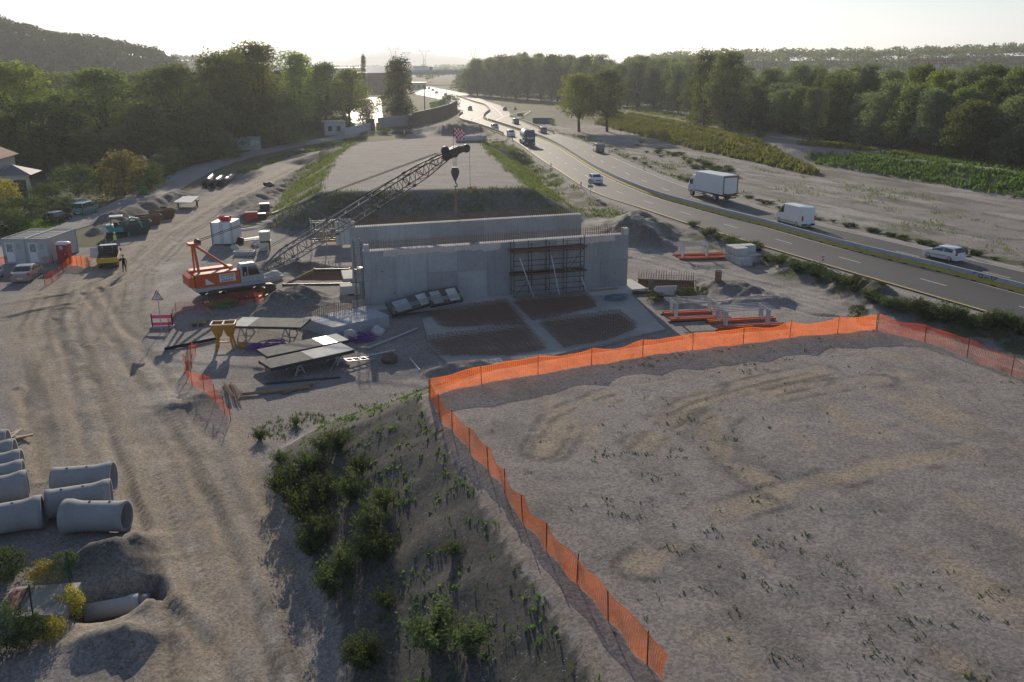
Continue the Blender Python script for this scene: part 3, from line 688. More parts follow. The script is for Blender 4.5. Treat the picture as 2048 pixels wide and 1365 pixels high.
# scaffold on the wall face
sc = thing('scaffold', 'dark tube scaffold with two plank decks against the nearer abutment wall', 'scaffold', onwall(12.55, -1.15, WALL_Z), WYAW)
SW, SD, SH = 6.4, .95, 4.75
for i in range(5):
    for dpt in (0, SD): MB().tube((i*SW/4, dpt, 0), (i*SW/4, dpt, SH+(.35 if i in (0,4) and dpt == 0 else 0)), .035, n=6).build('standard', DSTEEL, sc)
for zz in (.5,1.0,1.5,2.3,2.75,3.2,3.9,4.35,4.7):
    MB().tube((0,-.02,zz), (SW,-.02,zz), .028, n=6).build('ledger', DSTEEL, sc)
for i in range(5):
    for zz in (.5,2.3,3.9): MB().tube((i*SW/4,0,zz), (i*SW/4,SD,zz), .028, n=6).build('transom', DSTEEL, sc)
for zz in (1.95, 4.05):
    d = MB()
    for j in range(4): d.bx(-.2, SW+.2, -.15+j*.3, .13+j*.3, zz, zz+.05)
    d.bx(-.2, SW+.2, -.19, -.155, zz, zz+.16); d.build('plank_deck', metal('rusty deck', (.16,.09,.065), .7, .6), sc)
MB().tube((0,-.05,0), (SW/4,-.05,1.9), .024, n=6).build('brace', DSTEEL, sc); MB().tube((SW*.75,-.05,2.1), (SW,-.05,4.0), .024, n=6).build('brace', DSTEEL, sc)
ld = MB()
for s in (-.2,.2): ld.bar((4.9+s,.2,1.98), (5.5+s,.3,3.7), .05, .05)
for i in range(6): ld.bar((4.7+.6*(i+.5)/6,.21,1.98+1.72*(i+.5)/6), (5.1+.6*(i+.5)/6,.21,1.98+1.72*(i+.5)/6), .03)
ld.build('ladder', STEEL, sc)
for i, (u0, u1, lb) in enumerate(((13.05,14.05,'left'), (15.9,16.35,'middle'), (18.7,18.95,'right'))):
    pr = thing('raking_prop', 'pale steel raking prop leaning on the nearer wall, %s of three' % lb, 'prop', onwall(u1, -2.25, WALL_Z), WYAW, 'raking props at the wall scaffold')
    top = Vector((u0-u1, 1.02, 3.5 if i < 2 else 1.4)); MB().tube((0,0,0), top*.55, .05, n=8).build('outer_tube', STEEL, pr); MB().tube(top*.55, top, .035, n=8).build('inner_tube', WHITE, pr)
    MB().box((0,0,.02), (.25,.25,.03)).build('foot_plate', STEEL, pr)
# long dark timber lying at the right foot of the wall
b = tag(MB().bar((0,0,.07), (4.6,.1,.07), .12, .14).build('timber_beam', TIMBER, None, onwall(17.6,-1.2,WALL_Z), WYAW), 'long timber beam lying along the foot of the nearer wall', 'timber beam')
# access edge protection at the left end of the walls
XS_ = .5
ep = thing('edge_scaffold', 'narrow bright tube scaffold on the left end of the nearer wall', 'scaffold', onwall(-.75,.1,WALL_Z), WYAW)
for x in (0,.6):
    for y in (0,1.0): MB().tube((x,y,0), (x,y,5.55), .025, n=6).build('standard', DSTEEL, ep)
for zz in (2.2,2.6,3.9,4.6,5.1,5.5):
    for y in (0,1.0): MB().tube((-.08,y,zz), (.68,y,zz), .022, n=5).build('rail', STEEL, ep)
MB().bx(-.05,.65,.02,.98,3.1,3.15).build('plank_deck', DSTEEL, ep)
# timber platform frame behind the rear wall's left end, pale panels standing on edge
for (px, py, wd, ht, mtl, lb, tl) in ((660,462,2.9,2.6,TIMBER,'wooden formwork panel leaning left of the farther wall',.5), (690,468,1.9,3.0,PLYW,'pale grey formwork panel leaning against the end of the farther wall',.35)):
    pos = G(px, py+22, .2); t = thing('formwork_panel', lb, 'formwork panel', pos, .25)
    Mx = Matrix.Rotation(-tl, 3, 'X'); pa = MB(); pa.box(Mx@Vector((0,0,ht/2)), (wd,.12,ht), M=Mx); pa.build('form_face', mtl, t)
    for k in range(3): rbm = MB(); rbm.box(Mx@Vector((-wd*.3+k*wd*.3,-.1,ht/2)), (.1,.12,ht*.96), M=Mx); rbm.build('rib', TIMBER if mtl is TIMBER else GREYP, t)
sg = thing('scaffold', 'open scaffold bay with bright upright boards behind the crane boom', 'scaffold', G(625,500,.2), .25)
for x in (0,1.6,3.2):
    for y in (0,1.2): MB().tube((x,y,0), (x,y,3.3), .03, n=6).build('standard', STEEL, sg)
for zz in (1.0,2.0,3.0):
    for y in (0,1.2): MB().tube((0,y,zz), (3.2,y,zz), .025, n=6).build('ledger', STEEL, sg)
for k in range(9): MB().box((.2+k*.35,-.08,2.3), (.09,.04,1.5), M=Matrix.Rotation(.1*((k%3)-1),3,'Y')).build('board', PLYW, sg)

# ------------------------------------------------------------------ left and right footings
def px_poly(pts, z): return [tuple(G(a,b,z)[:2]) for a,b in pts]
def local_poly(poly, o): return [(p[0]-o[0], p[1]-o[1]) for p in poly]
pl = px_poly([(605,637),(731,612),(778,631),(668,655)], .95); o = (sum(p[0] for p in pl)/4, sum(p[1] for p in pl)/4)
lf = thing('wing_footing', 'bright smooth concrete wing wall footing left of the nearer wall with rebar rows', 'concrete footing', (*o, 0)); lp_ = local_poly(pl, o)
MB().prism(lp_[::-1] if sum((lp_[i][0]*lp_[(i+1)%4][1]-lp_[(i+1)%4][0]*lp_[i][1]) for i in range(4)) < 0 else lp_, -.4, .95).build('footing_slab', concrete('fresh concrete', (.40,.42,.44), 1, .4, .004), lf)
for row, (ta, tb) in enumerate(((.03,.0),(.22,.2))):
    rb = MB(); A = Vector((*lp_[0],.9)).lerp(Vector((*lp_[3],.9)), ta+.03); B = Vector((*lp_[1],.9)).lerp(Vector((*lp_[2],.9)), tb+.05); rr = random.Random(row); n = 34
    for i in range(n):
        q = A.lerp(B, i/(n-1)); rb.tube(q, q+Vector((rr.uniform(-.04,.04),rr.uniform(-.04,.04),.95+rr.uniform(-.15,.1))), .016, n=4, caps=False)
    rb.tube(A+Vector((0,0,.4)), B+Vector((0,0,.4)), .014, n=4); rb.tube(A+Vector((0,0,.75)), B+Vector((0,0,.75)), .014, n=4); rb.build('starter_rebar', RUST, lf)
def form_pit(lbl, corners, z, h, bars_h, name='footing_formwork', gap=.3, rowbars=True):
    pl = px_poly(corners, z); o = (sum(p[0] for p in pl)/len(pl), sum(p[1] for p in pl)/len(pl)); gz = float(H(*o))
    t = thing(name, lbl, 'formwork', (*o, gz-.05)); L = [Vector((p[0]-o[0], p[1]-o[1], 0)) for p in pl]; n = len(L)
    for k in range(n):
        a, b = L[k], L[(k+1)%n]; f = MB(); f.bar(a+Vector((0,0,h/2)), b+Vector((0,0,h/2)), .06, h); d = (b-a).normalized(); nr = Vector((d.y,-d.x,0)); ctr = (a+b)/2
        if nr.dot(ctr) < 0: nr = -nr
        c = max(2, int((b-a).length/1.2))
        for i in range(c+1): q = a.lerp(b, i/c)+nr*.07; f.bar(q, q+Vector((0,0,h+.05)), .09, .09)
        f.bar(a+nr*.1+Vector((0,0,h*.8)), b+nr*.1+Vector((0,0,h*.8)), .09, .12); f.build('form_board', TIMBER if k % 2 else PLY, t)
    g = MB(); u = (L[1]-L[0]); w = (L[-1]-L[0]) if n == 4 else (L[2]-L[1]); nu, nw = int(u.length/gap), int(w.length/gap)
    def pt(a, b): return L[0].lerp(L[1], a).lerp(L[3].lerp(L[2], a), b)
    for zz in (.12, h*.6):
        for i in range(1, nu): g.tube(pt(i/nu,.03)+Vector((0,0,zz)), pt(i/nu,.97)+Vector((0,0,zz)), .018, n=4, caps=False)
        for j in range(1, nw): g.tube(pt(.02,j/nw)+Vector((0,0,zz+.03)), pt(.98,j/nw)+Vector((0,0,zz+.03)), .018, n=4, caps=False)
    g.build('rebar_grid', RUST, t)
    if rowbars:
        for bb in (.85,.65):
            v = MB(); rr = random.Random(4)
            for i in range(nu+1):
                q = pt((i+.5)/(nu+1), bb); v.tube(q+Vector((0,0,.1)), q+Vector((rr.uniform(-.03,.03),0,bars_h+rr.uniform(-.15,.15))), .016, n=4, caps=False)
            v.tube(pt(.02,bb)+Vector((0,0,bars_h*.75)), pt(.98,bb)+Vector((0,0,bars_h*.75)), .014, n=4); v.build('starter_rebar', RUST, t)
    return t
form_pit('timber formwork box full of rusty rebar right of the nearer wall', [(1268,583),(1391,586),(1389,563),(1277,559)], .3, .75, 1.75, gap=.24)
form_pit('dark timber formwork box with rebar left of the farther wall', [(567,567),(699,565),(699,536),(628,537)], .3, .7, .9, gap=.26, rowbars=False)
for (px, py, w, h, lb) in ((1332,590,1.9,.8,'pale board propped on the right formwork box'), (1302,580,.45,1.0,'short upright timber post at the right formwork box')):
    b = MB(); b.box((0,0,h/2), (w,.08,h)); b.box((0,.06,h*.7), (w*.96,.06,.1)); tag(b.build('shutter_board', PLYW if w > 1 else PLY, None, P(px, py), .1), lb, 'board')

# ------------------------------------------------------------------ blinding slab and rebar mats
pad = px_poly([(845,640),(1005,592),(1200,580),(1262,590),(1330,660),(1200,690),(1110,712),(960,735),(905,736),(858,690)], .06)
ps = MB(); ps.prism(pad if sum((pad[i][0]*pad[(i+1)%len(pad)][1]-pad[(i+1)%len(pad)][0]*pad[i][1]) for i in range(len(pad))) > 0 else pad[::-1], -.4, .13); tag(ps.build('blinding_slab', C_PAD), 'flat pale concrete blinding slab under the four rebar mats', 'concrete slab')
def rebar_mat(lbl, pts, seed):
    pl = px_poly(pts, .2); cx = sum(p[0] for p in pl)/len(pl); cy = sum(p[1] for p in pl)/len(pl); t = thing('rebar_mat', lbl, 'rebar cage', (cx, cy, .14), WYAW, 'rebar mats on the blinding slab')
    c, s = math.cos(-WYAW), math.sin(-WYAW); L = [((p[0]-cx)*c-(p[1]-cy)*s, (p[0]-cx)*s+(p[1]-cy)*c) for p in pl]; rr = random.Random(seed)
    def span(axis, v):
        xs = []
        for k in range(len(L)):
            a, b = L[k], L[(k+1)%len(L)]; i, j = (1, 0) if axis == 'x' else (0, 1)
            if (a[i] > v) != (b[i] > v): xs.append(a[j]+(v-a[i])*(b[j]-a[j])/(b[i]-a[i]))
        return (min(xs), max(xs)) if len(xs) >= 2 else None
    x0, x1 = min(p[0] for p in L), max(p[0] for p in L); y0, y1 = min(p[1] for p in L), max(p[1] for p in L)
    for nm, zz in (('bottom_grid', .06), ('top_grid', .42)):
        g = MB(); y = y0+.05
        while y < y1:
            q = span('x', y)
            if q: g.tube((q[0]-.1,y,zz), (q[1]+.1,y+rr.uniform(-.03,.03),zz), .022, n=4, caps=False)
            y += .36
        x = x0+.05
        while x < x1:
            q = span('y', x)
            if q: g.tube((x,q[0]-.1,zz+.03), (x+rr.uniform(-.03,.03),q[1]+.1,zz+.03), .022, n=4, caps=False)
            x += .36
        if nm == 'top_grid': g.build(nm, RUST, t)
        else: g0 = g
    g = g0; x = x0+.1; i = 0
    while x < x1:
        q = span('y', x)
        if q:
            y = q[0]
            while y < q[1]: g.tube((x,y,.04), (x+.03,y,.44+rr.uniform(0,.10)), .015, n=3, caps=False); y += .55
        x += .30; i += 1
    g.build('bottom_grid', RUST, t)
rebar_mat('back left rusty rebar mat on the blinding slab, partly in shade', [(861,630),(1011,605),(1050,648),(900,654),(880,650)], 1)
rebar_mat('back right rusty rebar mat on the blinding slab, nearest the scaffold', [(1024,600),(1169,589),(1194,613),(1130,628),(1066,640)], 2)
rebar_mat('front left rusty rebar mat on the blinding slab, largest of the four', [(855,680),(1050,654),(1094,698),(1020,710),(879,711)], 3)
rebar_mat('front right rusty rebar mat on the blinding slab, nearest the orange fence', [(1079,645),(1238,628),(1272,656),(1210,681),(1129,694)], 4)

# ------------------------------------------------------------------ formwork tables and panels
def sheet_table(lbl, a, b, c, d, z, thick, split, ribs=True, legs=((.12,.3),(.75,.3))):
    """sheet with picture corners a b c d at height z; split = share of its length that is pale"""
    q = [G(*p_, z) for p_ in (a,b,c,d)]; o = sum(q, Vector())/4; gz = float(H(o.x, o.y)); yaw = math.atan2((q[1]-q[0]).y, (q[1]-q[0]).x); L = ((q[1]-q[0]).length+(q[2]-q[3]).length)/2; W = ((q[3]-q[0]).length+(q[2]-q[1]).length)/2
    W = min(W, 2.4); t = thing('formwork_panel', lbl, 'formwork panel', (o.x, o.y, gz), yaw, 'formwork panels laid on trestles'); h = z-gz
    n = 3; xs = [-L/2, -L/2+L*split[0], -L/2+L*split[1], L/2]; mts = split[2]
    for k in range(3):
        if xs[k+1]-xs[k] > .05: MB().bx(xs[k]+.005, xs[k+1]-.005, -W/2, W/2, h, h+.03+.002*k).build('form_sheet', mts[k], t)
    f = MB()
    for y in (-W/2+.04, W/2-.04): f.bx(-L/2, L/2, y-.04, y+.04, h-thick, h-.002)
    for k in range(int(L/.6)+1): x = -L/2+.06+k*(L-.12)/int(L/.6); f.bx(x-.03, x+.03, -W/2+.09, W/2-.09, h-thick*.9, h-.004)
    f.build('panel_frame', DSTEEL, t)
    for u in legs:
        x = -L/2+L*u[0]; tr = MB()
        for s in (-1,1):
            tr.bar((x-.35,s*W*.35,-.02), (x,s*W*.35,h-thick), .08); tr.bar((x+.35,s*W*.35,-.02), (x,s*W*.35,h-thick), .08); tr.bar((x-.25,s*W*.35,.3), (x+.25,s*W*.35,.3), .06)
        tr.bar((x,-W*.42,h-thick-.05), (x,W*.42,h-thick-.05), .1); tr.build('trestle', u[1] if not isinstance(u[1], float) else GREYP, t)
    return t, L, W, h
PLYG = paint('wet grey form sheet', (.13,.135,.13), .8, 0, .6, .1, 2)
sheet_table('grey formwork panel on two trestles beside the yellow hopper', (464,636), (606,639), (620,653), (480,654), 1.15, .16, (.25,.9,(PLYW,PLYG,PLYG)))
sheet_table('farther of the two big formwork panels, grey with a pale right end', (520,699), (681,667), (692,683), (526,714), 1.0, .2, (.68,.86,(PLYG,GREYP,PLYW)))
tt, L_, W_, h_ = sheet_table('nearer of the two big formwork panels, half dark and half white', (524,721), (687,686), (705,702), (533,738), 1.05, .22, (.5,.85,(PLYG,PLYW,PLYW)), legs=((.35,STEEL),(.85,GREYP)))
lad = MB()
for s in (0,.55): lad.bar((L_/2-.9,-W_/2-.2+s*1.2,.35), (L_/2+1.25,-W_/2-.35+s*1.2,.12), .07)
for k in range(4): x = L_/2-.6+k*.5; lad.bar((x,-W_/2-.25,.3-k*.05), (x,-W_/2+.4,.3-k*.05), .06)
lad.build('bracket_frame', GREYP, tt)
# panels lying against the wall footing
def tilted(lbl, px, py, L, W, yaw, tilt, up, mtl, seed):
    t = thing('formwork_panel', lbl, 'formwork panel', G(px, py, up), yaw, 'formwork panels tipped at the wall foot'); Mx = Matrix.Rotation(tilt, 3, 'Y') @ Matrix.Rotation(.55, 3, 'X'); rr = random.Random(seed)
    MB().box(Mx@Vector((0,0,.0)), (L,W,.05), M=Mx).build('form_sheet', mtl, t)
    f = MB()
    for k in range(5): f.box(Mx@Vector((-L/2+.08+k*(L-.16)/4,0,-.12)), (.08,W,.18), M=Mx)
    for y in (-W/2+.1, W/2-.1): f.box(Mx@Vector((0,y,-.25)), (L,.08,.08), M=Mx)
    f.build('panel_frame', DSTEEL, t)
    for k in range(2): x = -L*.25+k*L*.5; b = MB(); b.box(Mx@Vector((x,-.1,.09)), (L*.3,W*.8,.08), M=Mx); b.build('bracket_box', PLYW if k else GREYP, t)
    r = MB()
    for y in (0,.25,.5): r.bar(Mx@Vector((-L/2,-W/2+y*.6,.5)), Mx@Vector((L/2,-W/2+y*.6,.52)), .05)
    for x in (-L/2,0,L/2): r.bar(Mx@Vector((x,-W/2,0)), Mx@Vector((x,-W/2,.55)), .05)
    r.build('guard_rail', STEEL, t)
tilted('lower formwork panel with boxes tipped over at the foot of the nearer wall', 826,604,4.4,1.5,WYAW+.3,-.12,1.0,PLYG,1)
tilted('upper dark formwork panel with guard rail tipped at the foot of the nearer wall', 888,592,2.9,1.7,WYAW+.15,-.06,1.25,PLY,2)
# frames right of the mats and behind
def climbing_frame(lbl, px, py, L, yaw, two):
    t = thing('climbing_frame', lbl, 'formwork frame', P(px, py), yaw, 'steel climbing frames lying right of the walls'); W = 2.3
    base = MB()
    for y in (-W/2,-W/2+.45,W/2-.45,W/2): base.bx(-L/2, L/2, y-.06, y+.06, .08, .26)
    base.build('waler', ORANGE, t)
    for k in range(int(L/.4)):
        x = -L/2+.2+k*.4
        for ya, yb in ((-W/2, -W/2+.44), (W/2-.44, W/2)): MB().bx(x-.035, x+.035, ya, yb, .1, .18).build('rung', STEEL, t)
    s = MB()
    for y in (-W/2,W/2): s.bx(-L/2-.15, L/2+.15, y-.12, y+.12, -.02, .075)
    s.build('skid', DSTEEL, t)
    for x in two:
        b = MB()
        for y in (-W*.28,W*.28): b.bx(x-.06, x+.06, y-.3, y+.3, .27, .40); b.bx(x-.05, x+.05, y-.32, y-.24, .3, 1.3); b.bx(x-.05, x+.05, y+.24, y+.32, .3, 1.3); b.bx(x-.045, x+.045, y-.23, y+.23, .5, 1.22)
        b.bx(x-.05, x+.05, -W*.45, W*.45, 1.3, 1.4); b.build('bracket', PLYW, t)
    for y in (-.9,-.45,0,.45,.9): MB().tube((two[0]-.6,y,1.44), (two[1]+.5,y+.1,1.46), .035, n=6).build('rail_tube', STEEL, t)
climbing_frame('orange and grey climbing frame nearest the rebar mats', 1392,634,5.0,.12,(-1.9,1.3))
climbing_frame('orange and grey climbing frame beside the orange fence', 1492,650,5.6,.16,(-2.0,1.5))
climbing_frame('pale climbing frame with white rails beside the concrete blocks', 1402,515,5.4,.1,(-2.2,.4))
for (px, py, L, yw, lb) in ((1440,606,4.6,.3,'thin steel pole on the ground behind the climbing frames'), (1508,628,3.6,.05,'thin steel pole lying over the second climbing frame')):
    tag(MB().tube((-L/2,0,.1), (L/2,0,.12), .05, n=8).build('steel_pole', STEEL, None, P(px,py, 1.35 if '28' in str(py) else 0), yw), lb, 'pole')

# ------------------------------------------------------------------ concrete blocks, drum and loose things
byaw = yawpx((1458,517),(1500,535))
b0 = None
for i, (u, v, w) in enumerate(((0,0,0),(1.22,0,0),(2.44,-.1,0),(0,1.5,0),(1.22,1.5,0),(0,.05,1),(1.22,.05,1),(0.1,1.5,1))):
    if b0 is None:
        b0 = thing('concrete_block', '', 'concrete block'); k = MB(); k.bbox((0,0,.4), (1.16,1.42,.78), .04); k.build('block_body', C_PALE, b0)
        for x in (-.3,.3): MB().bx(x-.09, x+.09, -.715, -.60, 0.0, .12).build('fork_slot', BLACK, b0)
        o = b0
    else: o = copy_tree(b0)
    base = P(1466,520); d = Vector((math.cos(byaw), math.sin(byaw), 0)); nn = Vector((-d.y, d.x, 0)); o.location = base+d*u+nn*v+Vector((0,0,w*.79-.02)); o.rotation_euler.z = byaw+.02*((i*3)%3-1); o['group'] = 'stacked concrete blocks'
    o['label'] = ('upper' if w else 'lower')+' pale concrete block, %s, in the stack by the highway' % ('left front','middle front','right front with nothing on it','left back','middle back','left front','middle front','left back')[i]
d = thing('oil_drum', 'rusty brown oil drum standing alone right of the formwork box', 'drum', P(1436,562))
MB().lathe([(0,0),(.3,0),(.3,.3),(.315,.31),(.315,.33),(.3,.34),(.3,.6),(.315,.61),(.315,.63),(.3,.64),(.3,.92),(.31,.93),(.31,.95),(.27,.95),(.26,.9),(0,.9)], n=18).build('drum_shell', RUST, d)
MB().tube((.12,.1,.9),(.12,.1,.94),.03,n=8).build('bung', DSTEEL, d)
def rock(name, lbl, cat, px, py, sz, mtl, seed, sq=.6):
    rr = random.Random(seed); bm = bmesh.new(); bmesh.ops.create_icosphere(bm, subdivisions=3, radius=1)
    for v in bm.verts:
        n = sum(math.sin(v.co.x*f*3+seed+f)*math.cos(v.co.y*f*2.7+f*1.7+seed)*math.sin(v.co.z*f*2.9+2*f)/f for f in (1,2,4)); v.co *= 1+.28*n
        v.co = Vector((v.co.x*sz[0]/2, v.co.y*sz[1]/2, max(v.co.z, -sq)*sz[2]/2))
    mz = min(v.co.z for v in bm.verts)
    for v in bm.verts: v.co.z -= mz+.03
    me = bpy.data.meshes.new(name); bm.to_mesh(me); bm.free(); me.materials.append(mtl); ob = bpy.data.objects.new(name, me); COL.objects.link(ob); ob.location = P(px, py); ob.rotation_euler.z = seed
    return tag(ob, lbl, cat)
SACK = paint('white sacking', (.55,.53,.5), .8, 0, .5, .2, 5)
rock('rubble_sack', 'pale bulging sack beside the purple hose heap', 'sack', 701,678, (1.3,1.0,.95), SACK, 2); rock('rubble_sack', 'long pale sack right of the purple hose heap', 'sack', 756,668, (1.7,1.0,.7), SACK, 5)
rock('rubble_sack', 'brown bundled sack among debris near the embankment', 'sack', 780,724, (1.1,1.0,1.0), paint('brown sacking', (.17,.14,.11), .85, 0, .5, .2, 5), 8)
def coil(lbl, px, py, r, n, mtl, seed, cat='hose', hh=.35):
    rr = random.Random(seed); m = MB(); 
    for k in range(n):
        cx, cy = rr.uniform(-.3,.3)*r, rr.uniform(-.3,.3)*r; R_ = r*rr.uniform(.5,1); z = .05+rr.random()*hh; tl = rr.uniform(-.3,.3)
        pts = [Vector((cx+R_*math.cos(a)*1.2, cy+R_*math.sin(a), max(.03, z+tl*R_*math.sin(a+seed)*.5))) for a in [2*PI*i/14 for i in range(15)]]; m.path(pts, .03, 5)
    tag(m.build('hose_coil', mtl, None, P(px, py)), lbl, cat)
coil('heap of purple hose between the pale sacks', 722,680,.9,10,PURPLE,1); coil('purple hose coil behind the big formwork panels', 545,695,1.0,8,PURPLE,2); coil('purple hose strewn left of the big formwork panels', 512,700,.6,6,PURPLE,9)
coil('green hose heap beside the crane track', 445,612,1.0,14,GREENP,3); coil('blue net heap at the right end of the wall foot', 1232,602,.8,8,paint('blue net', (.08,.2,.25), .7),4)
for (a, b, r, mtl, nm, lb) in (((512,610),(612,598),.07,STEEL,'steel_tube','bright steel tube on the ground right of the crane track'), ((735,700),(835,660),.09,STEEL,'steel_pole','long dark pole lying left of the blinding slab'),
        ((725,716),(790,702),.05,WHITE,'timber_batten','pale batten beside the white bracket frame'), ((820,718),(840,742),.04,WHITE,'timber_batten','short pale batten near the embankment edge'), ((532,770),(680,757),.07,DSTEEL,'steel_tube','dark tube in front of the big formwork panels'),
        ((330,702),(438,680),.12,BLACK,'drain_pipe','black drain pipe leading towards the yellow hopper'), ((480,793),(620,778),.10,TIMBER,'timber_beam','timber beam lying at the foot of the embankment'), ((565,790),(625,772),.1,RUST,'steel_beam','rusty beam lying beside the timber beam'),
        ((413,617),(440,650),.09,TIMBER,'timber_beam','timber beam behind the yellow hopper'), ((450,608),(485,640),.06,TIMBER,'timber_batten','thin timber on the gravel under the crane'), ((690,690),(660,745),.05,STEEL,'steel_pole','bright pole lying beside the nearer big panel')):
    p_, q_ = P(*a), P(*b); p_.z += r+.01; q_.z += r+.01; o_ = MB().tube(Vector(), q_-p_, r, n=8).build(nm, mtl, None, p_); tag(o_, lb, nm.replace('_', ' '))
rbx = MB(); rr = random.Random(1)
for k in range(26): a = Vector((rr.uniform(-.5,.5), rr.uniform(-.2,.2), .05+rr.random()*.15)); rbx.tube(a+Vector((-.7,1.4,0)), a+Vector((.7,-1.4,.1)), .014, n=3)
tag(rbx.build('rebar_bundle', RUST, None, P(466,785)), 'loose bundle of rusty bars beside the end of the orange net', 'rebar bundle')
pal = thing('pallet', 'weathered timber pallet on the ground left of the yellow hopper', 'pallet', P(398,650), .2)
for k in range(5): MB().bx(-.6,.6,-.5+k*.22,-.38+k*.22,.26,.29).build('deck_board', TIMBER, pal)
for x in (-.52,0,.52): MB().bx(x-.06,x+.06,-.5,.5,.0,.255).build('bearer', TIMBER, pal)
# yellow twin hopper on legs
hp = thing('skip_hopper', 'yellow two-chamber concrete hopper on four legs', 'hopper', P(452,697), .15)
def funnel(mb, cx, w, d, z0, z1, w0):
    r = lambda a, b, z: [(cx-a,-b,z),(cx+a,-b,z),(cx+a,b,z),(cx-a,b,z)]
    mb.loft([r(w0,w0,z0), r(w,d,z1), r(w,d,z1+.18), r(w-.05,d-.05,z1+.18), r(w-.06,d-.06,z1), r(w0*.9,w0*.9,z0+.05)], cap=False)
for s in (-1,1): m = MB(); funnel(m, s*.42, .42, .55, .95, 1.75, .2); m.build('hopper_chamber', OCHRE, hp)
rim = MB()
for s in (-1,1): rim.bx(s*.42-.43, s*.42+.43, -.57,-.52,1.94,1.99); rim.bx(s*.42-.43, s*.42+.43, .52,.57,1.94,1.99); rim.bx(s*.84-.03, s*.84+.03, -.52,.52,1.94,1.99)
rim.bx(-.03,.03,-.52,.52,1.942,1.995); rim.build('rim', paint('pale rim', (.65,.6,.5), .5), hp)
for sx in (-1,1):
    for sy in (-1,1): MB().bar((sx*.62,sy*.55,-.02), (sx*.42,sy*.32,1.25), .12).build('leg', OCHRE, hp)
MB().bx(-.5,.5,-.05,.05,.45,.53).build('crossbar', OCHRE, hp)
tag(rock('bucket', 'small ochre bucket lying right of the yellow hopper', 'bucket', 484,696, (.6,.5,.5), OCHRE, 3), 'small ochre bucket lying right of the yellow hopper', 'bucket')

# ------------------------------------------------------------------ big concrete drain pipes (foreground left)
def make_pipe():
    t = thing('concrete_pipe', '', 'concrete pipe'); L, r, w = 2.75, .68, .11
    MB().smooth().lathe([(r-w,0),(r+.02,0),(r+.02,.22),(r,.26),(r,L-.75),(r+.07,L-.35),(r+.09,L-.30),(r+.09,L),(r-w+.06,L),(r-w+.05,L-.15),(r-w,L-.17),(r-w,0)], axis='X', n=40).build('pipe_shell', C_PIPE, t)
    for x in (.7,1.6): MB().lathe([(0,.005),(.06,.005),(.06,.02),(.035,.02),(.035,.008),(0,.008)], (x,-.06,r), 'Z', 12).build('lifting_anchor', BLACK, t)
    return t
pipe0 = make_pipe(); first = True
for (a, b, lb, rol) in (((258,1062),(118,1062),'front right concrete pipe with its dark bore facing the haul road',.35), ((228,1018),(92,1040),'middle pipe of the right group of three concrete pipes',.1), ((232,982),(106,992),'rear pipe of the right group of three concrete pipes',-.1),
        ((92,1052),(-50,1078),'largest nearest concrete pipe of the left row',.15), ((62,998),(-70,1024),'second concrete pipe of the left row from the camera',.1), ((54,976),(-80,998),'third concrete pipe of the left row from the camera',0), ((50,954),(-90,974),'fourth concrete pipe of the left row from the camera',.2),
        ((36,932),(-100,950),'fifth concrete pipe of the left row, near the splintered planks',.1), ((22,912),(-110,928),'farthest concrete pipe of the left row',.05)):
    o_ = pipe0 if first else copy_tree(pipe0); first = False; p_, q_ = G(*a), G(*b); p_.z = .02; yaw = math.atan2(p_.y-q_.y, p_.x-q_.x); o_.location = p_-Vector((math.cos(yaw), math.sin(yaw), 0))*2.75+Vector((0,0,.72)); o_.rotation_euler = (0,0,yaw)
    if 'front right' in lb: o_.rotation_euler.z = yaw+PI; o_.location = p_+Vector((0,0,.72))
    o_['label'] = lb; o_['group'] = 'concrete drain pipes laid on the ground'
    for ch in KIDS[o_.name]:
        if ch.name.startswith('lifting'): pass
wp = thing('plank_heap', 'splintered pale planks beside the farthest left pipe', 'planks', P(28,880), .5)
for k in range(5): MB().box((rr.uniform(-.4,.4),rr.uniform(-.5,.5),.08+.06*k), (1.8-.2*k,.16,.05), rz=-.9+k*.5).build('plank', paint('pale timber', (.5,.42,.3), .8), wp)
# pipe laid in the pit
bp = thing('buried_pipe', 'pale concrete pipe half buried in the pit beside the haul road', 'concrete pipe', P(172,1240,.28), .35)
MB().smooth().lathe([(.3,0),(.36,0),(.36,1.5),(.42,1.7),(.42,2.0),(.3,2.0)], axis='X', n=24).build('pipe_shell', C_PALE, bp); MB().smooth().lathe([(.3,2.01),(.34,2.01),(.34,2.4),(0,2.4)], axis='X', n=24).build('spigot', C_PIPE, bp)
sl_ = thing('concrete_plinth', 'flat stained concrete plinth beside the green wire fence', 'concrete plinth', G(75,1212,.1), .12); MB().bbox((0,0,0), (2.6,2.2,.5), .03).build('plinth_block', C_PAD, sl_); MB().bx(-1.2,-.35,-.9,.9,.252,.262).build('brick_patch', paint('brick red paving', (.25,.11,.08), .85, 0, .5), sl_)
# green wire fence
gf = thing('wire_fence', 'leaning green wire mesh fence panel at the lower left corner', 'wire fence', P(70,1262), 1.45)
GREENM = paint('green wire', (.01,.06,.045), .5, 0, .2)
for x in (-2.2,0,2.3): MB().tube((x,0,0),(x,-.12,2.0),.03,n=8).build('post', GREENM, gf)
MB().tube((2.3,-.1,1.9),(3.2,.5,0),.025,n=8).build('stay', GREENM, gf); MB().tube((0,-.1,1.9),(-.5,.9,0),.025,n=8).build('stay', GREENM, gf)
nm = MB(); 
for k in range(32): zz = .05+k*.06; nm.bar((-2.2,-.06*zz,zz),(2.3,-.06*zz,zz),.006)
for k in range(76): x = -2.2+k*.06; nm.bar((x,0,.05),(x,-.11,1.92),.006)
nm.build('wire_mesh', GREENM, gf)
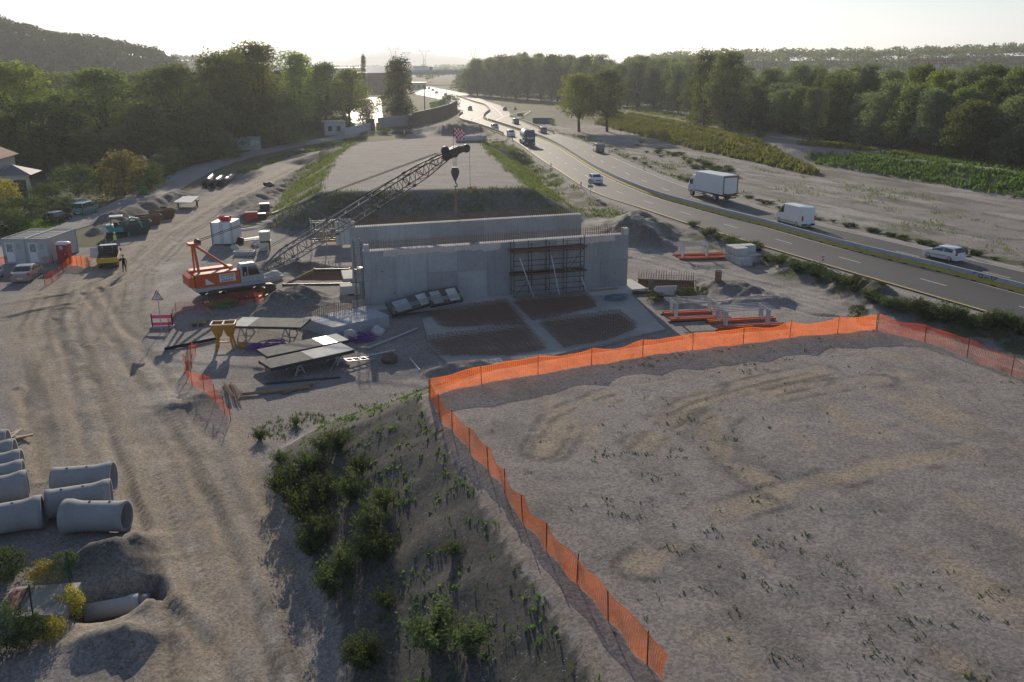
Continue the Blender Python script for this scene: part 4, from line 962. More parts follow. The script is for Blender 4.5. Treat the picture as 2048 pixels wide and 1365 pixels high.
# ------------------------------------------------------------------ orange site netting
def net_mat(name, col, dens):
    t = NT(name); a = t.attr('net'); sp = t.n('SeparateColor'); t.put(sp.inputs[0], a.outputs['Color'])
    s_, v_ = sp.outputs[0], sp.outputs[1]; c = t.co(); n = t.noise(c, 1.1, 4, .65)
    fs = t.math('FRACT', t.math('MULTIPLY', s_, 9)); fv = t.math('FRACT', t.math('MULTIPLY', v_, 13))
    solid = t.math('MAXIMUM', t.math('LESS_THAN', fs, .38), t.math('LESS_THAN', fv, .42))
    al = t.math('MAXIMUM', t.math('MULTIPLY', solid, t.math('ADD', t.math('MULTIPLY', n, .5), dens-.25)), t.ramp(t.math('ABSOLUTE', t.math('SUBTRACT', v_, .98)), .03, 0), True)
    base = t.mix(t.ramp(n, .35, .65), col, tuple(x*.75 for x in col))
    d = t.n('BsdfDiffuse'); t.put(d.inputs[0], base); tr = t.n('BsdfTranslucent'); t.put(tr.inputs[0], base)
    m1 = t.n('MixShader'); m1.inputs[0].default_value = .6; t.put(m1.inputs[1], d.outputs[0]); t.put(m1.inputs[2], tr.outputs[0])
    m2 = t.n('MixShader'); t.put(m2.inputs[0], al); tp = t.n('BsdfTransparent'); t.put(m2.inputs[1], tp.outputs[0]); t.put(m2.inputs[2], m1.outputs[0])
    return t.done(m2.outputs[0])
NET = net_mat('orange netting', (.9,.19,.03), .92); NETL = net_mat('loose orange netting', (.84,.13,.04), .62)
NETF = net_mat('thin orange netting', (.84,.12,.04), .42)
POST = metal('fence stake', (.05,.035,.03), .6, .5)
def net_fence(lbl, pts, h, posts, seed, mat=NET, group=None, sag=.13, cat='net fence', lean=.0, flop=.05):
    """pts: world points on the terrain; posts: spacing in metres"""
    pts = resample(smooth([Vector(p) for p in pts], 4), .22); rr = random.Random(seed); o = pts[0].copy(); t = thing('net_fence', lbl, cat, o, 0, group)
    S = 0; V = []; A = []; F = []; nv = 7; ph = rr.random()*9
    step = max(2, int(posts/.22))
    for k, p in enumerate(pts):
        if k: S += (p-pts[k-1]).length
        d = (pts[min(k+1, len(pts)-1)]-pts[max(k-1, 0)]); d.z = 0; d.normalize(); nr = Vector((-d.y, d.x, 0))
        f = (k % step)/step; sg = sag*math.sin(PI*f)*(1+.8*math.sin(S*.5+ph)); wob = .10*math.sin(PI*f)*math.sin(S*1.3+ph)
        gz = float(H(p.x, p.y))
        for j in range(nv):
            v = j/(nv-1); hh = h-sg*1.2
            q = Vector((p.x, p.y, gz+.03))+Vector((0,0,hh*v))+nr*(wob*math.sin(PI*(v*.7+.3))+.05*math.sin(S*3.1+v*4+ph)+lean*v+flop*v*v*math.sin(S*.9+ph))
            V.append(q-o); A.append((S, v*h, 0, 1))
        if k:
            b = (k-1)*nv; c = k*nv
            for j in range(nv-1): F.append((b+j, c+j, c+j+1, b+j+1))
    np_mesh('netting', V, F, mat, t, {'net': A}, True)
    ks = list(range(0, len(pts), step))
    if len(pts)-1-ks[-1] > step*.5: ks.append(len(pts)-1)
    for k in ks:
        p = pts[k]; gz = float(H(p.x, p.y)); q = Vector((p.x, p.y, gz))-o; MB().tube(q-Vector((0,0,.1)), q+Vector((rr.uniform(-.05,.05)+lean*.9,rr.uniform(-.05,.05),h+.08)), .02, n=5).build('stake', POST, t)
    return t
def PP(l): return [P(a,b) for a,b in l]
net_fence('long orange net fence running down the dark slope edge to the camera', PP([(858,799),(893,850),(937,900),(985,952),(1026,1013),(1076,1083),(1154,1168),(1244,1275),(1335,1372)]), 1.0, 2.4, 1, group='orange net fences round the gravel platform')
net_fence('bright orange net fence along the back edge of the gravel platform', PP([(860,798),(900,781),(974,767),(1095,746),(1204,728),(1305,711),(1390,700),(1471,691),(1547,680),(1620,672),(1752,661)]), 1.0, 3.3, 2, group='orange net fences round the gravel platform')
net_fence('darker orange net fence down the right side of the gravel platform', PP([(1754,661),(1800,672),(1850,685),(1950,722),(2060,768),(2200,835)]), 1.05, 3.2, 3, NETL, 'orange net fences round the gravel platform')
net_fence('sagging orange net beside the haul road near the yellow hopper', PP([(384,735),(378,765),(402,782),(430,802),(462,842)]), 1.05, 2.0, 4, NETL, sag=.15, flop=.2)
net_fence('small orange net flap standing right of the pale puddle', PP([(374,748),(380,722),(392,710)]), 1.2, 1.1, 14, NETL, sag=.2, flop=.2)
net_fence('orange net fence in front of the crane track', PP([(338,662),(348,640),(356,626),(420,620),(480,612),(532,602)]), .95, 2.6, 5, NETF, sag=.1)
net_fence('orange net fence beside the tan saloon car', PP([(90,572),(112,560),(128,548)]), 1.1, 1.6, 6, NETL, sag=.1)
net_fence('crumpled bright orange net beside the red toilet', PP([(127,543),(140,534),(150,532),(168,536),(184,538)]), 1.15, 1.2, 7, NET, sag=.35, flop=.3)
net_fence('faded orange net in front of the two site cabins', PP([(-30,530),(10,528),(60,527),(108,528)]), .9, 2.5, 8, NETF)
# pink barrier round the warning sign
pk = thing('warning_barrier', 'low pink barrier with two bands round the foot of the warning sign', 'barrier', P(325,655), .1)
for x in (-.75,.8): MB().bx(x-.04,x+.04,-.04,.04,0,1.15).build('post', POST, pk)
for zz in (.15,.75): MB().bx(-.8,.8,-.03,.0,zz,zz+.28).build('band', PINK, pk)
MB().bx(-.9,.9,-.3,.3,-.05,.13).build('plinth', C_PAD, pk)
# ------------------------------------------------------------------ vehicles (front towards +x, wheels on z = 0)
TYRE = paint('tyre rubber', (.02,.02,.021), .8, 0, .4, .2, 4); RIM = metal('wheel rim', (.42,.43,.44), .35, .05); LAMP = paint('clear lamp', (.75,.76,.78), .1, 0, .05, .8); TAIL = paint('red lamp', (.45,.015,.02), .15, 0, .1, .7)
PLATE = paint('number plate', (.70,.70,.66), .4, 0, .1); TRIM = paint('black trim', (.025,.025,.027), .6, 0, .2)
def carpaint(n, c): return paint('car paint '+n, c, .28, 0, .18, .5, 1.2, .6)
P_WHITE = carpaint('white', (.74,.75,.77)); P_BLACK = carpaint('black', (.02,.021,.024)); P_GREY = carpaint('grey', (.13,.135,.145)); P_SILV = carpaint('silver', (.46,.47,.49)); P_TAN = carpaint('tan', (.30,.245,.205)); P_TEAL = carpaint('teal', (.05,.20,.21)); P_RED = carpaint('dark red', (.13,.02,.02)); P_BLUE = carpaint('blue', (.05,.09,.18))
def wheel(t, x, y, r, w=.2):
    wz = MB(); s = 1 if y > 0 else -1
    wz.smooth().lathe([(0,-w/2),(r*.9,-w/2),(r,-w/2+.03),(r,w/2-.03),(r*.9,w/2),(r*.68,w/2),(r*.66,w/2-.03),(0,w/2-.03)] if s > 0 else [(0,w/2),(r*.9,w/2),(r,w/2-.03),(r,-w/2+.03),(r*.9,-w/2),(r*.68,-w/2),(r*.66,-w/2+.03),(0,-w/2+.03)], (0,0,0), 'Y', 16)
    o = wz.build('wheel', TYRE, t, (x, y, r)); q = MB().lathe([(0,s*(w/2-.01)),(r*.2,s*(w/2-.005)),(r*.62,s*(w/2-.02)),(r*.64,s*(w/2-.028))], (0,0,0), 'Y', 14).build('rim', RIM, o); return o
STY = {  # topline, (rear glass, windscreen) segments, side glass spans, belt, half width, wheel radius, axles
 'hatch': ([(-1.92,.5),(-1.9,.92),(-1.5,1.36),(-.9,1.45),(.15,1.43),(.92,.98),(1.7,.78),(1.9,.5)], (1,4), [(-1.45,-.5),(-.42,.62)], .93, .83, .29, (-1.18,1.22)),
 'saloon': ([(-2.25,.5),(-2.2,.96),(-1.6,1.02),(-.95,1.38),(-.35,1.45),(.35,1.41),(1.1,1.0),(2.0,.82),(2.24,.5)], (2,5), [(-1.15,-.2),(-.12,.78)], .95, .88, .31, (-1.35,1.38)),
 'suv': ([(-2.25,.6),(-2.2,1.1),(-2.0,1.6),(-1.3,1.72),(.3,1.70),(1.05,1.15),(2.05,1.0),(2.25,.6)], (1,4), [(-1.85,-.9),(-.82,-.02),(.06,.72)], 1.1, .92, .35, (-1.35,1.42)),
 'mpv': ([(-2.0,.55),(-1.97,1.08),(-1.86,1.75),(-1.2,1.83),(.55,1.8),(1.2,1.1),(1.85,.92),(2.0,.55)], (1,4), [(-1.78,-.75),(-.66,.2),(.26,.85)], 1.08, .84, .3, (-1.25,1.3)),
 'van': ([(-2.8,.55),(-2.78,1.3),(-2.70,2.42),(-2.1,2.56),(1.0,2.52),(1.4,2.28),(2.1,1.38),(2.65,1.12),(2.8,.6)], (None,5), [(1.0,1.75)], 1.36, 1.0, .34, (-1.75,1.85)),
 'minibus': ([(-2.4,.55),(-2.38,1.15),(-2.3,1.85),(-1.8,1.97),(1.0,1.95),(1.75,1.2),(2.25,1.05),(2.4,.6)], (1,4), [(-2.15,-1.1),(-1.0,.1),(.2,1.25)], 1.15, .95, .33, (-1.5,1.55)),
}
def make_car(name, label, cat, style, pm, loc=(0,0,0), rz=0, group=None, plates=True):
    top, (gr, gw), sides, belt, hw, wr, ax = STY[style]; t = thing(name, label, cat, loc, rz, group)
    xs = np.array([p[0] for p in top]); zs = np.array([p[1] for p in top]); zmax = zs.max(); zb = wr*.62
    def hwz(z): return hw if z <= belt else hw*(1-.17*(z-belt)/max(zmax-belt, .01)) if style not in ('van','minibus','mpv') else hw*(1-.10*(z-belt)/(zmax-belt))
    XS = sorted(set(list(xs)+list(np.linspace(xs[0], xs[-1], 15))))
    rings = []
    for x in XS:
        zt = float(np.interp(x, xs, zs)); en = 1-.10*max(0, (abs(x)-abs(xs[0])+.55)/.55)
        zl = [zb, zb+.12, min(.55,zt-.06), min(belt-.05, zt-.03)]+[min(max(belt, 0)+(zt-belt)*f, zt-.02+.01*f) if zt > belt else zt-.02+.005*f for f in (.05,.5,.93)]
        ws = [hw*.94, hw, hw*1.0, hwz(zl[3])]+[hwz(z) for z in zl[4:]]
        left = [(x, -w*en, z) for w, z in zip(ws, zl)]; tw = hwz(zt)*.86*en
        rings.append(left+[(x,-tw,zt),(x,tw,zt)]+[(x, w*en, z) for w, z in zip(ws[::-1], zl[::-1])])
    b = MB().smooth(); b.loft(rings); body = b.build('body', pm, t)
    sh = body.modifiers.new('edge', 'EDGE_SPLIT'); sh.split_angle = R(38)
    def zt_(x): return float(np.interp(x, xs, zs))
    def cross(seg, nm):
        (x0,z0),(x1,z1) = top[seg], top[seg+1]
        if z0 > z1: (x0,z0),(x1,z1) = (x1,z1),(x0,z0)
        d = Vector((z1-z0, 0, -(x1-x0))).normalized(); d = d if d.z > 0 else -d; pts = []
        for f in (.06, .95):
            x, z = x0+(x1-x0)*f, z0+(z1-z0)*f; w = hwz(z)*(.90 if f < .5 else .84); pts.append((Vector((x,-w,z))+d*.012, Vector((x,w,z))+d*.012))
        q = [pts[0][0],pts[0][1],pts[1][1],pts[1][0]]; MB().add(q+[p-d*.01 for p in q], [(0,1,2,3),(7,6,5,4),(0,4,5,1),(1,5,6,2),(2,6,7,3),(3,7,4,0)]).build(nm, GLASS, t)
    if gr is not None: cross(gr, 'rear_window')
    cross(gw, 'windscreen')
    for s in (-1,1):
        for k, (xa, xb) in enumerate(sides):
            q = []
            for x, f in ((xa,0),(xb,0),(xb,1),(xa,1)):
                zt = zt_(x)-.10; z = belt+.02 if f == 0 else max(belt+.06, zt); q.append(Vector((x, s*(hwz(z)+.006), z)))
            MB().add(q+[p-Vector((0,s*.012,0)) for p in q], [(0,1,2,3),(7,6,5,4),(0,4,5,1),(1,5,6,2),(2,6,7,3),(3,7,4,0)]).build('side_window', GLASS, t)
        for x in ax: wheel(t, x, s*(hw-.09), wr); 
        MB().bbox((sides[-1][1]-.02, s*(hw+.10), belt+.08), (.12,.18,.13), .02).build('door_mirror', TRIM, t)
        xf, xr = xs[-1], xs[0]; zf = zs[-2]
        MB().bbox((xf-.17, s*hw*.72, zf-.10), (.34,.30,.13), .03).build('headlight', LAMP, t)
        zz = zs[1] if style not in ('van',) else 1.25
        MB().bbox((xr+.06, s*hw*.86, zz-.08), (.16,.2,.26 if style != 'van' else .6), .03).build('tail_light', TAIL, t)
        MB().bx(ax[0]+wr+.1, ax[1]-wr-.1, s*hw-.012 if s > 0 else s*hw-.014, s*hw+.014 if s > 0 else s*hw+.012, .48, .54).build('side_trim', TRIM, t)
    for x, s in ((xs[-1],1),(xs[0],-1)):
        MB().bbox((x-s*.05, 0, zb+.2), (.16, hw*1.82, .26), .04).build('bumper', TRIM if style in ('van','mpv') else pm, t)
        if plates: MB().bx(x+s*.035-.006, x+s*.035+.006, -.26, .26, zb+.22, zb+.33).build('number_plate', PLATE, t)
    MB().bx(xs[-1]-.02, xs[-1]+.015, -hw*.5, hw*.5, zb+.38, zb+.5).build('grille', TRIM, t)
    return t
def put(t, rear, front, side=0, z=None):
    """stand a vehicle with the wheels of one side (side=+1 left, -1 right, 0 middle) on two picture points"""
    a = P(*rear) if z is None else G(*rear, z); b = P(*front) if z is None else G(*front, z); d = Vector((b.x-a.x, b.y-a.y, 0)).normalized(); n = Vector((-d.y, d.x, 0)); c = (a+b)/2-n*side*.8
    t.location = (c.x, c.y, (z if z is not None else float(H(c.x, c.y)))); t.rotation_euler.z = math.atan2(d.y, d.x); return t
RZ = .505
put(make_car('hatchback', 'white five-door hatchback driving away beside the graffiti barrier', 'car', 'hatch', P_WHITE), (1896,524), (1857,516), 1, RZ)
vn = put(make_car('delivery_van', 'tall white panel van driving away behind the box truck', 'van', 'van', P_WHITE), (1603,457), (1553,443), 1, RZ)
put(make_car('hatchback', 'pale car coming towards the camera beside the round sign', 'car', 'hatch', P_WHITE), (1181,360), (1203,372), 0, RZ)
put(make_car('passenger_van', 'black passenger van driving away on the far carriageway', 'van', 'minibus', P_BLACK), (1205,308), (1189,300), 0, RZ)
sv = put(make_car('suv', 'dark sport utility car driving away beside the tanker truck', 'car', 'suv', P_GREY), (1090,268), (1081,264), 0, RZ)
put(make_car('estate_car', 'small grey car driving away past the yellow board', 'car', 'mpv', P_GREY), (1034,249), (1029,247), 0, RZ)
put(make_car('suv', 'white car with roof bars coming just behind the tanker truck', 'car', 'suv', P_WHITE), (1018,271), (1026,275.5), 0, RZ)
put(make_car('pickup_truck', 'white pickup coming second behind the tanker truck', 'pickup', 'suv', P_SILV), (984,257), (996,263), 0, RZ)
put(make_car('hatchback', 'silver car coming round the bend of the highway', 'car', 'suv', P_SILV), (939,219.5), (941,222.5), 0, RZ)
put(make_car('hatchback', 'dark red car driving away into the highway bend', 'car', 'hatch', P_RED), (1011,222.5), (1008,220), 0, RZ)
far0 = make_car('queue_car', 'grey car in the far queue, nearest the crossing', 'car', 'hatch', P_GREY, group='cars queueing on the far highway'); put(far0, (871,186), (875,188.5), 0, RZ)
for (a, b, mtl, lb) in (((864,181),(867,183),P_WHITE,'white car in the far queue behind the grey one'), ((857,177.5),(859,179),P_SILV,'silver car at the tail of the far queue'), ((896,194),(899,197),P_WHITE,'white car waiting left of the far median guard'), ((890,190.5),(892,192.5),P_GREY,'grey car behind the white car left of the far median guard'), ((849,174),(851,175),P_BLUE,'blue car farthest along the highway')):
    c = dup(far0, (0,0,0), 0, lb); put(c, a, b, 0, RZ); remat(c, mtl, ('body','bumper'))
# parked cars on the left
put(make_car('parked_car', 'black hatchback parked on the lane verge', 'car', 'hatch', P_BLACK), (112,448), (143,440), -1)
put(make_car('parked_van', 'teal small family van with windows parked on the lane', 'van', 'mpv', P_TEAL), (166,434), (200,424), -1)
put(make_car('parked_car', 'dark car half hidden behind the teal van', 'car', 'saloon', P_BLACK), (140,420), (170,413), 0)
put(make_car('parked_car', 'silver car at the left frame edge behind the site cabins', 'car', 'mpv', P_SILV), (-22,478), (10,468), -1)
put(make_car('parked_car', 'dusty tan saloon parked in front of the site cabins', 'car', 'saloon', P_TAN), (60,566), (87,546), -1)
put(make_car('parked_car', 'white car left of the tan saloon, cut by the frame', 'car', 'hatch', P_WHITE), (-16,568), (10,551), -1)
put(make_car('parked_car', 'pale car parked behind the white yard wall', 'car', 'hatch', P_SILV), (692,252), (706,252), 0)
# ------------------------------------------------------------------ box truck
bt = thing('box_truck', 'white box truck with roller door driving away on the far carriageway', 'truck')
MB().bbox((-1.1,0,2.35), (6.9,2.5,2.6), .04).build('cargo_box', paint('truck white', (.73,.75,.78), .4, 0, .12, .4, .6), bt)
MB().bbox((-1.1,0,3.70), (6.7,2.4,.1), .04).build('roof_skin', WHITE, bt)
FR = paint('truck frame', (.22,.12,.10), .5, 0, .3)
f = MB(); f.bx(-4.63,-4.54,-1.27,-1.13,1.04,3.68); f.bx(-4.63,-4.54,1.13,1.27,1.04,3.68); f.bx(-4.63,-4.54,-1.13,1.13,3.45,3.68); f.bx(-4.63,-4.54,-1.13,1.13,1.04,1.16); f.build('rear_frame', FR, bt)
dr = MB()
for k in range(9): dr.bx(-4.575,-4.555,-1.12,1.12,1.17+k*.253,1.17+k*.253+.245)
dr.build('roller_door', WHITE, bt)
for s in (-1,1): MB().bx(-4.66,-4.635,s*.98-.28,s*.98+.28,1.06,1.24).build('tail_light', TAIL, bt)
c = MB(); c.loft([[(x,-w,z0),(x,w,z0),(x,w,zm),(x,w*.92,z1),(x,-w*.92,z1),(x,-w,zm)] for x, w, z0, zm, z1 in ((2.45,1.2,.75,1.9,2.75),(3.5,1.2,.75,1.9,2.75),(3.75,1.2,.7,1.85,2.7),(4.15,1.15,.6,1.6,1.75),(4.2,1.1,.55,1.4,1.5))]); cb = c.build('cab', WHITE, bt)
MB().bbox((3.0,0,2.95), (1.0,1.9,.42), .12).build('wind_deflector', WHITE, bt)
MB().add([(3.80,-1.02,2.62),(3.80,1.02,2.62),(4.18,1.06,1.76),(4.18,-1.06,1.76)], [(0,1,2,3)]).build('windscreen', GLASS, bt)
for s in (-1,1):
    MB().bx(2.95,3.72,s*1.205-.006,s*1.205+.006,1.75,2.45).build('side_window', GLASS, bt); MB().bbox((3.95,s*1.38,2.2), (.12,.2,.55), .02).build('door_mirror', TRIM, bt); MB().bbox((4.17,s*.85,.95), (.1,.35,.22), .02).build('headlight', LAMP, bt)
    for zz in (.55,.82): MB().bx(-1.6,1.9,s*1.2-.02,s*1.2+.02,zz,zz+.12).build('side_guard', STEEL, bt)
    wheel(bt, 3.1, s*1.05, .48, .3); wheel(bt, -2.6, s*1.0, .48, .5)
MB().bx(-4.4,3.9,-.45,.45,.62,1.0).build('chassis', TRIM, bt); MB().bx(-4.6,-4.45,-1.1,1.1,.45,.6).build('rear_bumper', TRIM, bt)
put(bt, (1449,405), (1377,389), 1, RZ)
# ------------------------------------------------------------------ tanker truck
tk = thing('tanker_truck', 'blue tanker truck with a shiny silver tank coming towards the camera', 'truck')
INOX = metal('polished steel tank', (.62,.64,.66), .25, .02)
tank = MB().smooth(); prof = [(0,-6.0),(.7,-5.95),(1.0,-5.8),(1.12,-5.5)]+[(1.12,x) for x in (-4,-2,0)]+[(1.12,1.3),(1.0,1.6),(.7,1.75),(0,1.8)]; tank.lathe(prof, (0,0,2.35), 'X', 28); tank.build('tank', INOX, tk)
hb = MB()
for x in (-5,-3.4,-1.8,-.2,1.2): hb.lathe([(1.12,x-.05),(1.15,x-.05),(1.15,x+.05),(1.12,x+.05)], (0,0,2.35), 'X', 28)
hb.build('tank_band', STEEL, tk); w_ = MB(); w_.bx(-5.2,1.2,-.35,.35,3.44,3.5)
for s in (-.5,.5): w_.bar((-5.2,s,3.75),(1.2,s,3.75),.05); [w_.bar((x,s,3.3),(x,s,3.75),.05) for x in (-5,-3,-1,1)]
w_.build('walkway', STEEL, tk)
for x in (-4.2,-2,.2): MB().lathe([(0,0),(.28,0),(.28,.2),(0,.24)], (x,0,3.48), 'Z', 14).build('hatch', STEEL, tk)
c = MB(); c.loft([[(x,-w,.8),(x,w,.8),(x,w,zm),(x,w*.9,z1),(x,-w*.9,z1),(x,-w,zm)] for x, w, zm, z1 in ((2.2,1.24,2.9,3.55),(3.3,1.24,2.9,3.75),(4.0,1.24,2.7,3.45),(4.3,1.2,2.1,2.3),(4.42,1.15,1.7,1.8))]); c.build('cab', BLUE, tk)
MB().add([(4.03,-1.08,3.3),(4.03,1.08,3.3),(4.33,1.12,2.28),(4.33,-1.12,2.28)], [(0,1,2,3)]).build('windscreen', GLASS, tk); MB().bx(4.02,4.35,-1.1,1.1,3.32,3.45).build('sun_visor', TRIM, tk)
MB().bx(4.36,4.45,-.95,.95,.75,1.6).build('grille', TRIM, tk); MB().bbox((4.35,0,.55), (.3,2.45,.45), .05).build('bumper', BLUE, tk)
for s in (-1,1):
    MB().bbox((4.46,s*.85,.75), (.12,.42,.2), .03).build('headlight', LAMP, tk); MB().bbox((4.1,s*1.42,2.6), (.12,.2,.7), .02).build('door_mirror', TRIM, tk); MB().bx(2.9,3.95,s*1.245-.006,s*1.245+.006,2.15,2.85).build('side_window', GLASS, tk)
    wheel(tk, 3.2, s*1.05, .5, .32); wheel(tk, .6, s*1.0, .5, .5)
    for x in (-3,-4.2,-5.3): wheel(tk, x, s*1.0, .5, .4)
    MB().bx(1.0,2.4,s*1.1-.25,s*1.1+.05,.5,1.05).build('fuel_tank', TRIM, tk); MB().bx(-2.3,.0,s*1.15-.03,s*1.15+.03,.5,1.1).build('side_guard', STEEL, tk)
MB().bx(-5.9,4.0,-.45,.45,.75,1.2).build('chassis', TRIM, tk)
def text(s, size, mtl, name, parent, loc, rot, ext_=.008, bold=0):
    cu = bpy.data.curves.new(name, 'FONT'); cu.body = s; cu.size = size; cu.align_x = 'CENTER'; cu.align_y = 'CENTER'; cu.extrude = ext_; cu.offset = bold
    tmp = bpy.data.objects.new(name, cu); COL.objects.link(tmp); bpy.context.view_layer.update(); me = bpy.data.meshes.new_from_object(tmp.evaluated_get(bpy.context.evaluated_depsgraph_get()))
    COL.objects.unlink(tmp); bpy.data.objects.remove(tmp); me.materials.clear(); me.materials.append(mtl); o = bpy.data.objects.new(name, me); COL.objects.link(o); o.location = loc; o.rotation_euler = rot
    if parent is not None: o.parent = parent; _reg(o, parent)
    return o
text('Samat', .62, WHITE, 'lettering', tk, (4.462,0,1.95), (PI/2-.33,0,PI/2), .01, .02)
put(tk, (1040,281), (1072,300), 0, RZ)
# ------------------------------------------------------------------ site pickup with yellow tail board
pk = thing('flatbed_pickup', 'dusty white flatbed pickup with a yellow tail board and its left door open', 'pickup')
c = MB().smooth(); c.loft([[(x,-w,.45),(x,w,.45),(x,w,zm),(x,w*.86,z1),(x,-w*.86,z1),(x,-w,zm)] for x, w, zm, z1 in ((.15,.92,1.1,1.95),(.3,.92,1.1,2.0),(1.2,.92,1.1,1.98),(1.9,.9,1.1,1.25),(2.6,.88,1.0,1.08),(2.75,.8,.8,.9))]); cb = c.build('cab', WHITE, pk); e_ = cb.modifiers.new('edge','EDGE_SPLIT'); e_.split_angle = R(35)
MB().add([(.13,-.74,1.2),(.13,.74,1.2),(.14,.70,1.85),(.14,-.70,1.85)], [(0,1,2,3)]).build('rear_window', GLASS, pk)
for s in (-1,1): MB().add([(.4,s*.925,1.15),(1.65,s*.925,1.15),(1.2,s*.83,1.85),(.4,s*.83,1.85)], [(0,1,2,3)]).build('side_window', GLASS, pk); MB().bbox((1.55,s*1.08,1.25), (.12,.18,.26), .02).build('door_mirror', TRIM, pk)
dd = MB().box((0,.45,0), (.05,.95,1.1)).build('door', WHITE, pk, (1.3,.93,1.15), .25)
MB().bx(-2.6,.05,-.98,.98,.78,.86).build('bed_floor', DSTEEL, pk)
for s in (-1,1): MB().bx(-2.58,.05,s*.98-.025,s*.98+.025,.86,1.22).build('side_board', YELLOW, pk)
MB().bx(-2.66,-2.6,-1.0,1.0,.72,1.22).build('tail_board', YELLOW, pk); MB().bx(-.02,.06,-.95,.95,.86,2.05).build('headboard', DSTEEL, pk)
MB().lathe([(.15,-.5),(.55,-.5),(.55,-.42),(.3,-.42),(.3,.42),(.55,.42),(.55,.5),(.15,.5)], (-.55,0,1.42), 'Y', 20, closed=True).build('cable_reel', CABLE, pk)
for s in (-1,1):
    wheel(pk, 1.9, s*.8, .36, .24); wheel(pk, -1.4, s*.78, .36, .34); MB().bx(-2.69,-2.665,s*.8-.12,s*.8+.12,.56,.68).build('tail_light', TAIL, pk)
MB().bx(-2.5,2.5,-.4,.4,.42,.7).build('chassis', TRIM, pk); MB().bx(-2.64,-2.5,-.9,.9,.42,.52).build('rear_bumper', TRIM, pk)
put(pk, (214,548), (226,512), 0)
tarp = MB()
rr = random.Random(2)
for k in range(14): tarp.bar((rr.uniform(-2.4,-1.2),rr.uniform(-.8,.8),.9+rr.random()*.3), (rr.uniform(-2.4,-1.0),rr.uniform(-.8,.8),.9+rr.random()*.35), .12, .08)
tl_ = tarp.build('timber_load', PLY, None, pk.location, pk.rotation_euler.z); tag(tl_, 'dark loose timber lying on the yellow pickup bed', 'timber')
# ------------------------------------------------------------------ crawler crane
cr_a = P(455,604); tipXY = G(918,432,5.2); boomdir = Vector((tipXY.x-cr_a.x, tipXY.y-cr_a.y, 0))
TIP = AT(918,297,tipXY.y+.4)
def cl(q): return q  # crane parts are built in a frame turned to the boom
cyaw = math.atan2(TIP.y-(cr_a.y+1.3), TIP.x-cr_a.x); cd_ = Vector((math.cos(cyaw), math.sin(cyaw), 0)); cn_ = Vector((-cd_.y, cd_.x, 0))
CB = cr_a+cn_*1.75+cd_*1.35; CB.z = max(float(H(CB.x+u, CB.y+v)) for u in (-2,0,2) for v in (-1.5,0,1.5))
CB.z += .0
cr = thing('crawler_crane', 'orange and grey crawler crane with a long lattice boom over the walls', 'crane', CB, cyaw)
TR = metal('track steel', (.10,.09,.085), .6, .5)
for s in (-1,1):
    o = MB(); n = 46; Lt, r = 5.0, .52; per = 2*Lt+2*PI*r; shoes = []
    prof = [(-Lt/2+(Lt)*k/10, .04) for k in range(11)]+[(Lt/2+r*math.sin(a), .04+r-r*math.cos(a)) for a in [PI*k/8 for k in range(1,8)]]+[(Lt/2-Lt*k/10, .04+2*r) for k in range(11)]+[(-Lt/2-r*math.sin(a), .04+r+r*math.cos(a)) for a in [PI*k/8 for k in range(1,8)]]
    rp = resample([Vector((a,0,b)) for a, b in prof+[prof[0]]], .17)
    for k in range(len(rp)):
        a = rp[k]; b = rp[(k+1) % len(rp)]
        if (b-a).length > .4: continue
        d = (b-a).normalized(); o.bar(a, a+d*.14, .62, .07, up=(0,1,0) if False else (d.z, 0, -d.x) if abs(d.z) < .99 else (1,0,0))
    tr = o.build('crawler_track', TR, cr, (0, s*1.75, 0))
    fr = MB(); fr.bx(-Lt/2+.1, Lt/2-.1, -.2, .2, .22, .78); fr.build('track_frame', RED if False else paint('track frame', (.16,.05,.03), .6, 0, .5), tr)
    for x in [-Lt/2, Lt/2]: MB().lathe([(0,-.24),(r-.06,-.24),(r-.06,.24),(0,.24)], (x,0,.04+r), 'Y', 16).build('sprocket', TR, tr)
    for k in range(7): MB().lathe([(0,-.22),(.14,-.22),(.14,.22),(0,.22)], (-1.9+k*.63,0,.2), 'Y', 10).build('roller', TR, tr)
MB().bx(-.9,.9,-1.5,1.5,.45,.85).build('carbody', DSTEEL, cr); MB().lathe([(0,.85),(.85,.85),(.85,1.05),(0,1.05)], (0,0,0), 'Z', 24).build('slew_ring', DSTEEL, cr)
CO = paint('crane orange', (.60,.105,.03), .45, 0, .3, .4, 1.2)
MB().bbox((-.75,0,1.22), (6.1,2.9,.34), .04).build('turntable', GREYP, cr)
for s in (-1,1):
    MB().bbox((-1.85,s*1.0,1.98), (3.85,.9,1.16), .06).build('engine_housing', CO, cr); MB().bx(-3.6,.05,s*1.0-.46,s*1.0+.46,2.562,2.60).build('housing_roof', paint('faded orange roof', (.62,.36,.26), .6, 0, .4), cr)
w = MB(); w.loft([[(-3.85,-1.4,1.42),(-3.85,1.4,1.42),(-3.85,1.4,2.45),(-3.85,-1.4,2.45)],[(-4.25,-1.15,1.5),(-4.25,1.15,1.5),(-4.25,1.15,2.3),(-4.25,-1.15,2.3)]]); w.build('counterweight', CO, cr)
for x in (-1.2,-.2): MB().lathe([(0,-.5),(.42,-.5),(.42,-.45),(.3,-.45),(.3,.45),(.42,.45),(.42,.5),(0,.5)], (x,0,1.9), 'Y', 16).build('winch_drum', CABLE, cr)
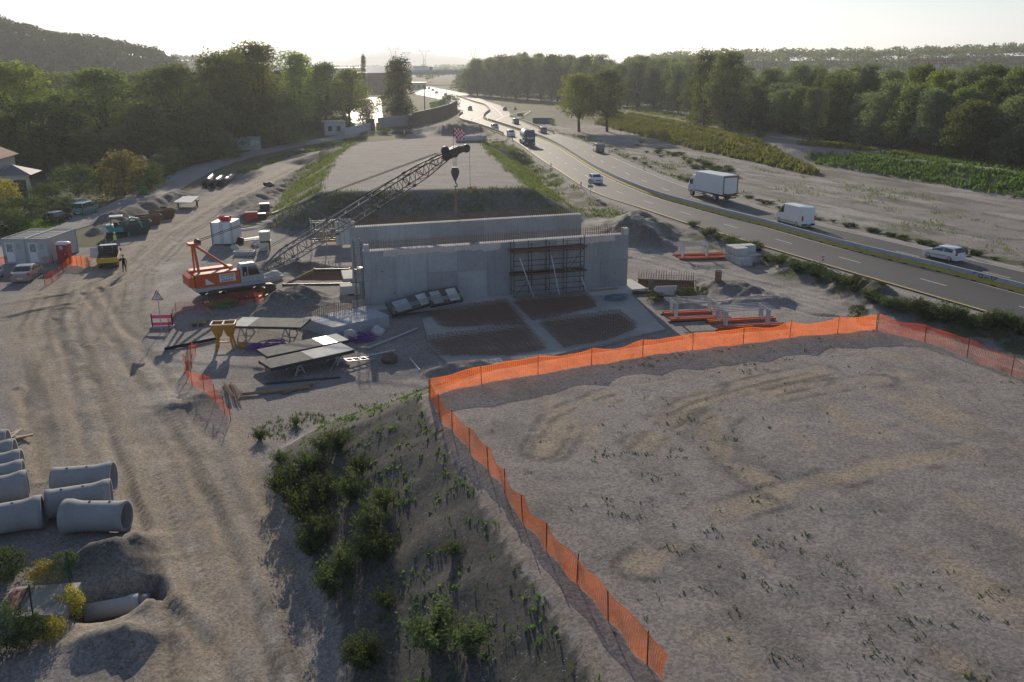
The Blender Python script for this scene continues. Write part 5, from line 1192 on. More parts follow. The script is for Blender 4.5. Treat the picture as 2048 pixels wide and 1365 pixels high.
# cab on the camera side
cab = MB(); cab.loft([[(x,-1.45,1.42),(x,-.5,1.42),(x,-.5,zt),(x,-1.45,zt)] for x, zt in ((.1,2.75),(.25,2.95),(1.5,2.95),(1.75,2.5),(2.15,1.9),(2.2,1.42))]); cabo = cab.build('operator_cab', GREYP, cr)
MB().bbox((.85,-.98,3.0), (1.3,.85,.12), .03).build('cab_roof', paint('pale cab roof', (.5,.54,.53), .5), cr)
MB().bx(.3,.72,-1.466,-1.453,1.98,2.8).build('cab_window', GLASS, cr); MB().add([(.8,-1.465,1.98),(1.85,-1.465,1.98),(1.52,-1.465,2.8),(.8,-1.465,2.8)], [(0,1,2,3)]).build('cab_window', GLASS, cr)
MB().add([(1.58,-1.38,2.84),(1.58,-.56,2.84),(2.13,-.56,1.95),(2.13,-1.38,1.95)], [(0,1,2,3)]).build('windscreen', GLASS, cr)
MB().bx(.45,.6,-1.475,-1.467,2.05,2.3).build('seat_back', YELLOW, cr)
# side sign and white triangle
sg_ = MB().bx(-1.75,-.35,-1.475,-1.452,1.7,2.42).build('sign_panel', WHITE, cr)
MB().bx(-1.66,-.45,-1.482,-1.476,2.2,2.36).build('sign_band', paint('sign gold', (.6,.45,.1), .5), sg_); MB().bx(-1.6,-.5,-1.482,-1.476,1.76,1.9).build('sign_band', paint('sign blue', (.04,.06,.25), .5), sg_)
INK = paint('sign ink', (.03,.04,.16), .5)
for x, w, z, h in ((-1.45,.3,2.0,.03),(-1.0,.34,2.03,.03),(-.62,.24,2.06,.03),(-1.4,.5,2.1,.025),(-.75,.4,2.12,.025)): MB().bx(x-w/2,x+w/2,-1.482,-1.476,z,z+h).build('print_line', INK, sg_)
for k in range(5): MB().bx(-1.55+k*.22,-1.40+k*.22,-1.486,-1.4825,1.79,1.87).build('print_mark', WHITE, sg_)
MB().add([(-2.95,-1.458,1.62),(-2.2,-1.458,1.62),(-2.95,-1.458,2.2)], [(0,1,2)]).build('white_triangle', WHITE, cr)
# gantry
for s in (-1,1):
    MB().bar((-3.25,s*.8,2.5), (-3.35,s*.35,5.0), .16,.2).build('gantry_leg', CO, cr); MB().bar((-.35,s*.8,2.5), (-3.25,s*.38,4.95), .16,.2).build('gantry_strut', CO, cr)
MB().bx(-3.75,-2.75,-.5,.5,4.95,5.15).build('gantry_head', CO, cr)
for y in (-.3,0,.3): MB().lathe([(0,-.05),(.22,-.05),(.22,.05),(0,.05)], (-2.9,y,5.2), 'Y', 12).build('sheave', DSTEEL, cr)
# boom in crane coordinates
inv = Matrix.Rotation(-cyaw, 3, 'Z'); tl = inv@(TIP-CB); foot = Vector((1.75, .0, 1.55)); bv = tl-foot; BL = bv.length; bd = bv.normalized(); bs = Vector((0,1,0)); bs = (bs-bd*bs.dot(bd)).normalized(); bu = bd.cross(bs); bu = -bu if bu.z < 0 else bu
GALV = metal('boom steel', (.19,.195,.2), .5, .4); DBOOM = metal('dark boom steel', (.07,.068,.066), .55, .5)
def bp_(t_, a, b):
    w = .62 if .14 < t_ < .80 else (.62*t_/.14 if t_ <= .14 else .62*(1-(t_-.80)/.20)+.16*(t_-.8)/.2); w = max(w, .14)
    return foot+bd*(BL*t_)+bs*(a*w)+bu*(b*w)
secs = [(0,.17),(.17,.36),(.36,.55),(.55,.74),(.74,.95)]
for k, (t0, t1) in enumerate(secs):
    m = MB(); n = 6; mt = GALV if k < 3 else DBOOM
    for a in (-1,1):
        for b in (-1,1):
            for i in range(n): m.tube(bp_(t0+(t1-t0)*i/n,a,b), bp_(t0+(t1-t0)*(i+1)/n,a,b), .075 if b > 0 else .055, n=6, caps=(i in (0,n-1)))
    for i in range(n):
        ta, tb = t0+(t1-t0)*i/n, t0+(t1-t0)*(i+1)/n; fl = 1 if i % 2 else -1
        for a in (-1,1): m.tube(bp_(ta,a,fl), bp_(tb,a,-fl), .032, n=5, caps=False)
        for b in (-1,1): m.tube(bp_(ta,fl,b), bp_(tb,-fl,b), .03, n=5, caps=False)
        for a in (-1,1): m.tube(bp_(tb,a,-1), bp_(tb,a,1), .03, n=5, caps=False)
    for e in (t0+.003, t1-.003):
        for a in (-1,1):
            for b in (-1,1): m.tube(bp_(e,a,b)-bd*.09, bp_(e,a,b)+bd*.09, .12, n=8)
    m.build('boom_section', mt, cr)
# boom head
hd = MB(); 
for s in (-.22,.22):
    c0 = foot+bd*(BL*.93)+bs*s; hd.add([c0+bs*e+bd*x+bu*y for e in (-.05,.05) for x, y in ((-.3,-.3),(.9,-.35),(2.3,-.55),(2.5,-.2),(1.5,.35),(.4,.5),(-.3,.3))], [(0,1,2,3,4,5,6),(13,12,11,10,9,8,7)]+[(i,(i+1)%7,7+(i+1)%7,7+i) for i in range(7)])
hd.build('boom_head', DSTEEL, cr)
def sheave(c, r): 
    m = MB(); a_ = c-bs*.1; 
    pts = 18; ring = [c+bd*(r*math.cos(2*PI*k/pts))+bu*(r*math.sin(2*PI*k/pts)) for k in range(pts)]
    m.add([p-bs*.09 for p in ring]+[p+bs*.09 for p in ring], [tuple(range(pts)), tuple(range(2*pts-1,pts-1,-1))]+[(k,(k+1)%pts,pts+(k+1)%pts,pts+k) for k in range(pts)]); return m
hs = [foot+bd*(BL*.93)+bd*.2+bu*.55, foot+bd*(BL*.93)+bd*1.0-bu*.2, foot+bd*(BL*.93)+bd*2.35-bu*.4]
for c, r in zip(hs, (.42,.42,.42)): sheave(c, r).build('sheave', DSTEEL, cr)
# pendants and hoist ropes
gh = Vector((-2.9,0,5.25)); jt = foot+bd*(BL*.90)+bu*.75; mid = gh.lerp(jt, .30)
for s in (-.3,.3): MB().path([gh+Vector((0,s,0)), mid+Vector((0,s*.8,-.05)), gh.lerp(jt,.62)+Vector((0,s*.7,0)), jt+bs*s*.6], .028, 5).build('pendant_rope', CABLE, cr)
MB().bbox((0,0,0), (.7,.5,.14), .03).build('equaliser', DSTEEL, cr, mid).rotation_euler.y = -math.atan2((jt-gh).z, math.hypot((jt-gh).x,(jt-gh).y))
MB().path([Vector((-.5,.1,2.3)), hs[0]+Vector((0,.1,0))], .018, 4).build('hoist_rope', CABLE, cr); MB().path([Vector((-1.2,-.1,2.3)), hs[0]+Vector((0,-.1,0))], .018, 4).build('hoist_rope', CABLE, cr)
# hook block hanging from the head
def dropz(px, py, Y): return AT(px, py, Y)
hk = thing('hook_block', 'dark crane hook block hanging from the boom head over the walls', 'hook', (0,0,0)); top = CB+Matrix.Rotation(cyaw,3,'Z')@hs[1]; hx = Vector((top.x, top.y, 0)); zb = AT(918,346,top.y).z; ze = AT(918,430,top.y).z
hk.location = (hx.x, hx.y, zb)
for dx in (-.14,-.05,.05,.14): MB().tube((dx,0,.5), (dx*1.8,0,top.z-zb-.1), .016, n=4).build('rope', CABLE, hk)
b = MB(); b.loft([[(x*w,-.14,z),(x*w,.14,z)][0:2] + [] for x in ()]) if False else None
b = MB(); b.add([(x,y,z) for y in (-.16,.16) for x, z in ((-.28,.55),(.28,.55),(.42,.1),(.3,-.35),(.08,-.8),(-.08,-.8),(-.3,-.35),(-.42,.1))], [tuple(range(8)), tuple(range(15,7,-1))]+[(i,(i+1)%8,8+(i+1)%8,8+i) for i in range(8)]); b.build('block_cheek', DSTEEL, hk)
MB().path([Vector((.0,0,-.8)), Vector((0,0,-1.0)), Vector((.16,0,-1.1)), Vector((.16,0,-1.3)), Vector((0,0,-1.38)), Vector((-.14,0,-1.28))], .06, 8).build('hook', DSTEEL, hk)
ch = MB()
for s in (-1,1):
    for k in range(14): z0_, z1_ = -1.3+(ze-zb+1.3)*k/14, -1.3+(ze-zb+1.3)*(k+1)/14; ch.tube((s*.05*k/14*1.5,0,z0_), (s*.05*(k+1)/14*1.5,.02*(k%2),z1_), .035, n=5)
tag(ch.build('lifting_chain', RUST, None, hk.location), 'rusty chain sling hanging below the big hook block', 'chain')
h2 = thing('headache_ball', 'small second hook with a weight hanging right of the big hook block', 'hook'); t2 = CB+Matrix.Rotation(cyaw,3,'Z')@(hs[2]+bd*.4); z2 = AT(942,378,t2.y).z; h2.location = (t2.x, t2.y, z2)
MB().tube((0,0,.2),(0,0,t2.z-z2),.018,n=4).build('rope', CABLE, h2); MB().lathe([(0,-.45),(.2,-.35),(.22,.1),(.12,.25),(0,.28)], n=14).build('weight', paint('weight yellow', (.3,.2,.04), .6, 0, .6), h2); MB().path([Vector((0,0,-.4)),Vector((.1,0,-.55)),Vector((0,0,-.68)),Vector((-.1,0,-.6))], .03, 6).build('hook', DSTEEL, h2)
# red and white chequered flag on the head
fl = thing('flag', 'red and white chequered flag on the crane boom head', 'flag'); fb = CB+Matrix.Rotation(cyaw,3,'Z')@(foot+bd*(BL*.93)+bd*1.1+bu*.35); fl.location = fb
ft = AT(917,256,fb.y); hh = ft.z-fb.z; MB().tube((0,0,0),(.12,0,hh),.025,n=6).build('flagpole', DSTEEL, fl)
FW_ = paint('flag white', (.75,.72,.7), .8, 0, .05); FRD = paint('flag red', (.6,.03,.05), .8, 0, .05); f = MB()
for i in range(6):
    for j in range(5):
        f.mat((i+j) % 2); q = []
        for a, b_ in ((i,j),(i+1,j),(i+1,j+1),(i,j+1)): q.append((.12+a*.17, .12*math.sin(a*1.1), hh-.05-(5-b_)*.19+.05*math.sin(a*.9)-a*.02))
        f.add(q+[(x,y+.006,z) for x,y,z in q], [(0,1,2,3),(7,6,5,4)])
f.build('flag_cloth', [FW_, FRD], fl)

# ------------------------------------------------------------------ site cabins and toilet
cy_ = yawpx((10,527),(112,527)); cyaw2 = cy_
def cabin(lbl, px, py, yaw, L, W, Hh, win):
    t = thing('site_cabin', lbl, 'site cabin', P(px, py), yaw, 'grey site cabins')
    CG = paint('cabin panel', (.47,.47,.46), .55, 0, .25, .3, 1.2); m = MB(); m.bx(.08, W-.08, .03, L-.03, .1, Hh-.15); m.build('wall', CG, t)
    g = MB()
    for y in np.arange(.25, L-.2, .28): g.bx(W-.08, W-.065, y, y+.14, .2, Hh-.2)
    g.build('side_panel', CG, t)
    fr = MB()
    for x in (.0, W-.14):
        for y in (0, L-.14): fr.bx(x, x+.14, y, y+.14, 0, Hh)
    for y in (-.02, L-.12): fr.bx(.141, W-.141, y, y+.14, Hh-.18, Hh+.02); fr.bx(.141, W-.141, y+.01, y+.13, 0, .14)
    for x in (-.01, W-.13): fr.bx(x, x+.14, .141, L-.141, Hh-.18, Hh+.02)
    fr.build('corner_frame', GREYP, t)
    rf = MB(); rf.bx(.14, W-.14, .12, L-.12, Hh-.15, Hh-.06)
    for y in np.linspace(.9, L-.9, 5): rf.bx(.15, W-.15, y-.03, y+.03, Hh-.06, Hh-.02)
    rf.build('roof', paint('cabin roof', (.17,.18,.175), .6, 0, .6, .3, 1), t)
    d = MB(); d.bx(.35, 1.25, -.01, .025, .16, 2.2); do = d.build('door', WHITE, t); b_ = MB()
    MB().bx(.45, 1.15, -.016, -.0105, 1.25, 2.1).build('pane', GLASS, do)
    for k in range(6): b_.bx(.47+k*.125, .51+k*.125, -.04, -.018, 1.22, 2.12)
    b_.build('window_bars', WHITE, do); MB().bx(1.1, 1.2, -.04, -.0105, 1.08, 1.12).build('handle', DSTEEL, do)
    MB().bx(1.55, 1.95, .0, .024, 1.75, 2.1).build('notice', paint('cabin notice', (.36,.37,.40), .5), t)
    for k in range(4): MB().bx(1.56+k*.12,1.63+k*.12,.005,.028,1.6,1.66).build('print_mark', paint('cabin ink', (.22,.23,.27), .6), t)
    return t
CWd = (G(60,527)-G(10,527)).length
cabin('left grey site cabin with a barred white door', 10,528, cyaw2, 6.0, 2.43, 2.65, 1)
c2 = P(10,528)+Vector((math.cos(cyaw2), math.sin(cyaw2), 0))*2.48
t = cabin('right grey site cabin with a barred white door beside the red toilet', 60,528, cyaw2, 6.0, 2.43, 2.65, 1); t.location = (c2.x, c2.y, P(10,528).z)
to = thing('portable_toilet', 'red portable toilet with a pale domed roof beside the site cabins', 'portable toilet', P(132,526), cyaw2+.06)
TRD = paint('toilet red', (.34,.02,.03), .45, 0, .15, .4, 2); MB().bbox((0,0,1.05), (1.1,1.1,2.0), .04).build('shell', TRD, to)
rf = MB().smooth(); rf.loft([[(x,-.58,2.0),(x,-.5,2.12),(x,-.25,2.24),(x,.25,2.24),(x,.5,2.12),(x,.58,2.0)] for x in (-.58,.58)]); rf.build('roof', paint('toilet roof', (.72,.66,.64), .4, 0, .1), to)
for k in range(4): MB().bx(-.4+k*.24,-.3+k*.24,-.3,.3,2.235,2.27).build('roof_rib', WHITE, to)
dd = MB().bx(-.45,.45,-.585,-.545,.15,1.95).build('door', TRD, to); MB().lathe([(0,-.59),(.2,-.59),(.2,-.586),(0,-.586)], (0,0,1.72), 'Y', 16).build('badge', paint('badge blue', (.3,.45,.6), .4), dd); MB().bx(.3,.38,-.60,-.586,1.0,1.12).build('handle', WHITE, dd); MB().bbox((0,0,.05), (1.2,1.2,.12), .03).build('skid_base', DSTEEL, to)
# ------------------------------------------------------------------ shipping container with a red tub on its roof
cn = P(425,490); cny = yawpx((425,491),(466,491)); co = thing('shipping_container', 'small white shipping container with double doors behind the crane', 'container', cn, cny)
b = MB(); b.bx(0,2.44,0,2.9,.1,2.55); b.build('body', WHITE, co); r = MB()
for y in np.arange(.15,2.75,.26): r.bx(2.44,2.47,y,y+.13,.25,2.4)
r.build('corrugation', WHITE, co)
for k in range(2): MB().bx(.1+k*1.13,1.2+k*1.13,-.03,-.002,.2,2.42).build('door', WHITE, co)
for x in (.18,1.10,1.34,2.26): MB().tube((x,-.06,.15),(x,-.06,2.45),.025,n=6).build('lock_rod', GREYP, co)
for x in (-.01,2.36):
    for y in (-.02,2.84): MB().bx(x,x+.09,y,y+.09,.0,2.6).build('corner_post', DSTEEL if x < 1 else GREYP, co)
k = thing('concrete_skip', 'red tapered concrete skip standing on the container roof', 'skip', cn+Matrix.Rotation(cny,3,'Z')@Vector((1.35,1.3,2.55)), cny)
b = MB(); ri = lambda a0,a1,d,z: [(a0,-d,z),(a1,-d,z),(a1,d,z),(a0,d,z)]; b.loft([ri(-.45,.5,.4,0), ri(-.85,.55,.5,.55), ri(-.8,.5,.45,.55), ri(-.42,.46,.36,.05)], cap=True); b.build('tub', RED, k); MB().bx(-.1,.56,-.53,.53,.42,.5).build('rim_band', RED, k)
# IBC tank on blocks
ib = thing('water_tank', 'translucent square water tank in a wire cage on a block stand', 'water tank', P(532,500), .2); IB = paint('tank plastic', (.62,.62,.45), .4, 0, .15); MB().bbox((0,0,1.62), (1.05,1.15,1.0), .1).build('tank', IB, ib); g = MB()
for x in np.linspace(-.55,.55,6): g.bar((x,-.6,1.05),(x,-.6,2.14),.025); g.bar((x,.6,1.05),(x,.6,2.14),.025)
for y in np.linspace(-.6,.6,6): g.bar((-.55,y,1.05),(-.55,y,2.14),.025); g.bar((.55,y,1.05),(.55,y,2.14),.025)
for z in (1.1,1.35,1.6,1.85,2.12):
    for y in (-.6,.6): g.bar((-.55,y,z),(.55,y,z),.025)
    for x in (-.55,.55): g.bar((x,-.6,z),(x,.6,z),.025)
g.build('cage', STEEL, ib); MB().bx(-.6,.6,-.6,.6,.92,1.06).build('pallet_base', DSTEEL, ib); MB().bbox((-.2,0,.46), (1.0,1.2,.92), .03).build('block_stand', C_PALE, ib); MB().bar((.45,-.3,0),(.45,-.3,.92),.15).build('leg', DSTEEL, ib)
# open box trough, boards and junk behind the crane
tg = thing('metal_trough', 'open rectangular metal trough with two uprights behind the crane', 'trough', P(467,512), cny); 
for (x0,x1,y0,y1) in ((0,2.2,0,.05),(0,2.2,.85,.9),(0,.05,.051,.849),(2.15,2.2,.051,.849)): MB().bx(x0,x1,y0,y1,.0,.45).build('side_plate', GREYP, tg)
for x in (.03,2.17): MB().bar((x,.9,0),(x,.9,1.1),.07).build('upright', STEEL, tg)
def crate(name, lbl, cat, px, py, sz, mtl, yaw, lid=None):
    t = thing(name, lbl, cat, P(px,py), yaw); x, y, z = sz; th = .06
    for (x0,x1,y0,y1) in ((-x/2,x/2,-y/2,-y/2+th),(-x/2,x/2,y/2-th,y/2),(-x/2,-x/2+th,-y/2+th+.001,y/2-th-.001),(x/2-th,x/2,-y/2+th+.001,y/2-th-.001)): MB().bx(x0,x1,y0,y1,0,z).build('side_plate', mtl, t)
    MB().bx(-x/2+th,x/2-th,-y/2+th,y/2-th,.02,.1).build('floor_plate', mtl, t)
    if lid: MB().bx(-x/2,x/2,-y/2,y/2,z+.003,z+.08).build('lid', lid, t)
    return t
crate('tool_box', 'rusty red steel box beside the timber stacks', 'box', 504,440, (1.6,1.2,1.0), RED, .3, RUST); crate('tool_box', 'dark steel box standing at the foot of the green bank', 'box', 530,424, (1.3,1.1,1.1), PLY, .3, PLY); crate('tool_box', 'dark box left under the dark steel box', 'box', 522,440, (1.4,1.0,.8), DSTEEL, .2, DSTEEL)
for i, (px, py, L, yw, mt, lb) in enumerate(((490,460,4.2,.6,PLYW,'pale boards stacked right of the white container'), (505,452,3.6,.7,TIMBER,'reddish boards stacked below the rusty red box'), (540,445,2.4,.4,PLYW,'pale sheet lying beside the dark box'), (500,480,4.6,.75,GREYP,'grey beams lying between container and water tank'))):
    t = thing('board_stack', lb, 'boards', P(px,py), yw); rr = random.Random(i)
    for k in range(5): MB().box((rr.uniform(-.2,.2), -.5+k*.24, .06+.05*(k%3)), (L-rr.random(), .2, .06), rz=rr.uniform(-.06,.06)).build('board', mt, t)
rock('rubble_sack', 'grey covered heap right of the container', 'heap', 470,500, (1.1,.9,.7), SACK, 12); rock('rubble_sack', 'white covered pile left of the water tank', 'heap', 516,490, (1.8,1.2,.8), SACK, 14); rock('red_tarpaulin', 'dark red tarpaulin heap against the container side', 'tarpaulin', 478,485, (2.0,1.0,.8), paint('dark red cover', (.12,.01,.02), .6), 15)
rock('rubble_block', 'pale broken concrete slab in front of the crane nose', 'concrete block', 545,560, (2.6,1.6,1.0), C_PALE, 17); kb = thing('concrete_block', 'single pale concrete block left of the nearer wall', 'concrete block', P(700,588), WYAW); MB().bbox((0,0,.42), (1.7,1.2,.84), .04).build('block_body', C_PALE, kb); MB().bx(-.3,.3,-.61,-.59,0,.12).build('fork_slot', BLACK, kb)
# ------------------------------------------------------------------ mini excavator, skips, tyre, trailer, black pipes, bin
ex = thing('mini_excavator', 'teal mini excavator with canopy parked before the gravel heap', 'excavator', P(235,474), .35); 
for s in (-1,1):
    tr = MB(); tr.smooth().loft([[(x,s*.75-.2,z),(x,s*.75+.2,z)] for x, z in [(-1,.0),(1,.0),(1.2,.1),(1.25,.28),(1.2,.46),(1,.55),(-1,.55),(-1.2,.46),(-1.25,.28),(-1.2,.1),(-1,.0)]], cap=False, closed=False); m2 = MB(); m2.bx(-1.1,1.1,s*.75-.2,s*.75+.2,.02,.54); m2.bx(-1.24,-1.1,s*.75-.2,s*.75+.2,.14,.42); m2.bx(1.1,1.24,s*.75-.2,s*.75+.2,.14,.42); m2.build('crawler_track', BLACK, ex)
MB().bbox((-.2,0,.95), (2.0,1.6,.55), .1).build('upper_body', TEAL, ex); MB().bbox((-.75,0,1.35), (.9,1.5,.4), .1).build('engine_cover', TEAL, ex)
for x in (-.5,.7):
    for y in (-.6,.6): MB().bar((x,y,1.2),(x,y,2.45),.06).build('canopy_post', DSTEEL, ex)
MB().bbox((.1,0,2.5), (1.5,1.45,.12), .04).build('canopy', GREYP, ex); MB().bbox((0,0,1.5), (.5,.5,.6), .08).build('seat', BLACK, ex)
A_ = [Vector((.9,.1,1.0)),Vector((1.7,.1,2.2)),Vector((2.6,.1,2.0)),Vector((2.9,.1,.9))]; MB().bar(A_[0],A_[1],.2,.26).bar(A_[1],A_[2],.18,.22).build('boom', TEAL, ex); MB().bar(A_[2],A_[3],.16,.2).build('dipper', TEAL, ex); MB().xprism([],0,0) if False else MB().add([(2.6,y,z) if i == 0 else (x_,y,z) for i, (x_,z) in enumerate(((2.6,.9),(3.05,.85),(3.1,.35),(2.75,.2),(2.55,.5))) for y in (-.25,.45)], [(0,2,4,6,8),(9,7,5,3,1),(0,1,3,2),(2,3,5,4),(4,5,7,6),(6,7,9,8)]).build('bucket', DSTEEL, ex); MB().bx(1.25,1.38,-.9,.9,.05,.45).build('dozer_blade', TEAL, ex)
def skip(lbl, px, py, yaw, mtl, L=3.4, W=1.7, Hh=1.25, fill=None):
    t = thing('waste_skip', lbl, 'skip', P(px,py), yaw, 'steel skips before the gravel heap'); b = MB(); ri = lambda l0,l1,w,z: [(-l0,-w,z),(l1,-w,z),(l1,w,z),(-l0,w,z)]
    b.loft([ri(L*.32,L*.32,W*.46,0), ri(L*.5,L*.5,W*.5,Hh), ri(L*.5-.05,L*.5-.05,W*.5-.05,Hh), ri(L*.3,L*.3,W*.43,.06)]); b.build('skip_shell', mtl, t)
    for s in (-1,1):
        for x in (-.6,.6): MB().bar((x,s*(W*.48),.2),(x,s*(W*.51),Hh),.1,.06).build('rib', mtl, t)
    if fill: rock_ = rock('skip_fill', 'rubble filling the '+lbl, 'rubble', px, py, (L*.8,W*.8,Hh*1.1), fill, int(px)); rock_.location = t.location; rock_.rotation_euler.z = yaw
SR = paint('rusty skip', (.16,.075,.045), .7, 0, .6, .3, 2)
skip('dark green open skip beside the mini excavator', 272,468, .55, paint('dark green skip', (.03,.06,.06), .6, 0, .5), 3.8, 2.0, 1.5); skip('rust brown skip in the middle of the row', 297,450, .6, SR, fill=concrete('skip rubble', (.3,.29,.27), 2, .5)); skip('rust brown skip nearest the haul road', 325,438, .6, SR, fill=concrete('skip rubble', (.3,.29,.27), 2, .5))
ty = tag(MB().smooth().lathe([(.42,-.14),(.62,-.16),(.68,-.08),(.68,.08),(.62,.16),(.42,.14)], n=22, closed=True).build('tyre', BLACK, None, P(327,421,.15)), 'big black tyre lying on the gravel heap behind the skips', 'tyre'); ty.rotation_euler = (.3,.1,0)
fb = thing('flat_trailer', 'flat grey trailer bed standing beside the haul road', 'trailer', P(378,410), yawpx((352,410),(385,408))); q = [G(*c_,1.15)-fb.location for c_ in ((347,404),(383,405),(399,392),(366,392))]; inv_ = Matrix.Rotation(-fb.rotation_euler.z,3,'Z'); q = [inv_@v for v in q]; b = MB(); pr = [(v.x,v.y) for v in q]; b.prism(pr, 1.03, 1.15); b.build('deck', PLYW, fb)
cx_ = sum(p[0] for p in pr)/4; cy2 = sum(p[1] for p in pr)/4
for dx in (-1.3,1.3):
    for dy in (-1.2,1.2): MB().bar((cx_+dx,cy2+dy,-.05),(cx_+dx,cy2+dy,1.03),.18).build('leg', DSTEEL, fb)
MB().bx(cx_-1.6,cx_+1.6,cy2-.2,cy2+.2,.8,1.03).build('chassis_beam', DSTEEL, fb)
BP = paint('black plastic pipe', (.03,.031,.033), .35, 0, .2, .5, 2); pp0 = None
for i, (a, b, lb) in enumerate((((410,376),(432,356),'left of the three long black pipes by the haul road'), ((424,377),(446,357),'middle of the three long black pipes by the haul road'), ((442,375),(464,355),'right of the three long black pipes by the haul road'))):
    p_, q_ = P(*a), P(*b); yaw = math.atan2(q_.y-p_.y, q_.x-p_.x)
    if pp0 is None: pp0 = thing('black_pipe', lb, 'pipe'); MB().smooth().lathe([(.42,0),(.52,0),(.52,11.5),(.44,11.5),(.42,.3),(.42,0)], axis='X', n=24).build('pipe_shell', BP, pp0); o = pp0
    else: o = copy_tree(pp0)
    o.location = p_+Vector((0,0,.52)); o.rotation_euler.z = yaw; o['label'] = lb; o['group'] = 'black plastic pipes by the haul road'
gb = thing('wheelie_bin', 'green four-wheeled refuse bin at the lane edge', 'refuse bin', P(286,390), .1); b = MB(); ri = lambda a,d,z: [(-a,-d,z),(a,-d,z),(a,d,z),(-a,d,z)]; b.loft([ri(.5,.38,.15), ri(.66,.5,1.1)]); b.build('bin_body', GREENP, gb); l = MB().smooth(); l.loft([[(x,-.54,1.11),(x,-.35,1.3),(x,0,1.36),(x,.35,1.3),(x,.54,1.11)] for x in (-.7,.7)]); l.build('lid', GREENP, gb)
for x in (-.4,.4):
    for y in (-.3,.3): MB().lathe([(0,-.03),(.09,-.03),(.09,.03),(0,.03)], (x,y,.09), 'Y', 10).build('castor', BLACK, gb)
rock('engine_scrap', 'dark scrap machine part on the pale slab beside the haul road', 'scrap metal', 537,372, (2.2,1.2,.9), DSTEEL, 31, .4)
rock('scrap_heap', 'low heap of dark scrap beyond the far embankment', 'scrap heap', 800,268, (7,2,1.1), paint('scrap dark', (.06,.06,.065), .6), 41); cp = thing('concrete_pipe', 'pale concrete pipe lying on the far embankment beside the dark heap', 'concrete pipe', P(940,284,.6), .05); MB().smooth().lathe([(.5,-3),(.6,-3),(.6,3),(.5,3),(.5,-3)], axis='X', n=20).build('pipe_shell', C_PALE, cp); MB().smooth().lathe([(.5,3.0),(.7,3.0),(.7,3.5),(.5,3.5)], axis='X', n=20).build('socket', C_PALE, cp)
tt = tag(rock('tyre_heap', 'heap of dark tyres beside the pale concrete pipe', 'tyres', 962,283, (4,1.6,1.3), BLACK, 43), 'heap of dark tyres beside the pale concrete pipe', 'tyres')
# ------------------------------------------------------------------ foliage
L_BROAD = leafmat('broad leaves', (.099,.128,.040), (.204,.233,.073), .48, .03, .35); L_YEL = leafmat('yellowing leaves', (.155,.209,.037), (.345,.345,.064), .52, .05, .4)
L_DARK = leafmat('dark evergreen leaves', (.039,.072,.026), (.073,.114,.033), .3, .03, .5); L_GREY = leafmat('grey green leaves', (.139,.168,.102), (.248,.277,.160), .42, .03, .35); L_OLIVE = leafmat('olive leaves', (.113,.139,.052), (.218,.226,.087), .45, .03, .35)
L_TAN = leafmat('dry autumn leaves', (.156,.117,.039), (.260,.182,.065), .4, .03, .5); L_WEED = leafmat('weed leaves', (.058,.111,.019), (.130,.195,.039), .4, .04, .8); L_WEEDY = leafmat('yellow green weeds', (.169,.195,.034), (.287,.280,.060), .4, .04, .5); L_FLOW = leafmat('yellow flowers', (.312,.247,.033), (.468,.364,.039), .4, .02, .8); L_SHRUB = leafmat('shrub leaves', (.065,.091,.042), (.124,.156,.072), .38, .03, .9); L_OLIVEW = leafmat('dry grass', (.098,.124,.039), (.195,.208,.078), .4, .04, .25); L_REED = leafmat('grey reeds', (.130,.137,.098), (.221,.215,.150), .35, .03, .5)
BARK = paint('bark', (.07,.055,.042), .9, 0, .5, .1, 4)
def leaves(name, C, N, size, mat, parent=None, asp=.6, seed=0):
    """quads round points C facing about N"""
    g = np.random.default_rng(seed); n = len(C); N = N+g.normal(0, .7, (n,3)); N /= np.linalg.norm(N, axis=1)[:,None]+1e-9
    T = np.cross(N, g.normal(0, 1, (n,3))); T /= np.linalg.norm(T, axis=1)[:,None]+1e-9; B = np.cross(N, T); s = (size*g.uniform(.6, 1.35, n))[:,None]
    V = np.stack([C-T*s*.5, C-B*s*asp*.5+N*s*.08, C+T*s*.5, C+B*s*asp*.5+N*s*.08], 1).reshape(-1,3); F = np.arange(4*n).reshape(-1,4)
    return np_mesh(name, V, F, mat, parent)
def blob_points(blobs, n, g, inner=.55):
    c = np.array([b[0] for b in blobs]); r = np.array([b[1] for b in blobs]); w = (r[:,0]*r[:,1]*r[:,2])**(2/3); k = g.choice(len(blobs), n, p=w/w.sum())
    d = g.normal(0, 1, (n,3)); d /= np.linalg.norm(d, axis=1)[:,None]; d[:,2] = np.where(d[:,2] < -.55, -d[:,2]*.6, d[:,2]); rr = (inner+(1-inner)*g.random(n)**.6)*(1+.12*np.sin(d[:,0]*9+k)*np.cos(d[:,1]*8+2*k))
    return c[k]+d*r[k]*rr[:,None], d
PROTO = {}
def limbs(mb, blobs, base, rad, rr):
    for b in blobs[::2]:
        c = Vector(b[0]); mid = base.lerp(c, .5)+Vector((rr.uniform(-.3,.3), rr.uniform(-.3,.3), .2)); mb.tube(base, mid, rad*.5, rad*.33, 6, False); mb.tube(mid, c, rad*.33, rad*.1, 5, False)
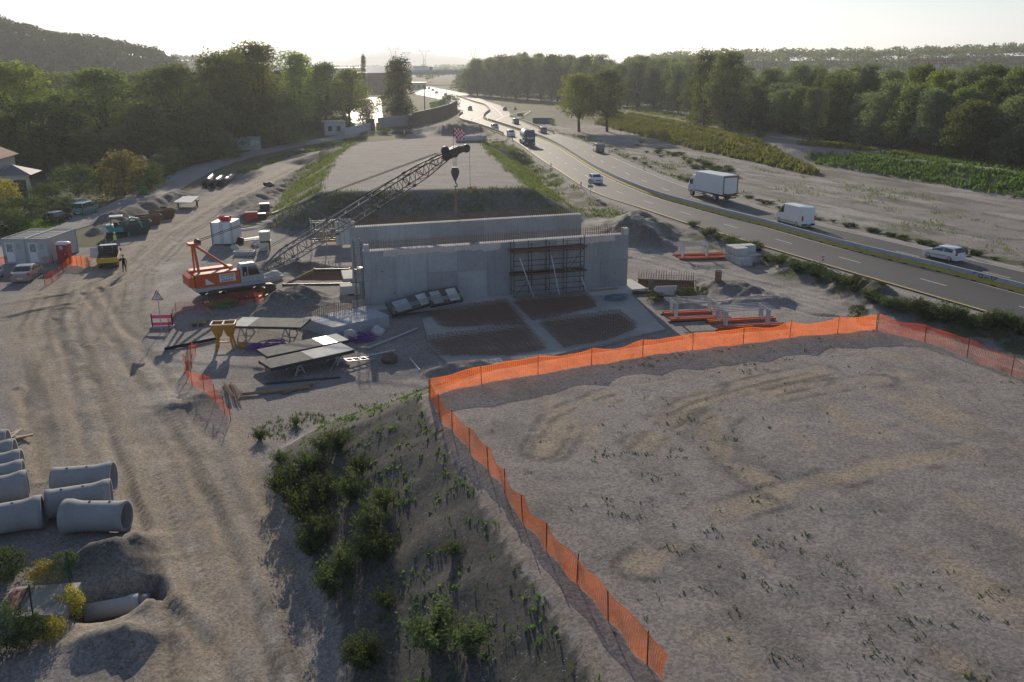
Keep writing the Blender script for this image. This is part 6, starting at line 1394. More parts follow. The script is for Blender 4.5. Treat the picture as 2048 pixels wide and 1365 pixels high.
def tree_proto(key, seed, kind, leafm):
    """crown and trunk meshes for one kind of tree (about true size); kept as the first copy's data"""
    g = np.random.default_rng(seed); rr = random.Random(seed); blobs = []
    if kind == 'broad': Ht, R0, nb, z0, n, ls = 16, 5.6, 26, 4.2, 8500, .42
    elif kind == 'poplar': Ht, R0, nb, z0, n, ls = 20, 4.0, 26, 3.0, 8000, .42
    elif kind == 'willow': Ht, R0, nb, z0, n, ls = 15, 5.2, 24, 1.2, 9000, .42
    elif kind == 'pine': Ht, R0, nb, z0, n, ls = 15, 6.2, 20, 5, 8000, .36
    elif kind == 'conifer': Ht, R0, nb, z0, n, ls = 18, 3.6, 22, 1.5, 5000, .42
    elif kind == 'cypress': Ht, R0, nb, z0, n, ls = 14, 1.3, 14, .8, 2600, .34
    elif kind == 'bush': Ht, R0, nb, z0, n, ls = 4.2, 2.6, 14, .4, 2600, .26
    elif kind == 'spray': Ht, R0, nb, z0, n, ls = 4.2, 2.2, 1, .2, 2400, .24
    for k in range(nb):
        f = (k+.5)/nb; z = z0+(Ht-z0)*f; a = k*2.4+rr.uniform(-.5,.5)
        if kind == 'conifer': er = R0*(1-f)**.8+.3
        elif kind == 'cypress': er = R0*math.sin(PI*min(1, f*.9+.1))**.6
        elif kind == 'pine': er = R0*math.sin(PI*min(.96, .18+f*.8))**.5; z = z0+(Ht-z0)*(.12+.88*f)
        elif kind == 'poplar': er = R0*(.55+.45*math.sin(PI*min(1, f*1.05)))*(1-.45*f)
        elif kind == 'willow': er = R0*(1-.55*f**2)
        else: er = R0*math.sqrt(max(.05, 1-(2*min(f,.97)-.85)**2*.85))
        q = er*(rr.uniform(.25,.75) if kind not in ('conifer','cypress') else rr.uniform(.15,.5)); br = {'broad':2.2,'poplar':1.75,'willow':2.0,'pine':2.4,'conifer':1.4,'cypress':.8,'bush':1.0,'spray':1.0}[kind]*rr.uniform(.75,1.25)*(1 if kind != 'conifer' else (1.25-f))
        sz = .85 if kind in ('broad','pine') else 1.15
        if kind == 'pine': sz = .6
        blobs.append(((q*math.cos(a), q*math.sin(a), min(z, Ht-br*.6)), (br, br, br*sz)))
    if kind == 'spray':   # many stems fanning up from the root, leaves along each
        nst = 46; aa = g.uniform(0, 2*PI, nst); out = g.uniform(.15, 1.0, nst)**.8; ln = g.uniform(.55, 1.0, nst)*(1.05-.35*out); k = g.integers(0, nst, n); f = g.random(n)**.7
        C = np.column_stack([np.cos(aa[k])*out[k]*R0*f**1.2, np.sin(aa[k])*out[k]*R0*f**1.2, Ht*ln[k]*f])+g.normal(0, .16, (n,3)); N = np.column_stack([np.cos(aa[k]), np.sin(aa[k]), .5+0*f])
        blobs = [((math.cos(a)*o*R0*.8, math.sin(a)*o*R0*.8, Ht*l*.85), (.3,.3,.3)) for a, o, l in zip(aa, out, ln)]
    else: C, N = blob_points(blobs, n, g, .45)
    # stray twigs outside the clumps break the outline
    m = int(n*.06); e = C[:m]; C[:m] = e+N[:m]*g.uniform(.2, .9, (m,1))*ls*2.2
    cr_ = leaves('crown', C, N, ls, leafm, None, .62, seed)
    tb = MB(); r0 = {'bush':.07,'cypress':.14,'spray':.05}.get(kind, .32); tb.tube((0,0,-.4), (rr.uniform(-.2,.2),rr.uniform(-.2,.2),z0+(Ht-z0)*.35), r0, r0*.6, 8, False); limbs(tb, blobs, Vector((0,0,z0*.9)), r0, rr); tr_ = tb.build('trunk', BARK)
    for o in (cr_, tr_): COL.objects.unlink(o)
    PROTO[key] = (cr_, tr_, Ht, R0*2*.95, kind)
for key, sd_, kd, lm in (('broadA',11,'broad',L_BROAD),('broadB',12,'broad',L_BROAD),('broadC',13,'broad',L_YEL),('poplarA',14,'poplar',L_YEL),('poplarB',15,'poplar',L_OLIVE),('willowA',16,'willow',L_GREY),('willowB',17,'willow',L_OLIVE),('willowC',18,'willow',L_BROAD),('pine',19,'pine',L_DARK),('conifer',20,'conifer',L_DARK),('cypress',21,'cypress',L_DARK),('bushA',22,'bush',L_SHRUB),('bushB',23,'bush',L_TAN),('bushC',24,'bush',L_FLOW),('sprayA',31,'spray',L_SHRUB),('sprayB',32,'spray',L_SHRUB),('greyC',25,'broad',L_GREY),('oliveB',26,'broad',L_OLIVE),('darkB',27,'broad',L_DARK)): tree_proto(key, sd_, kd, lm)
TNAME = {'spray':'shrub','broad':'broadleaf_tree','poplar':'poplar_tree','willow':'willow_tree','pine':'pine_tree','conifer':'conifer_tree','cypress':'cypress_tree','bush':'bush'}
def plant(key, loc, h, w=None, label='', group=None, rz=None, cat=None):
    c, tr, Ht, Wt, kd = PROTO[key]; t = thing(TNAME[kd], label, cat or ('tree' if kd not in ('bush','spray') else 'bush'), loc, random.uniform(0, 6.28) if rz is None else rz, group)
    s = h/Ht; sw = s if w is None else w/Wt; t.scale = (sw, sw, s)
    for o in (c, tr):
        q = o.copy(); COL.objects.link(q); q.parent = t; _reg(q, t)
    return t
def plant_px(key, px, by, ty, wpx, label, group=None):
    b = P(px, by); d = math.hypot(b.x, b.y); top = AT(px, ty, b.y); h = max(1.0, top.z-b.z); dep = (b-Vector((0,0,CAMZ))).dot(FW); return plant(key, b, h, wpx*dep/FPX, label, group)
# the grove on the left
GL = 'trees of the left grove'
for a in (('broadC',35,318,128,215,'big yellowing tree at the left frame edge behind the dark pine'), ('pine',92,350,203,165,'dark round umbrella pine in front of the left grove'), ('broadA',215,318,140,190,'big round green tree second from the left in the grove'), ('broadB',362,312,132,165,'big round green tree in the middle of the grove'),
          ('willowC',455,300,116,140,'dark bushy tree left of the tall yellow poplars'), ('poplarA',525,290,92,130,'tallest yellow green poplar in the left grove'), ('broadC',490,282,104,110,'yellowing tree just left of the tallest poplar'), ('poplarA',600,270,110,100,'yellow green poplar right of the tallest one'), ('broadB',655,262,128,100,'green tree right of the poplars in the left grove'), ('broadC',700,255,140,90,'yellowing tree at the right end of the grove'),
          ('broadC',632,262,202,62,'small light green tree in front of the grove by the white house'), ('willowC',560,290,190,120,'low bushy tree behind the pale hut'), ('bushB',735,252,200,55,'small autumn coloured tree beside the bright pond'), ('willowC',800,248,122,80,'dark tall bushy tree beside the power pole'), ('conifer',800,246,118,48,'slender dark conifer inside the bushy tree by the power pole'), ('poplarB',731,215,112,16,'slender bare-topped poplar beyond the pond'),
          ('willowB',300,325,215,130,'dim lower tree between the two big round trees'), ('willowB',420,318,205,120,'dim lower tree in front of the middle of the grove'), ('broadA',140,318,190,120,'dim tree in the shade between pine and round tree'), ('willowC',20,355,230,110,'dark tree behind the house at the left edge')):
    plant_px(*a, GL)
rr = random.Random(77)
for k in range(26):
    px = 10+k*27+rr.uniform(-10,10); plant_px(rr.choice(['broadA','broadB','willowC','oliveB','darkB']), px, 268+rr.uniform(-8,8)-.03*px, 150+rr.uniform(-8,14)-(10 if 430 < px < 640 else 0), 110+rr.uniform(-15,25), 'green tree in the second row of the left grove, only its crown seen', 'second row trees of the left grove')
for k in range(22):
    px = -20+k*28+rr.uniform(-10,10); plant_px(rr.choice(['willowC','willowB','darkB','broadA']), px, 312-.085*max(0,px-100)+rr.uniform(-6,6), 268-.075*px+rr.uniform(-12,12), 70+rr.uniform(-10,20), 'dark undergrowth tree along the lane below the left grove', 'undergrowth trees below the left grove')
for i, (px, ty, kd, w) in enumerate(((8,124,'conifer',40),(30,120,'conifer',36),(52,113,'conifer',34),(74,114,'conifer',44),(95,118,'conifer',34),(113,112,'conifer',34),(140,104,'cypress',12),(147,106,'cypress',12),(158,114,'cypress',14),(169,110,'cypress',14),(190,122,'conifer',40),(216,114,'conifer',26),(227,109,'conifer',26),(250,120,'conifer',38),(272,128,'cypress',10),(294,109,'conifer',18),(306,101,'conifer',26),(350,111,'conifer',36),(377,116,'conifer',34),(398,124,'conifer',30),(420,126,'conifer',30))):
    plant_px(kd, px, 178, ty-3, w, 'dark conifer rising behind the left grove' if kd == 'conifer' else 'narrow dark cypress rising behind the left grove', 'conifers behind the left grove')
for a in (('bushA',158,395,333,95,'dark green bush behind the parked cars'), ('bushB',250,392,306,125,'tall tan autumn bush beside the green refuse bin'), ('bushA',300,385,332,60,'dark bush right of the tan autumn bush'), ('bushA',95,420,372,70,'clipped dark hedge bush left of the parked cars'), ('bushA',45,455,400,110,'dark hedge bush at the house corner'), ('bushC',12,425,362,70,'yellow flowering bush at the left frame edge'), ('bushA',130,425,395,50,'small dark bush behind the black hatchback'), ('bushA',10,470,420,90,'dark bush at the left edge above the cabins')): plant_px(*a)
for k in range(24):
    px = [310,326,342,360,378,395,412,428,441,528,546,564,582,600,618,636,654,672,690,290,275,345,385,405][k]; by = np.interp(px, [230,300,330,420,500,560,640,700], [392,378,350,323,304,293,268,258])-rr.uniform(3,9)
    plant(rr.choice(['bushA','willowC','bushA']), P(px,by), rr.uniform(2.6,4.4), rr.uniform(5.5,8), 'dense dark scrub at the foot of the left grove along the lane', 'scrub along the lane')
for k in range(20):
    f = k/19; px = 60+f*580; by = np.interp(px, [-30,140,300,420,520,560,700], [370,352,330,300,284,276,248])-rr.uniform(4,12)
    plant(rr.choice(['willowC','willowB','oliveB']), P(px,by), rr.uniform(6,9), rr.uniform(9,12), 'shaded leafy tree low in the front of the left grove', 'low trees in front of the left grove')
# the two plane trees by the highway
plant_px('broadC', 1158,264,150,100,'left of the two round trees beside the highway'); plant_px('broadA', 1214,264,143,100,'right of the two round trees beside the highway')
for a in (('bushA',1272,205,150,50,'dark bush behind the right round tree'),): plant_px(*a)
# riverside wood on the right
edge = [G(a,b,1.5) for a,b in ((1395,244),(1450,256),(1550,268),(1650,281),(1750,296),(1850,311),(1950,327),(2050,343))]+[Vector((100,132,1)), Vector((112,105,1))]
KS = ['willowA','willowB','willowC','greyC','oliveB','broadA','willowA','broadB']
LB = {'willowA':'grey green willow','greyC':'grey leaved tree','willowB':'olive green willow','oliveB':'olive green tree','willowC':'deep green bushy tree','broadA':'green round tree','broadB':'green broad tree'}
e2 = resample(smooth(edge, 4), 6.5); k = 0
for row in range(9):
    for i, q in enumerate(e2):
        t = (e2[min(i+1,len(e2)-1)]-e2[max(i-1,0)]).normalized(); n = Vector((.93,.37,0))
        loc = q+n*(row*9.5+rr.uniform(-2.5,2.5))+t*rr.uniform(-2.5,2.5); loc.z = max(-.5, float(H(loc.x, loc.y)))-.2
        if row > 5 and i % 2: continue
        ky = rr.choice(KS); hh = rr.uniform(12.0,16.5)*(1 if row else .78)*(1.05 if row > 3 else 1)
        plant(ky, loc, hh, rr.uniform(8,12), LB[ky]+(' at the front edge of the riverside wood' if row == 0 else ' inside the riverside wood on the right'), 'trees of the riverside wood')
for a in (('poplarA',1858,300,150,60,'yellow crowned tree standing out of the riverside wood'), ('willowB',1450,262,108,100,'tall olive tree at the left end of the riverside wood'), ('greyC',1620,285,178,70,'pale grey tree in front of the riverside wood'), ('willowC',1408,254,112,80,'tall green tree at the left corner of the riverside wood'), ('bushA',1520,278,264,24,'dark round bush at the end of the gravel track')): plant_px(*a)
for k_ in range(16): plant('bushA', G(1395+k_*44, 246+k_*5.9+rr.uniform(-3,3), 2.0), rr.uniform(1.5,3), rr.uniform(4,7), 'low dark bush along the foot of the riverside wood', 'bushes at the foot of the riverside wood')
for k_ in range(16):
    b = G(1890+k_*11, 316+k_*1.3+rr.uniform(-4,3), 2.0); t = plant('bushA', b, rr.uniform(2.4,3.4), 4, 'pale grey reed clump before the riverside wood', 'reed clumps before the riverside wood', cat='reeds'); t.name = 'reed_clump'; remat(t, L_REED, ('crown',))
# the wood beyond the highway junction
for row in range(3):
    for i in range(20):
        px = 938+i*23+rr.uniform(-8,8)
        if row == 0 and 1125 < px < 1250: pass
        fb_ = np.interp(px, [930,1000,1120,1250,1380], [190,196,204,214,232])-row*9; ty = np.interp(px, [930,960,1060,1110,1180,1250,1330,1400], [137,126,108,114,120,120,128,120])+rr.uniform(-7,22)-row*1
        plant_px(rr.choice(KS), px, fb_, ty, 56+rr.uniform(-18,22), 'grey green tree in the wood beyond the highway junction', 'trees beyond the highway junction')
# ------------------------------------------------------------------ shrubs
for i, (px, py, h, w) in enumerate(((585,985,1.9,2.4),(622,950,1.6,1.9),(612,1045,2.0,2.3),(645,905,1.1,1.5),(678,900,1.5,2.0),(702,1000,1.7,1.9),(718,950,1.3,1.5),(742,1075,1.9,1.9),(768,1020,1.4,1.5),(622,1110,1.7,1.9),(662,1190,1.8,1.9),(690,1145,1.4,1.4),(772,1215,.9,1.2),(868,1300,1.9,2.6),(940,1310,1.5,1.7),(732,1335,1.5,1.7),(762,1120,1.5,1.7),(560,925,.8,1.3),(520,880,.8,1.2),(556,985,1.2,1.6),(905,1108,.6,1.1),(592,850,.7,1.0),(590,1010,1.6,2.0),(645,1000,1.6,1.8),(640,1080,1.6,1.8),(730,1120,1.5,1.6),(715,1330,1.2,1.5))):
    b = P(px, py); t = plant('sprayA' if i % 2 else 'sprayB', b, h*1.0, w*.9, 'leafy green shrub on the dark slope below the orange fence', 'shrubs on the dark slope', cat='shrub'); t.name = 'shrub'
for i, (px, py, h, w, ky, lb) in enumerate(((150,1240,1.3,1.1,'bushC','yellow flowering shrub beside the pit'),(95,1168,.9,1.5,'bushC','low yellow flowering shrub behind the concrete plinth'),(130,1140,.7,1.2,'bushA','low green weed clump on the gravel heap'),(60,1290,1.0,1.6,'bushA','green shrub at the lower left corner'),(15,1300,1.6,1.8,'bushA','dark green shrub cut by the left frame edge'),(105,1275,.8,1.2,'bushC','yellow green shrub before the wire fence'),(20,1160,1.3,2.0,'bushA','dark shrub behind the wire fence'))):
    t = plant(ky, P(px,py), h, w, lb, cat='shrub'); t.name = 'shrub'
for i in range(46):
    f = i/45; px = np.interp(f, [0,.3,.6,1], [1395,1560,1760,2060])+rr.uniform(-12,12); py = np.interp(px, [1395,1500,1600,1700,1800,1900,2060], [462,500,540,580,618,645,668])+rr.uniform(-10,8)
    t = plant('sprayA' if i % 2 else 'sprayB', P(px,py), rr.uniform(.7,1.4)*(1.2 if px > 1800 else .85), rr.uniform(1.4,2.8), 'leafy shrub on the gravel bank between site and highway', 'shrubs on the bank along the highway', cat='shrub'); t.name = 'shrub'
for (px, py, h, w, lb) in ((1715,640,1.2,1.5,'green shrub just behind the corner of the orange fence'),(1372,600,1.0,1.8,'bright green shrub below the formwork box'),(1408,595,.9,.9,'small green shrub right of the formwork box'),(1310,605,.8,1.8,'dark shrub left of the climbing frames')):
    t = plant('bushA', P(px,py), h, w, lb, cat='shrub'); t.name = 'shrub'
for i in range(70):      # verges and the waste ground beyond the highway
    px = rr.uniform(1230,2060); py = np.interp(px, [1230,1370,1480,1640,1750,1850,2060], [308,368,396,446,470,494,540])-rr.uniform(2,9); t = plant('sprayA', P(px,py), rr.uniform(.25,.7), rr.uniform(.8,2), 'low weed clump on the far verge of the highway', 'weed clumps on the far verge', cat='shrub'); t.name = 'shrub'
for i in range(36):
    f = rr.random(); px = 1260+f*210+rr.uniform(-8,8); py = 288+f*62+rr.uniform(-9,9); t = plant('sprayB', P(px,py), rr.uniform(.4,1.0), rr.uniform(1.5,3), 'low green shrub in the strip between highway and gravel field', 'shrubs between highway and gravel field', cat='shrub'); t.name = 'shrub'
# ------------------------------------------------------------------ grass and weeds nobody could count
def ground_cover(name, lbl, XY, hmin, hmax, mat, seed, per=6, wide=.5, spread=.25):
    g = np.random.default_rng(seed); XY = np.repeat(XY, per, 0)+g.normal(0, spread, (len(XY)*per,2)); Z = H(XY[:,0], XY[:,1]); n = len(XY); h = g.uniform(hmin, hmax, n); a = g.uniform(0, 2*PI, n); w = h*wide*g.uniform(.6,1.3,n); ln = g.uniform(.1,.8 if hmax > .2 else 1.6,n)*h; b = a+g.uniform(-1,1,n)+1.57
    B = np.column_stack([XY, Z-.03]); D = np.column_stack([np.cos(a), np.sin(a), 0*a])*w[:,None]*.5; T = np.column_stack([np.cos(b)*ln, np.sin(b)*ln, h]); V = np.stack([B-D*.5, B+D*.5, B+D+T*.65, B-D*.3+T], 1).reshape(-1,3); o = np_mesh(name, V, np.arange(4*n).reshape(-1,4), mat); tag(o, lbl, None, None, 'stuff'); return o
def scatter(poly, n, dens, seed):
    g = np.random.default_rng(seed); p = np.array(poly); x = g.uniform(p[:,0].min(), p[:,0].max(), n); y = g.uniform(p[:,1].min(), p[:,1].max(), n); m = (sd_poly(x, y, poly) < 0); x, y = x[m], y[m]; m = g.random(len(x)) < dens(x, y); return np.column_stack([x[m], y[m]])
clump = lambda x, y, f=.35, a=.5, b=.68, s=90: sstep(a, b, fbm(x, y, f, 3, s))
slope = [(-17,50),(-2,43),(9,14),(-6,14),(-14,38)]
onsl = lambda x, y: ((sd_poly(x,y,NEAR_TOP) > .2) & (H(x,y) > .45))*1.0
ground_cover('slope_weeds', 'small green weeds on the dark slope', scatter(slope, 16000, lambda x, y: onsl(x,y)*(clump(x,y,1.3,.45,.75)*.5+.07), 1), .05, .17, L_WEED, 1, 5, .9, .09)
ground_cover('crest_weeds', 'bright weeds on the sunny end of the slope', scatter(px_poly([(470,845),(560,800),(700,770),(880,745),(900,770),(840,800),(600,850)],1.0), 2600, lambda x, y: clump(x,y,.7,.42,.6)*.45, 2), .04, .16, L_WEED, 2, 6, .8, .10)
ground_cover('platform_weeds', 'sparse tiny weeds on the gravel platform', scatter(NEAR_TOP, 26000, lambda x, y: (sd_poly(x,y,NEAR_TOP) < -.8)*((clump(x,y,.14,.45,.75,91)+1.2*np.exp(-((x-8.5)/3.2)**2-((y-27)/5)**2))*clump(x,y,1.3,.5,.75,92)*1.0+.02), 3), .03, .12, L_SHRUB, 3, 5, .9, .07)
ground_cover('fence_weeds', 'weeds along the foot of the orange net fence', scatter(px_poly([(870,745),(1000,728),(1200,700),(1320,690),(1330,700),(1200,712),(1000,745),(880,770)],2.0), 1500, lambda x, y: clump(x,y,.9,.45,.6)*.6, 12), .08, .25, L_SHRUB, 12, 6, .7, .14)
fl_ = [(-46,100),(-20,100),(-22,190),(-48,190)]
def flank(x, y): d = sd_poly(x, y, FAR_TOP); return ((d > -.4) & (d < 7.5) & (H(x,y) > .35))*clump(x,y,.35,.36,.55)
ground_cover('bank_grass', 'green grass on the flanks of the far embankment', scatter([(-48,100),(16,100),(16,118),(5,190),(-48,190)], 52000, lambda x, y: flank(x,y)*.42, 4), .12, .5, L_OLIVEW, 4, 6, .35, .35)
vr = lambda x, y: ((sd_poly(x,y,ROAD_POLY) > 1.8) & (sd_poly(x,y,ROAD_POLY) < 8))*clump(x,y,.3,.42,.6)
ground_cover('bank_grass', 'green weeds between the far embankment and the highway', scatter(EASTSTRIP, 9000, lambda x, y: clump(x,y,.3,.42,.6)*.7, 14), .15, .55, L_OLIVEW, 14, 6, .45, .35)
ground_cover('field_weeds', 'thin scattered weeds on the gravel field beyond the highway', scatter(px_poly([(1250,285),(1330,300),(1640,360),(1800,380),(2048,430),(2048,520),(1800,470),(1640,430),(1480,380),(1300,320)],0), 9000, lambda x, y: clump(x*.7,y*.4,.3,.5,.68,93)*.5+.01, 15), .1, .4, L_OLIVEW, 15, 5, .5, .4)
ground_cover('verge_grass', 'weedy grass along both verges of the highway', scatter([(-20,185),(-8,185),(110,45),(110,70),(60,125),(30,190),(20,260),(-20,260)], 26000, lambda x, y: vr(x,y)*.7, 5), .15, .5, L_SHRUB, 5, 6, .5, .3)
def bank(T, Hs):
    def f(x, y):
        d, t = d_line(x, y, T); hh = np.interp(t, np.linspace(0,1,len(Hs)), Hs); return ((d < hh*2.4+.6) & (H(x,y) < hh*.97) & (H(x,y) > .12))*(.6+.4*clump(x,y,.4,.35,.55))
    return f
b1 = [(20,140),(66,140),(66,180),(50,300),(20,300)]; b2 = [(48,115),(130,90),(150,150),(60,215)]
ground_cover('bank_weeds', 'yellow green weeds covering the long bank beyond the highway', scatter(b1, 30000, bank(BANK1_T, BANK1_H), 6), .5, 1.15, L_WEEDY, 6, 6, .5, .4)
ground_cover('bank_scrub', 'deep green scrub covering the bank on the right', scatter(b2, 34000, bank(BANK2_T, BANK2_H), 7), .35, .85, L_WEED, 7, 6, .6, .4)
ground_cover('track_grass', 'yellow grass strips beside the gravel tracks on the right', scatter(px_poly([(1600,292),(1700,300),(1900,322),(2060,345),(2060,334),(1900,312),(1700,290),(1600,283)],2.1), 5000, lambda x, y: clump(x,y,.25,.4,.55), 8), .3, .8, L_WEEDY, 8, 6, .5, .4)
ground_cover('track_grass', 'yellow grass strips beside the far gravel track', scatter(px_poly([(1260,222),(1400,246),(1530,275),(1540,268),(1400,238),(1270,214)],2.1), 4000, lambda x, y: clump(x,y,.25,.4,.55), 9), .3, .9, L_WEEDY, 9, 6, .5, .5)
ground_cover('lane_grass', 'rough grass between lane and grove', scatter(px_poly([(60,470),(130,445),(60,440),(-40,480)],0)+[], 1200, lambda x, y: .8+0*x, 10), .15, .5, L_WEED, 10, 6, .5, .3)
ground_cover('lane_grass', 'grass strip between lane and haul road', scatter(px_poly([(450,362),(520,335),(600,310),(720,285),(740,272),(640,292),(560,312),(490,340)],0), 5000, lambda x, y: clump(x,y,.2,.4,.55)*.8, 11), .2, .6, L_WEED, 11, 6, .5, .3)
# ------------------------------------------------------------------ concrete road barriers, 4 m modules
BC = concrete('barrier concrete', (.40,.41,.42), 1.5, .45); BY = paint('barrier yellow', (.50,.37,.04), .7, 0, .55, .2, 2)
PROFB = [(-.30,0),(-.30,.09),(-.15,.30),(-.09,.82),(.09,.82),(.15,.30),(.30,.09),(.30,0)]
def make_barrier(L=3.96):
    t = thing('road_barrier', '', 'concrete barrier'); n = len(PROFB)
    b = MB(); vs = [(0,y,z) for y,z in PROFB]+[(L,y,z) for y,z in PROFB]; b.add(vs, [tuple(range(n-1,-1,-1)), tuple(range(n,2*n))]+[(k,(k+1)%n,n+(k+1)%n,n+k) for k in range(n)]); b.build('barrier_body', BC, t)
    for s in (-1,1):
        y = MB(); q = [(s*.304,.085),(s*.153,.305),(s*.142,.40)]; vs = [(0,a,b_) for a,b_ in q]+[(L,a,b_) for a,b_ in q]+[(0,a-s*.004,b_) for a,b_ in q]+[(L,a-s*.004,b_) for a,b_ in q]
        y.add(vs, [(0,3,4,1),(1,4,5,2),(6,7,10,9),(7,8,11,10)]); y.build('yellow_band', BY, t)
        for x in (.9, L-.9): MB().bx(x-.28, x+.28, s*.300-.01, s*.300+.012, .0, .075).build('drain_notch', BLACK, t)
        MB().bx(L/2-.12, L/2+.12, s*.13-.012 if s > 0 else s*.13-.02, s*.13+.02 if s > 0 else s*.13+.012, .44, .47).build('lifting_slot', BLACK, t)
    return t
BAR0 = make_barrier(); used = [0]
def barrier_run(pts, name_label, group, z=.5, ymin=0):
    q = resample([Vector((p[0], p[1], 0)) for p in pts], 4.0); out = []
    for a, b in zip(q[:-1], q[1:]):
        o = BAR0 if used[0] == 0 else copy_tree(BAR0); used[0] = 1; d = b-a; o.location = (a.x, a.y, z+.003); o.rotation_euler = (0,0,math.atan2(d.y, d.x)); o['label'] = name_label; o['group'] = group; out.append(o)
    return out
med = barrier_run(MEDIAN, 'grey concrete barrier module with yellow lower band in the highway median', 'median barrier modules')
sc = smooth([Vector((*p,0)) for p in g2([(973,241),(967,237),(970,230),(979,222),(975,216),(968,211),(949,205.5),(930,199),(912,193)],.5)], 5); barrier_run(sc, 'barrier module in the curved median line before the junction', 'curved median barrier modules')
barrier_run(smooth([Vector((*p,0)) for p in g2([(1020,234.5),(1040,242),(1064,252),(1085,260),(1108,268)],.5)],5), 'barrier module along the far edge of the highway by the yellow board', 'far edge barrier modules')
barrier_run(smooth([Vector((*p,0)) for p in g2([(925,227),(917,233),(920,241),(950,250),(985,262),(1012,273)],.5)],5), 'barrier module between site and highway near the gravel heaps', 'site edge barrier modules')
# graffiti on the module beside the white hatchback
gt = G(1930,552,.9); gbar = min(med, key=lambda o: (Vector(o.location)+Matrix.Rotation(o.rotation_euler.z,3,'Z')@Vector((2,0,0))-gt).length); gbar['label'] = 'concrete barrier module with black graffiti letters on its grey upper face'; gbar['group'] = 'median barrier modules'
side = 1 if (Matrix.Rotation(-gbar.rotation_euler.z,3,'Z')@(Vector((0,0,0))-Vector(gbar.location))).y > 0 else -1
def fy(z): return side*(.15-.06*(z-.3)/.52+.012)
gm = MB(); flip = -1 if side > 0 else 1
def stroke(pts):
    P3 = [Vector((2.0+flip*(x-1.6), fy(.40+.38*y), .40+.38*y)) for x, y in pts]
    for a, b in zip(P3[:-1], P3[1:]): gm.bar(a, b, .06, .012, up=(0,side,0))
stroke([(.62,.95),(.35,.85),(.2,.5),(.22,.15)]); arc = [(1.05+.22*math.cos(a), .5+.42*math.sin(a)) for a in [2*PI*k/12 for k in range(13)]]; stroke(arc); stroke([(1.05,.2),(1.35,0)])
stroke([(1.5,.1),(1.6,.4),(1.85,.45),(1.95,.1)]); stroke([(2.1,.95),(2.85,.95),(2.35,.05)]); stroke([(2.15,.9),(2.3,.4),(2.2,.1)])
gm.build('graffiti', BLACK, gbar)
# ------------------------------------------------------------------ delineators and signs
def delineator(px, py, lb):
    t = thing('delineator', lb, 'delineator', P(px,py), -.3, 'striped delineators along the highway'); W_ = paint('sign white', (.72,.72,.7), .5, 0, .1); R_ = paint('sign red', (.5,.02,.02), .5, 0, .1)
    m = MB(); n = 5
    for k in range(n): m.mat(k % 2); m.add([(-.1,-.02,.25+k*.15),(.1,-.02,.25+k*.15+.05),(.1,-.02,.40+k*.15+.05),(-.1,-.02,.40+k*.15),(-.1,.02,.25+k*.15),(.1,.02,.25+k*.15+.05),(.1,.02,.40+k*.15+.05),(-.1,.02,.40+k*.15)], [(0,1,2,3),(7,6,5,4),(0,4,5,1),(1,5,6,2),(2,6,7,3),(3,7,4,0)])
    m.build('striped_panel', [W_, R_], t); MB().bx(-.02,.02,-.019,.019,0,.3).build('post', DSTEEL, t); MB().bbox((0,0,.05),(.5,.35,.1),.03).build('rubber_foot', BLACK, t)
for px, py, lb in ((1645,530,'red and white delineator on the near verge before the shrubs'),(1937,514,'red and white delineator just behind the white hatchback'),(1162,377,'delineator on the near verge left of the round sign'),(1102,338,'delineator on the near verge halfway to the tanker'),(1058,302,'delineator at the near front wheel of the tanker'),(1288,342,'delineator on the far verge below the shrubs'),(1218,310,'delineator on the far verge behind the black van'),(1015,279,'delineator at the barrier end by the white car'),(1025,284,'delineator beside the tanker tail'),(944,244,'delineator at the bend left of the pickup'),(1172,284,'delineator on the far verge before the sport utility car')): delineator(px, py, lb)
SW_ = paint('sign back', (.42,.43,.44), .5, .2, .2)
rs = thing('round_sign', 'round traffic sign seen from behind with a rectangular plate below it', 'road sign', P(1181,391), -.45); MB().tube((0,0,0),(0,0,2.35),.035,n=8).build('post', STEEL, rs); MB().lathe([(0,-.015),(.43,-.015),(.43,.015),(0,.015)],(0,-.05,2.1),'Y',24).build('disc', SW_, rs); MB().bx(-.4,.4,-.07,-.045,1.15,1.6).build('plate', SW_, rs)
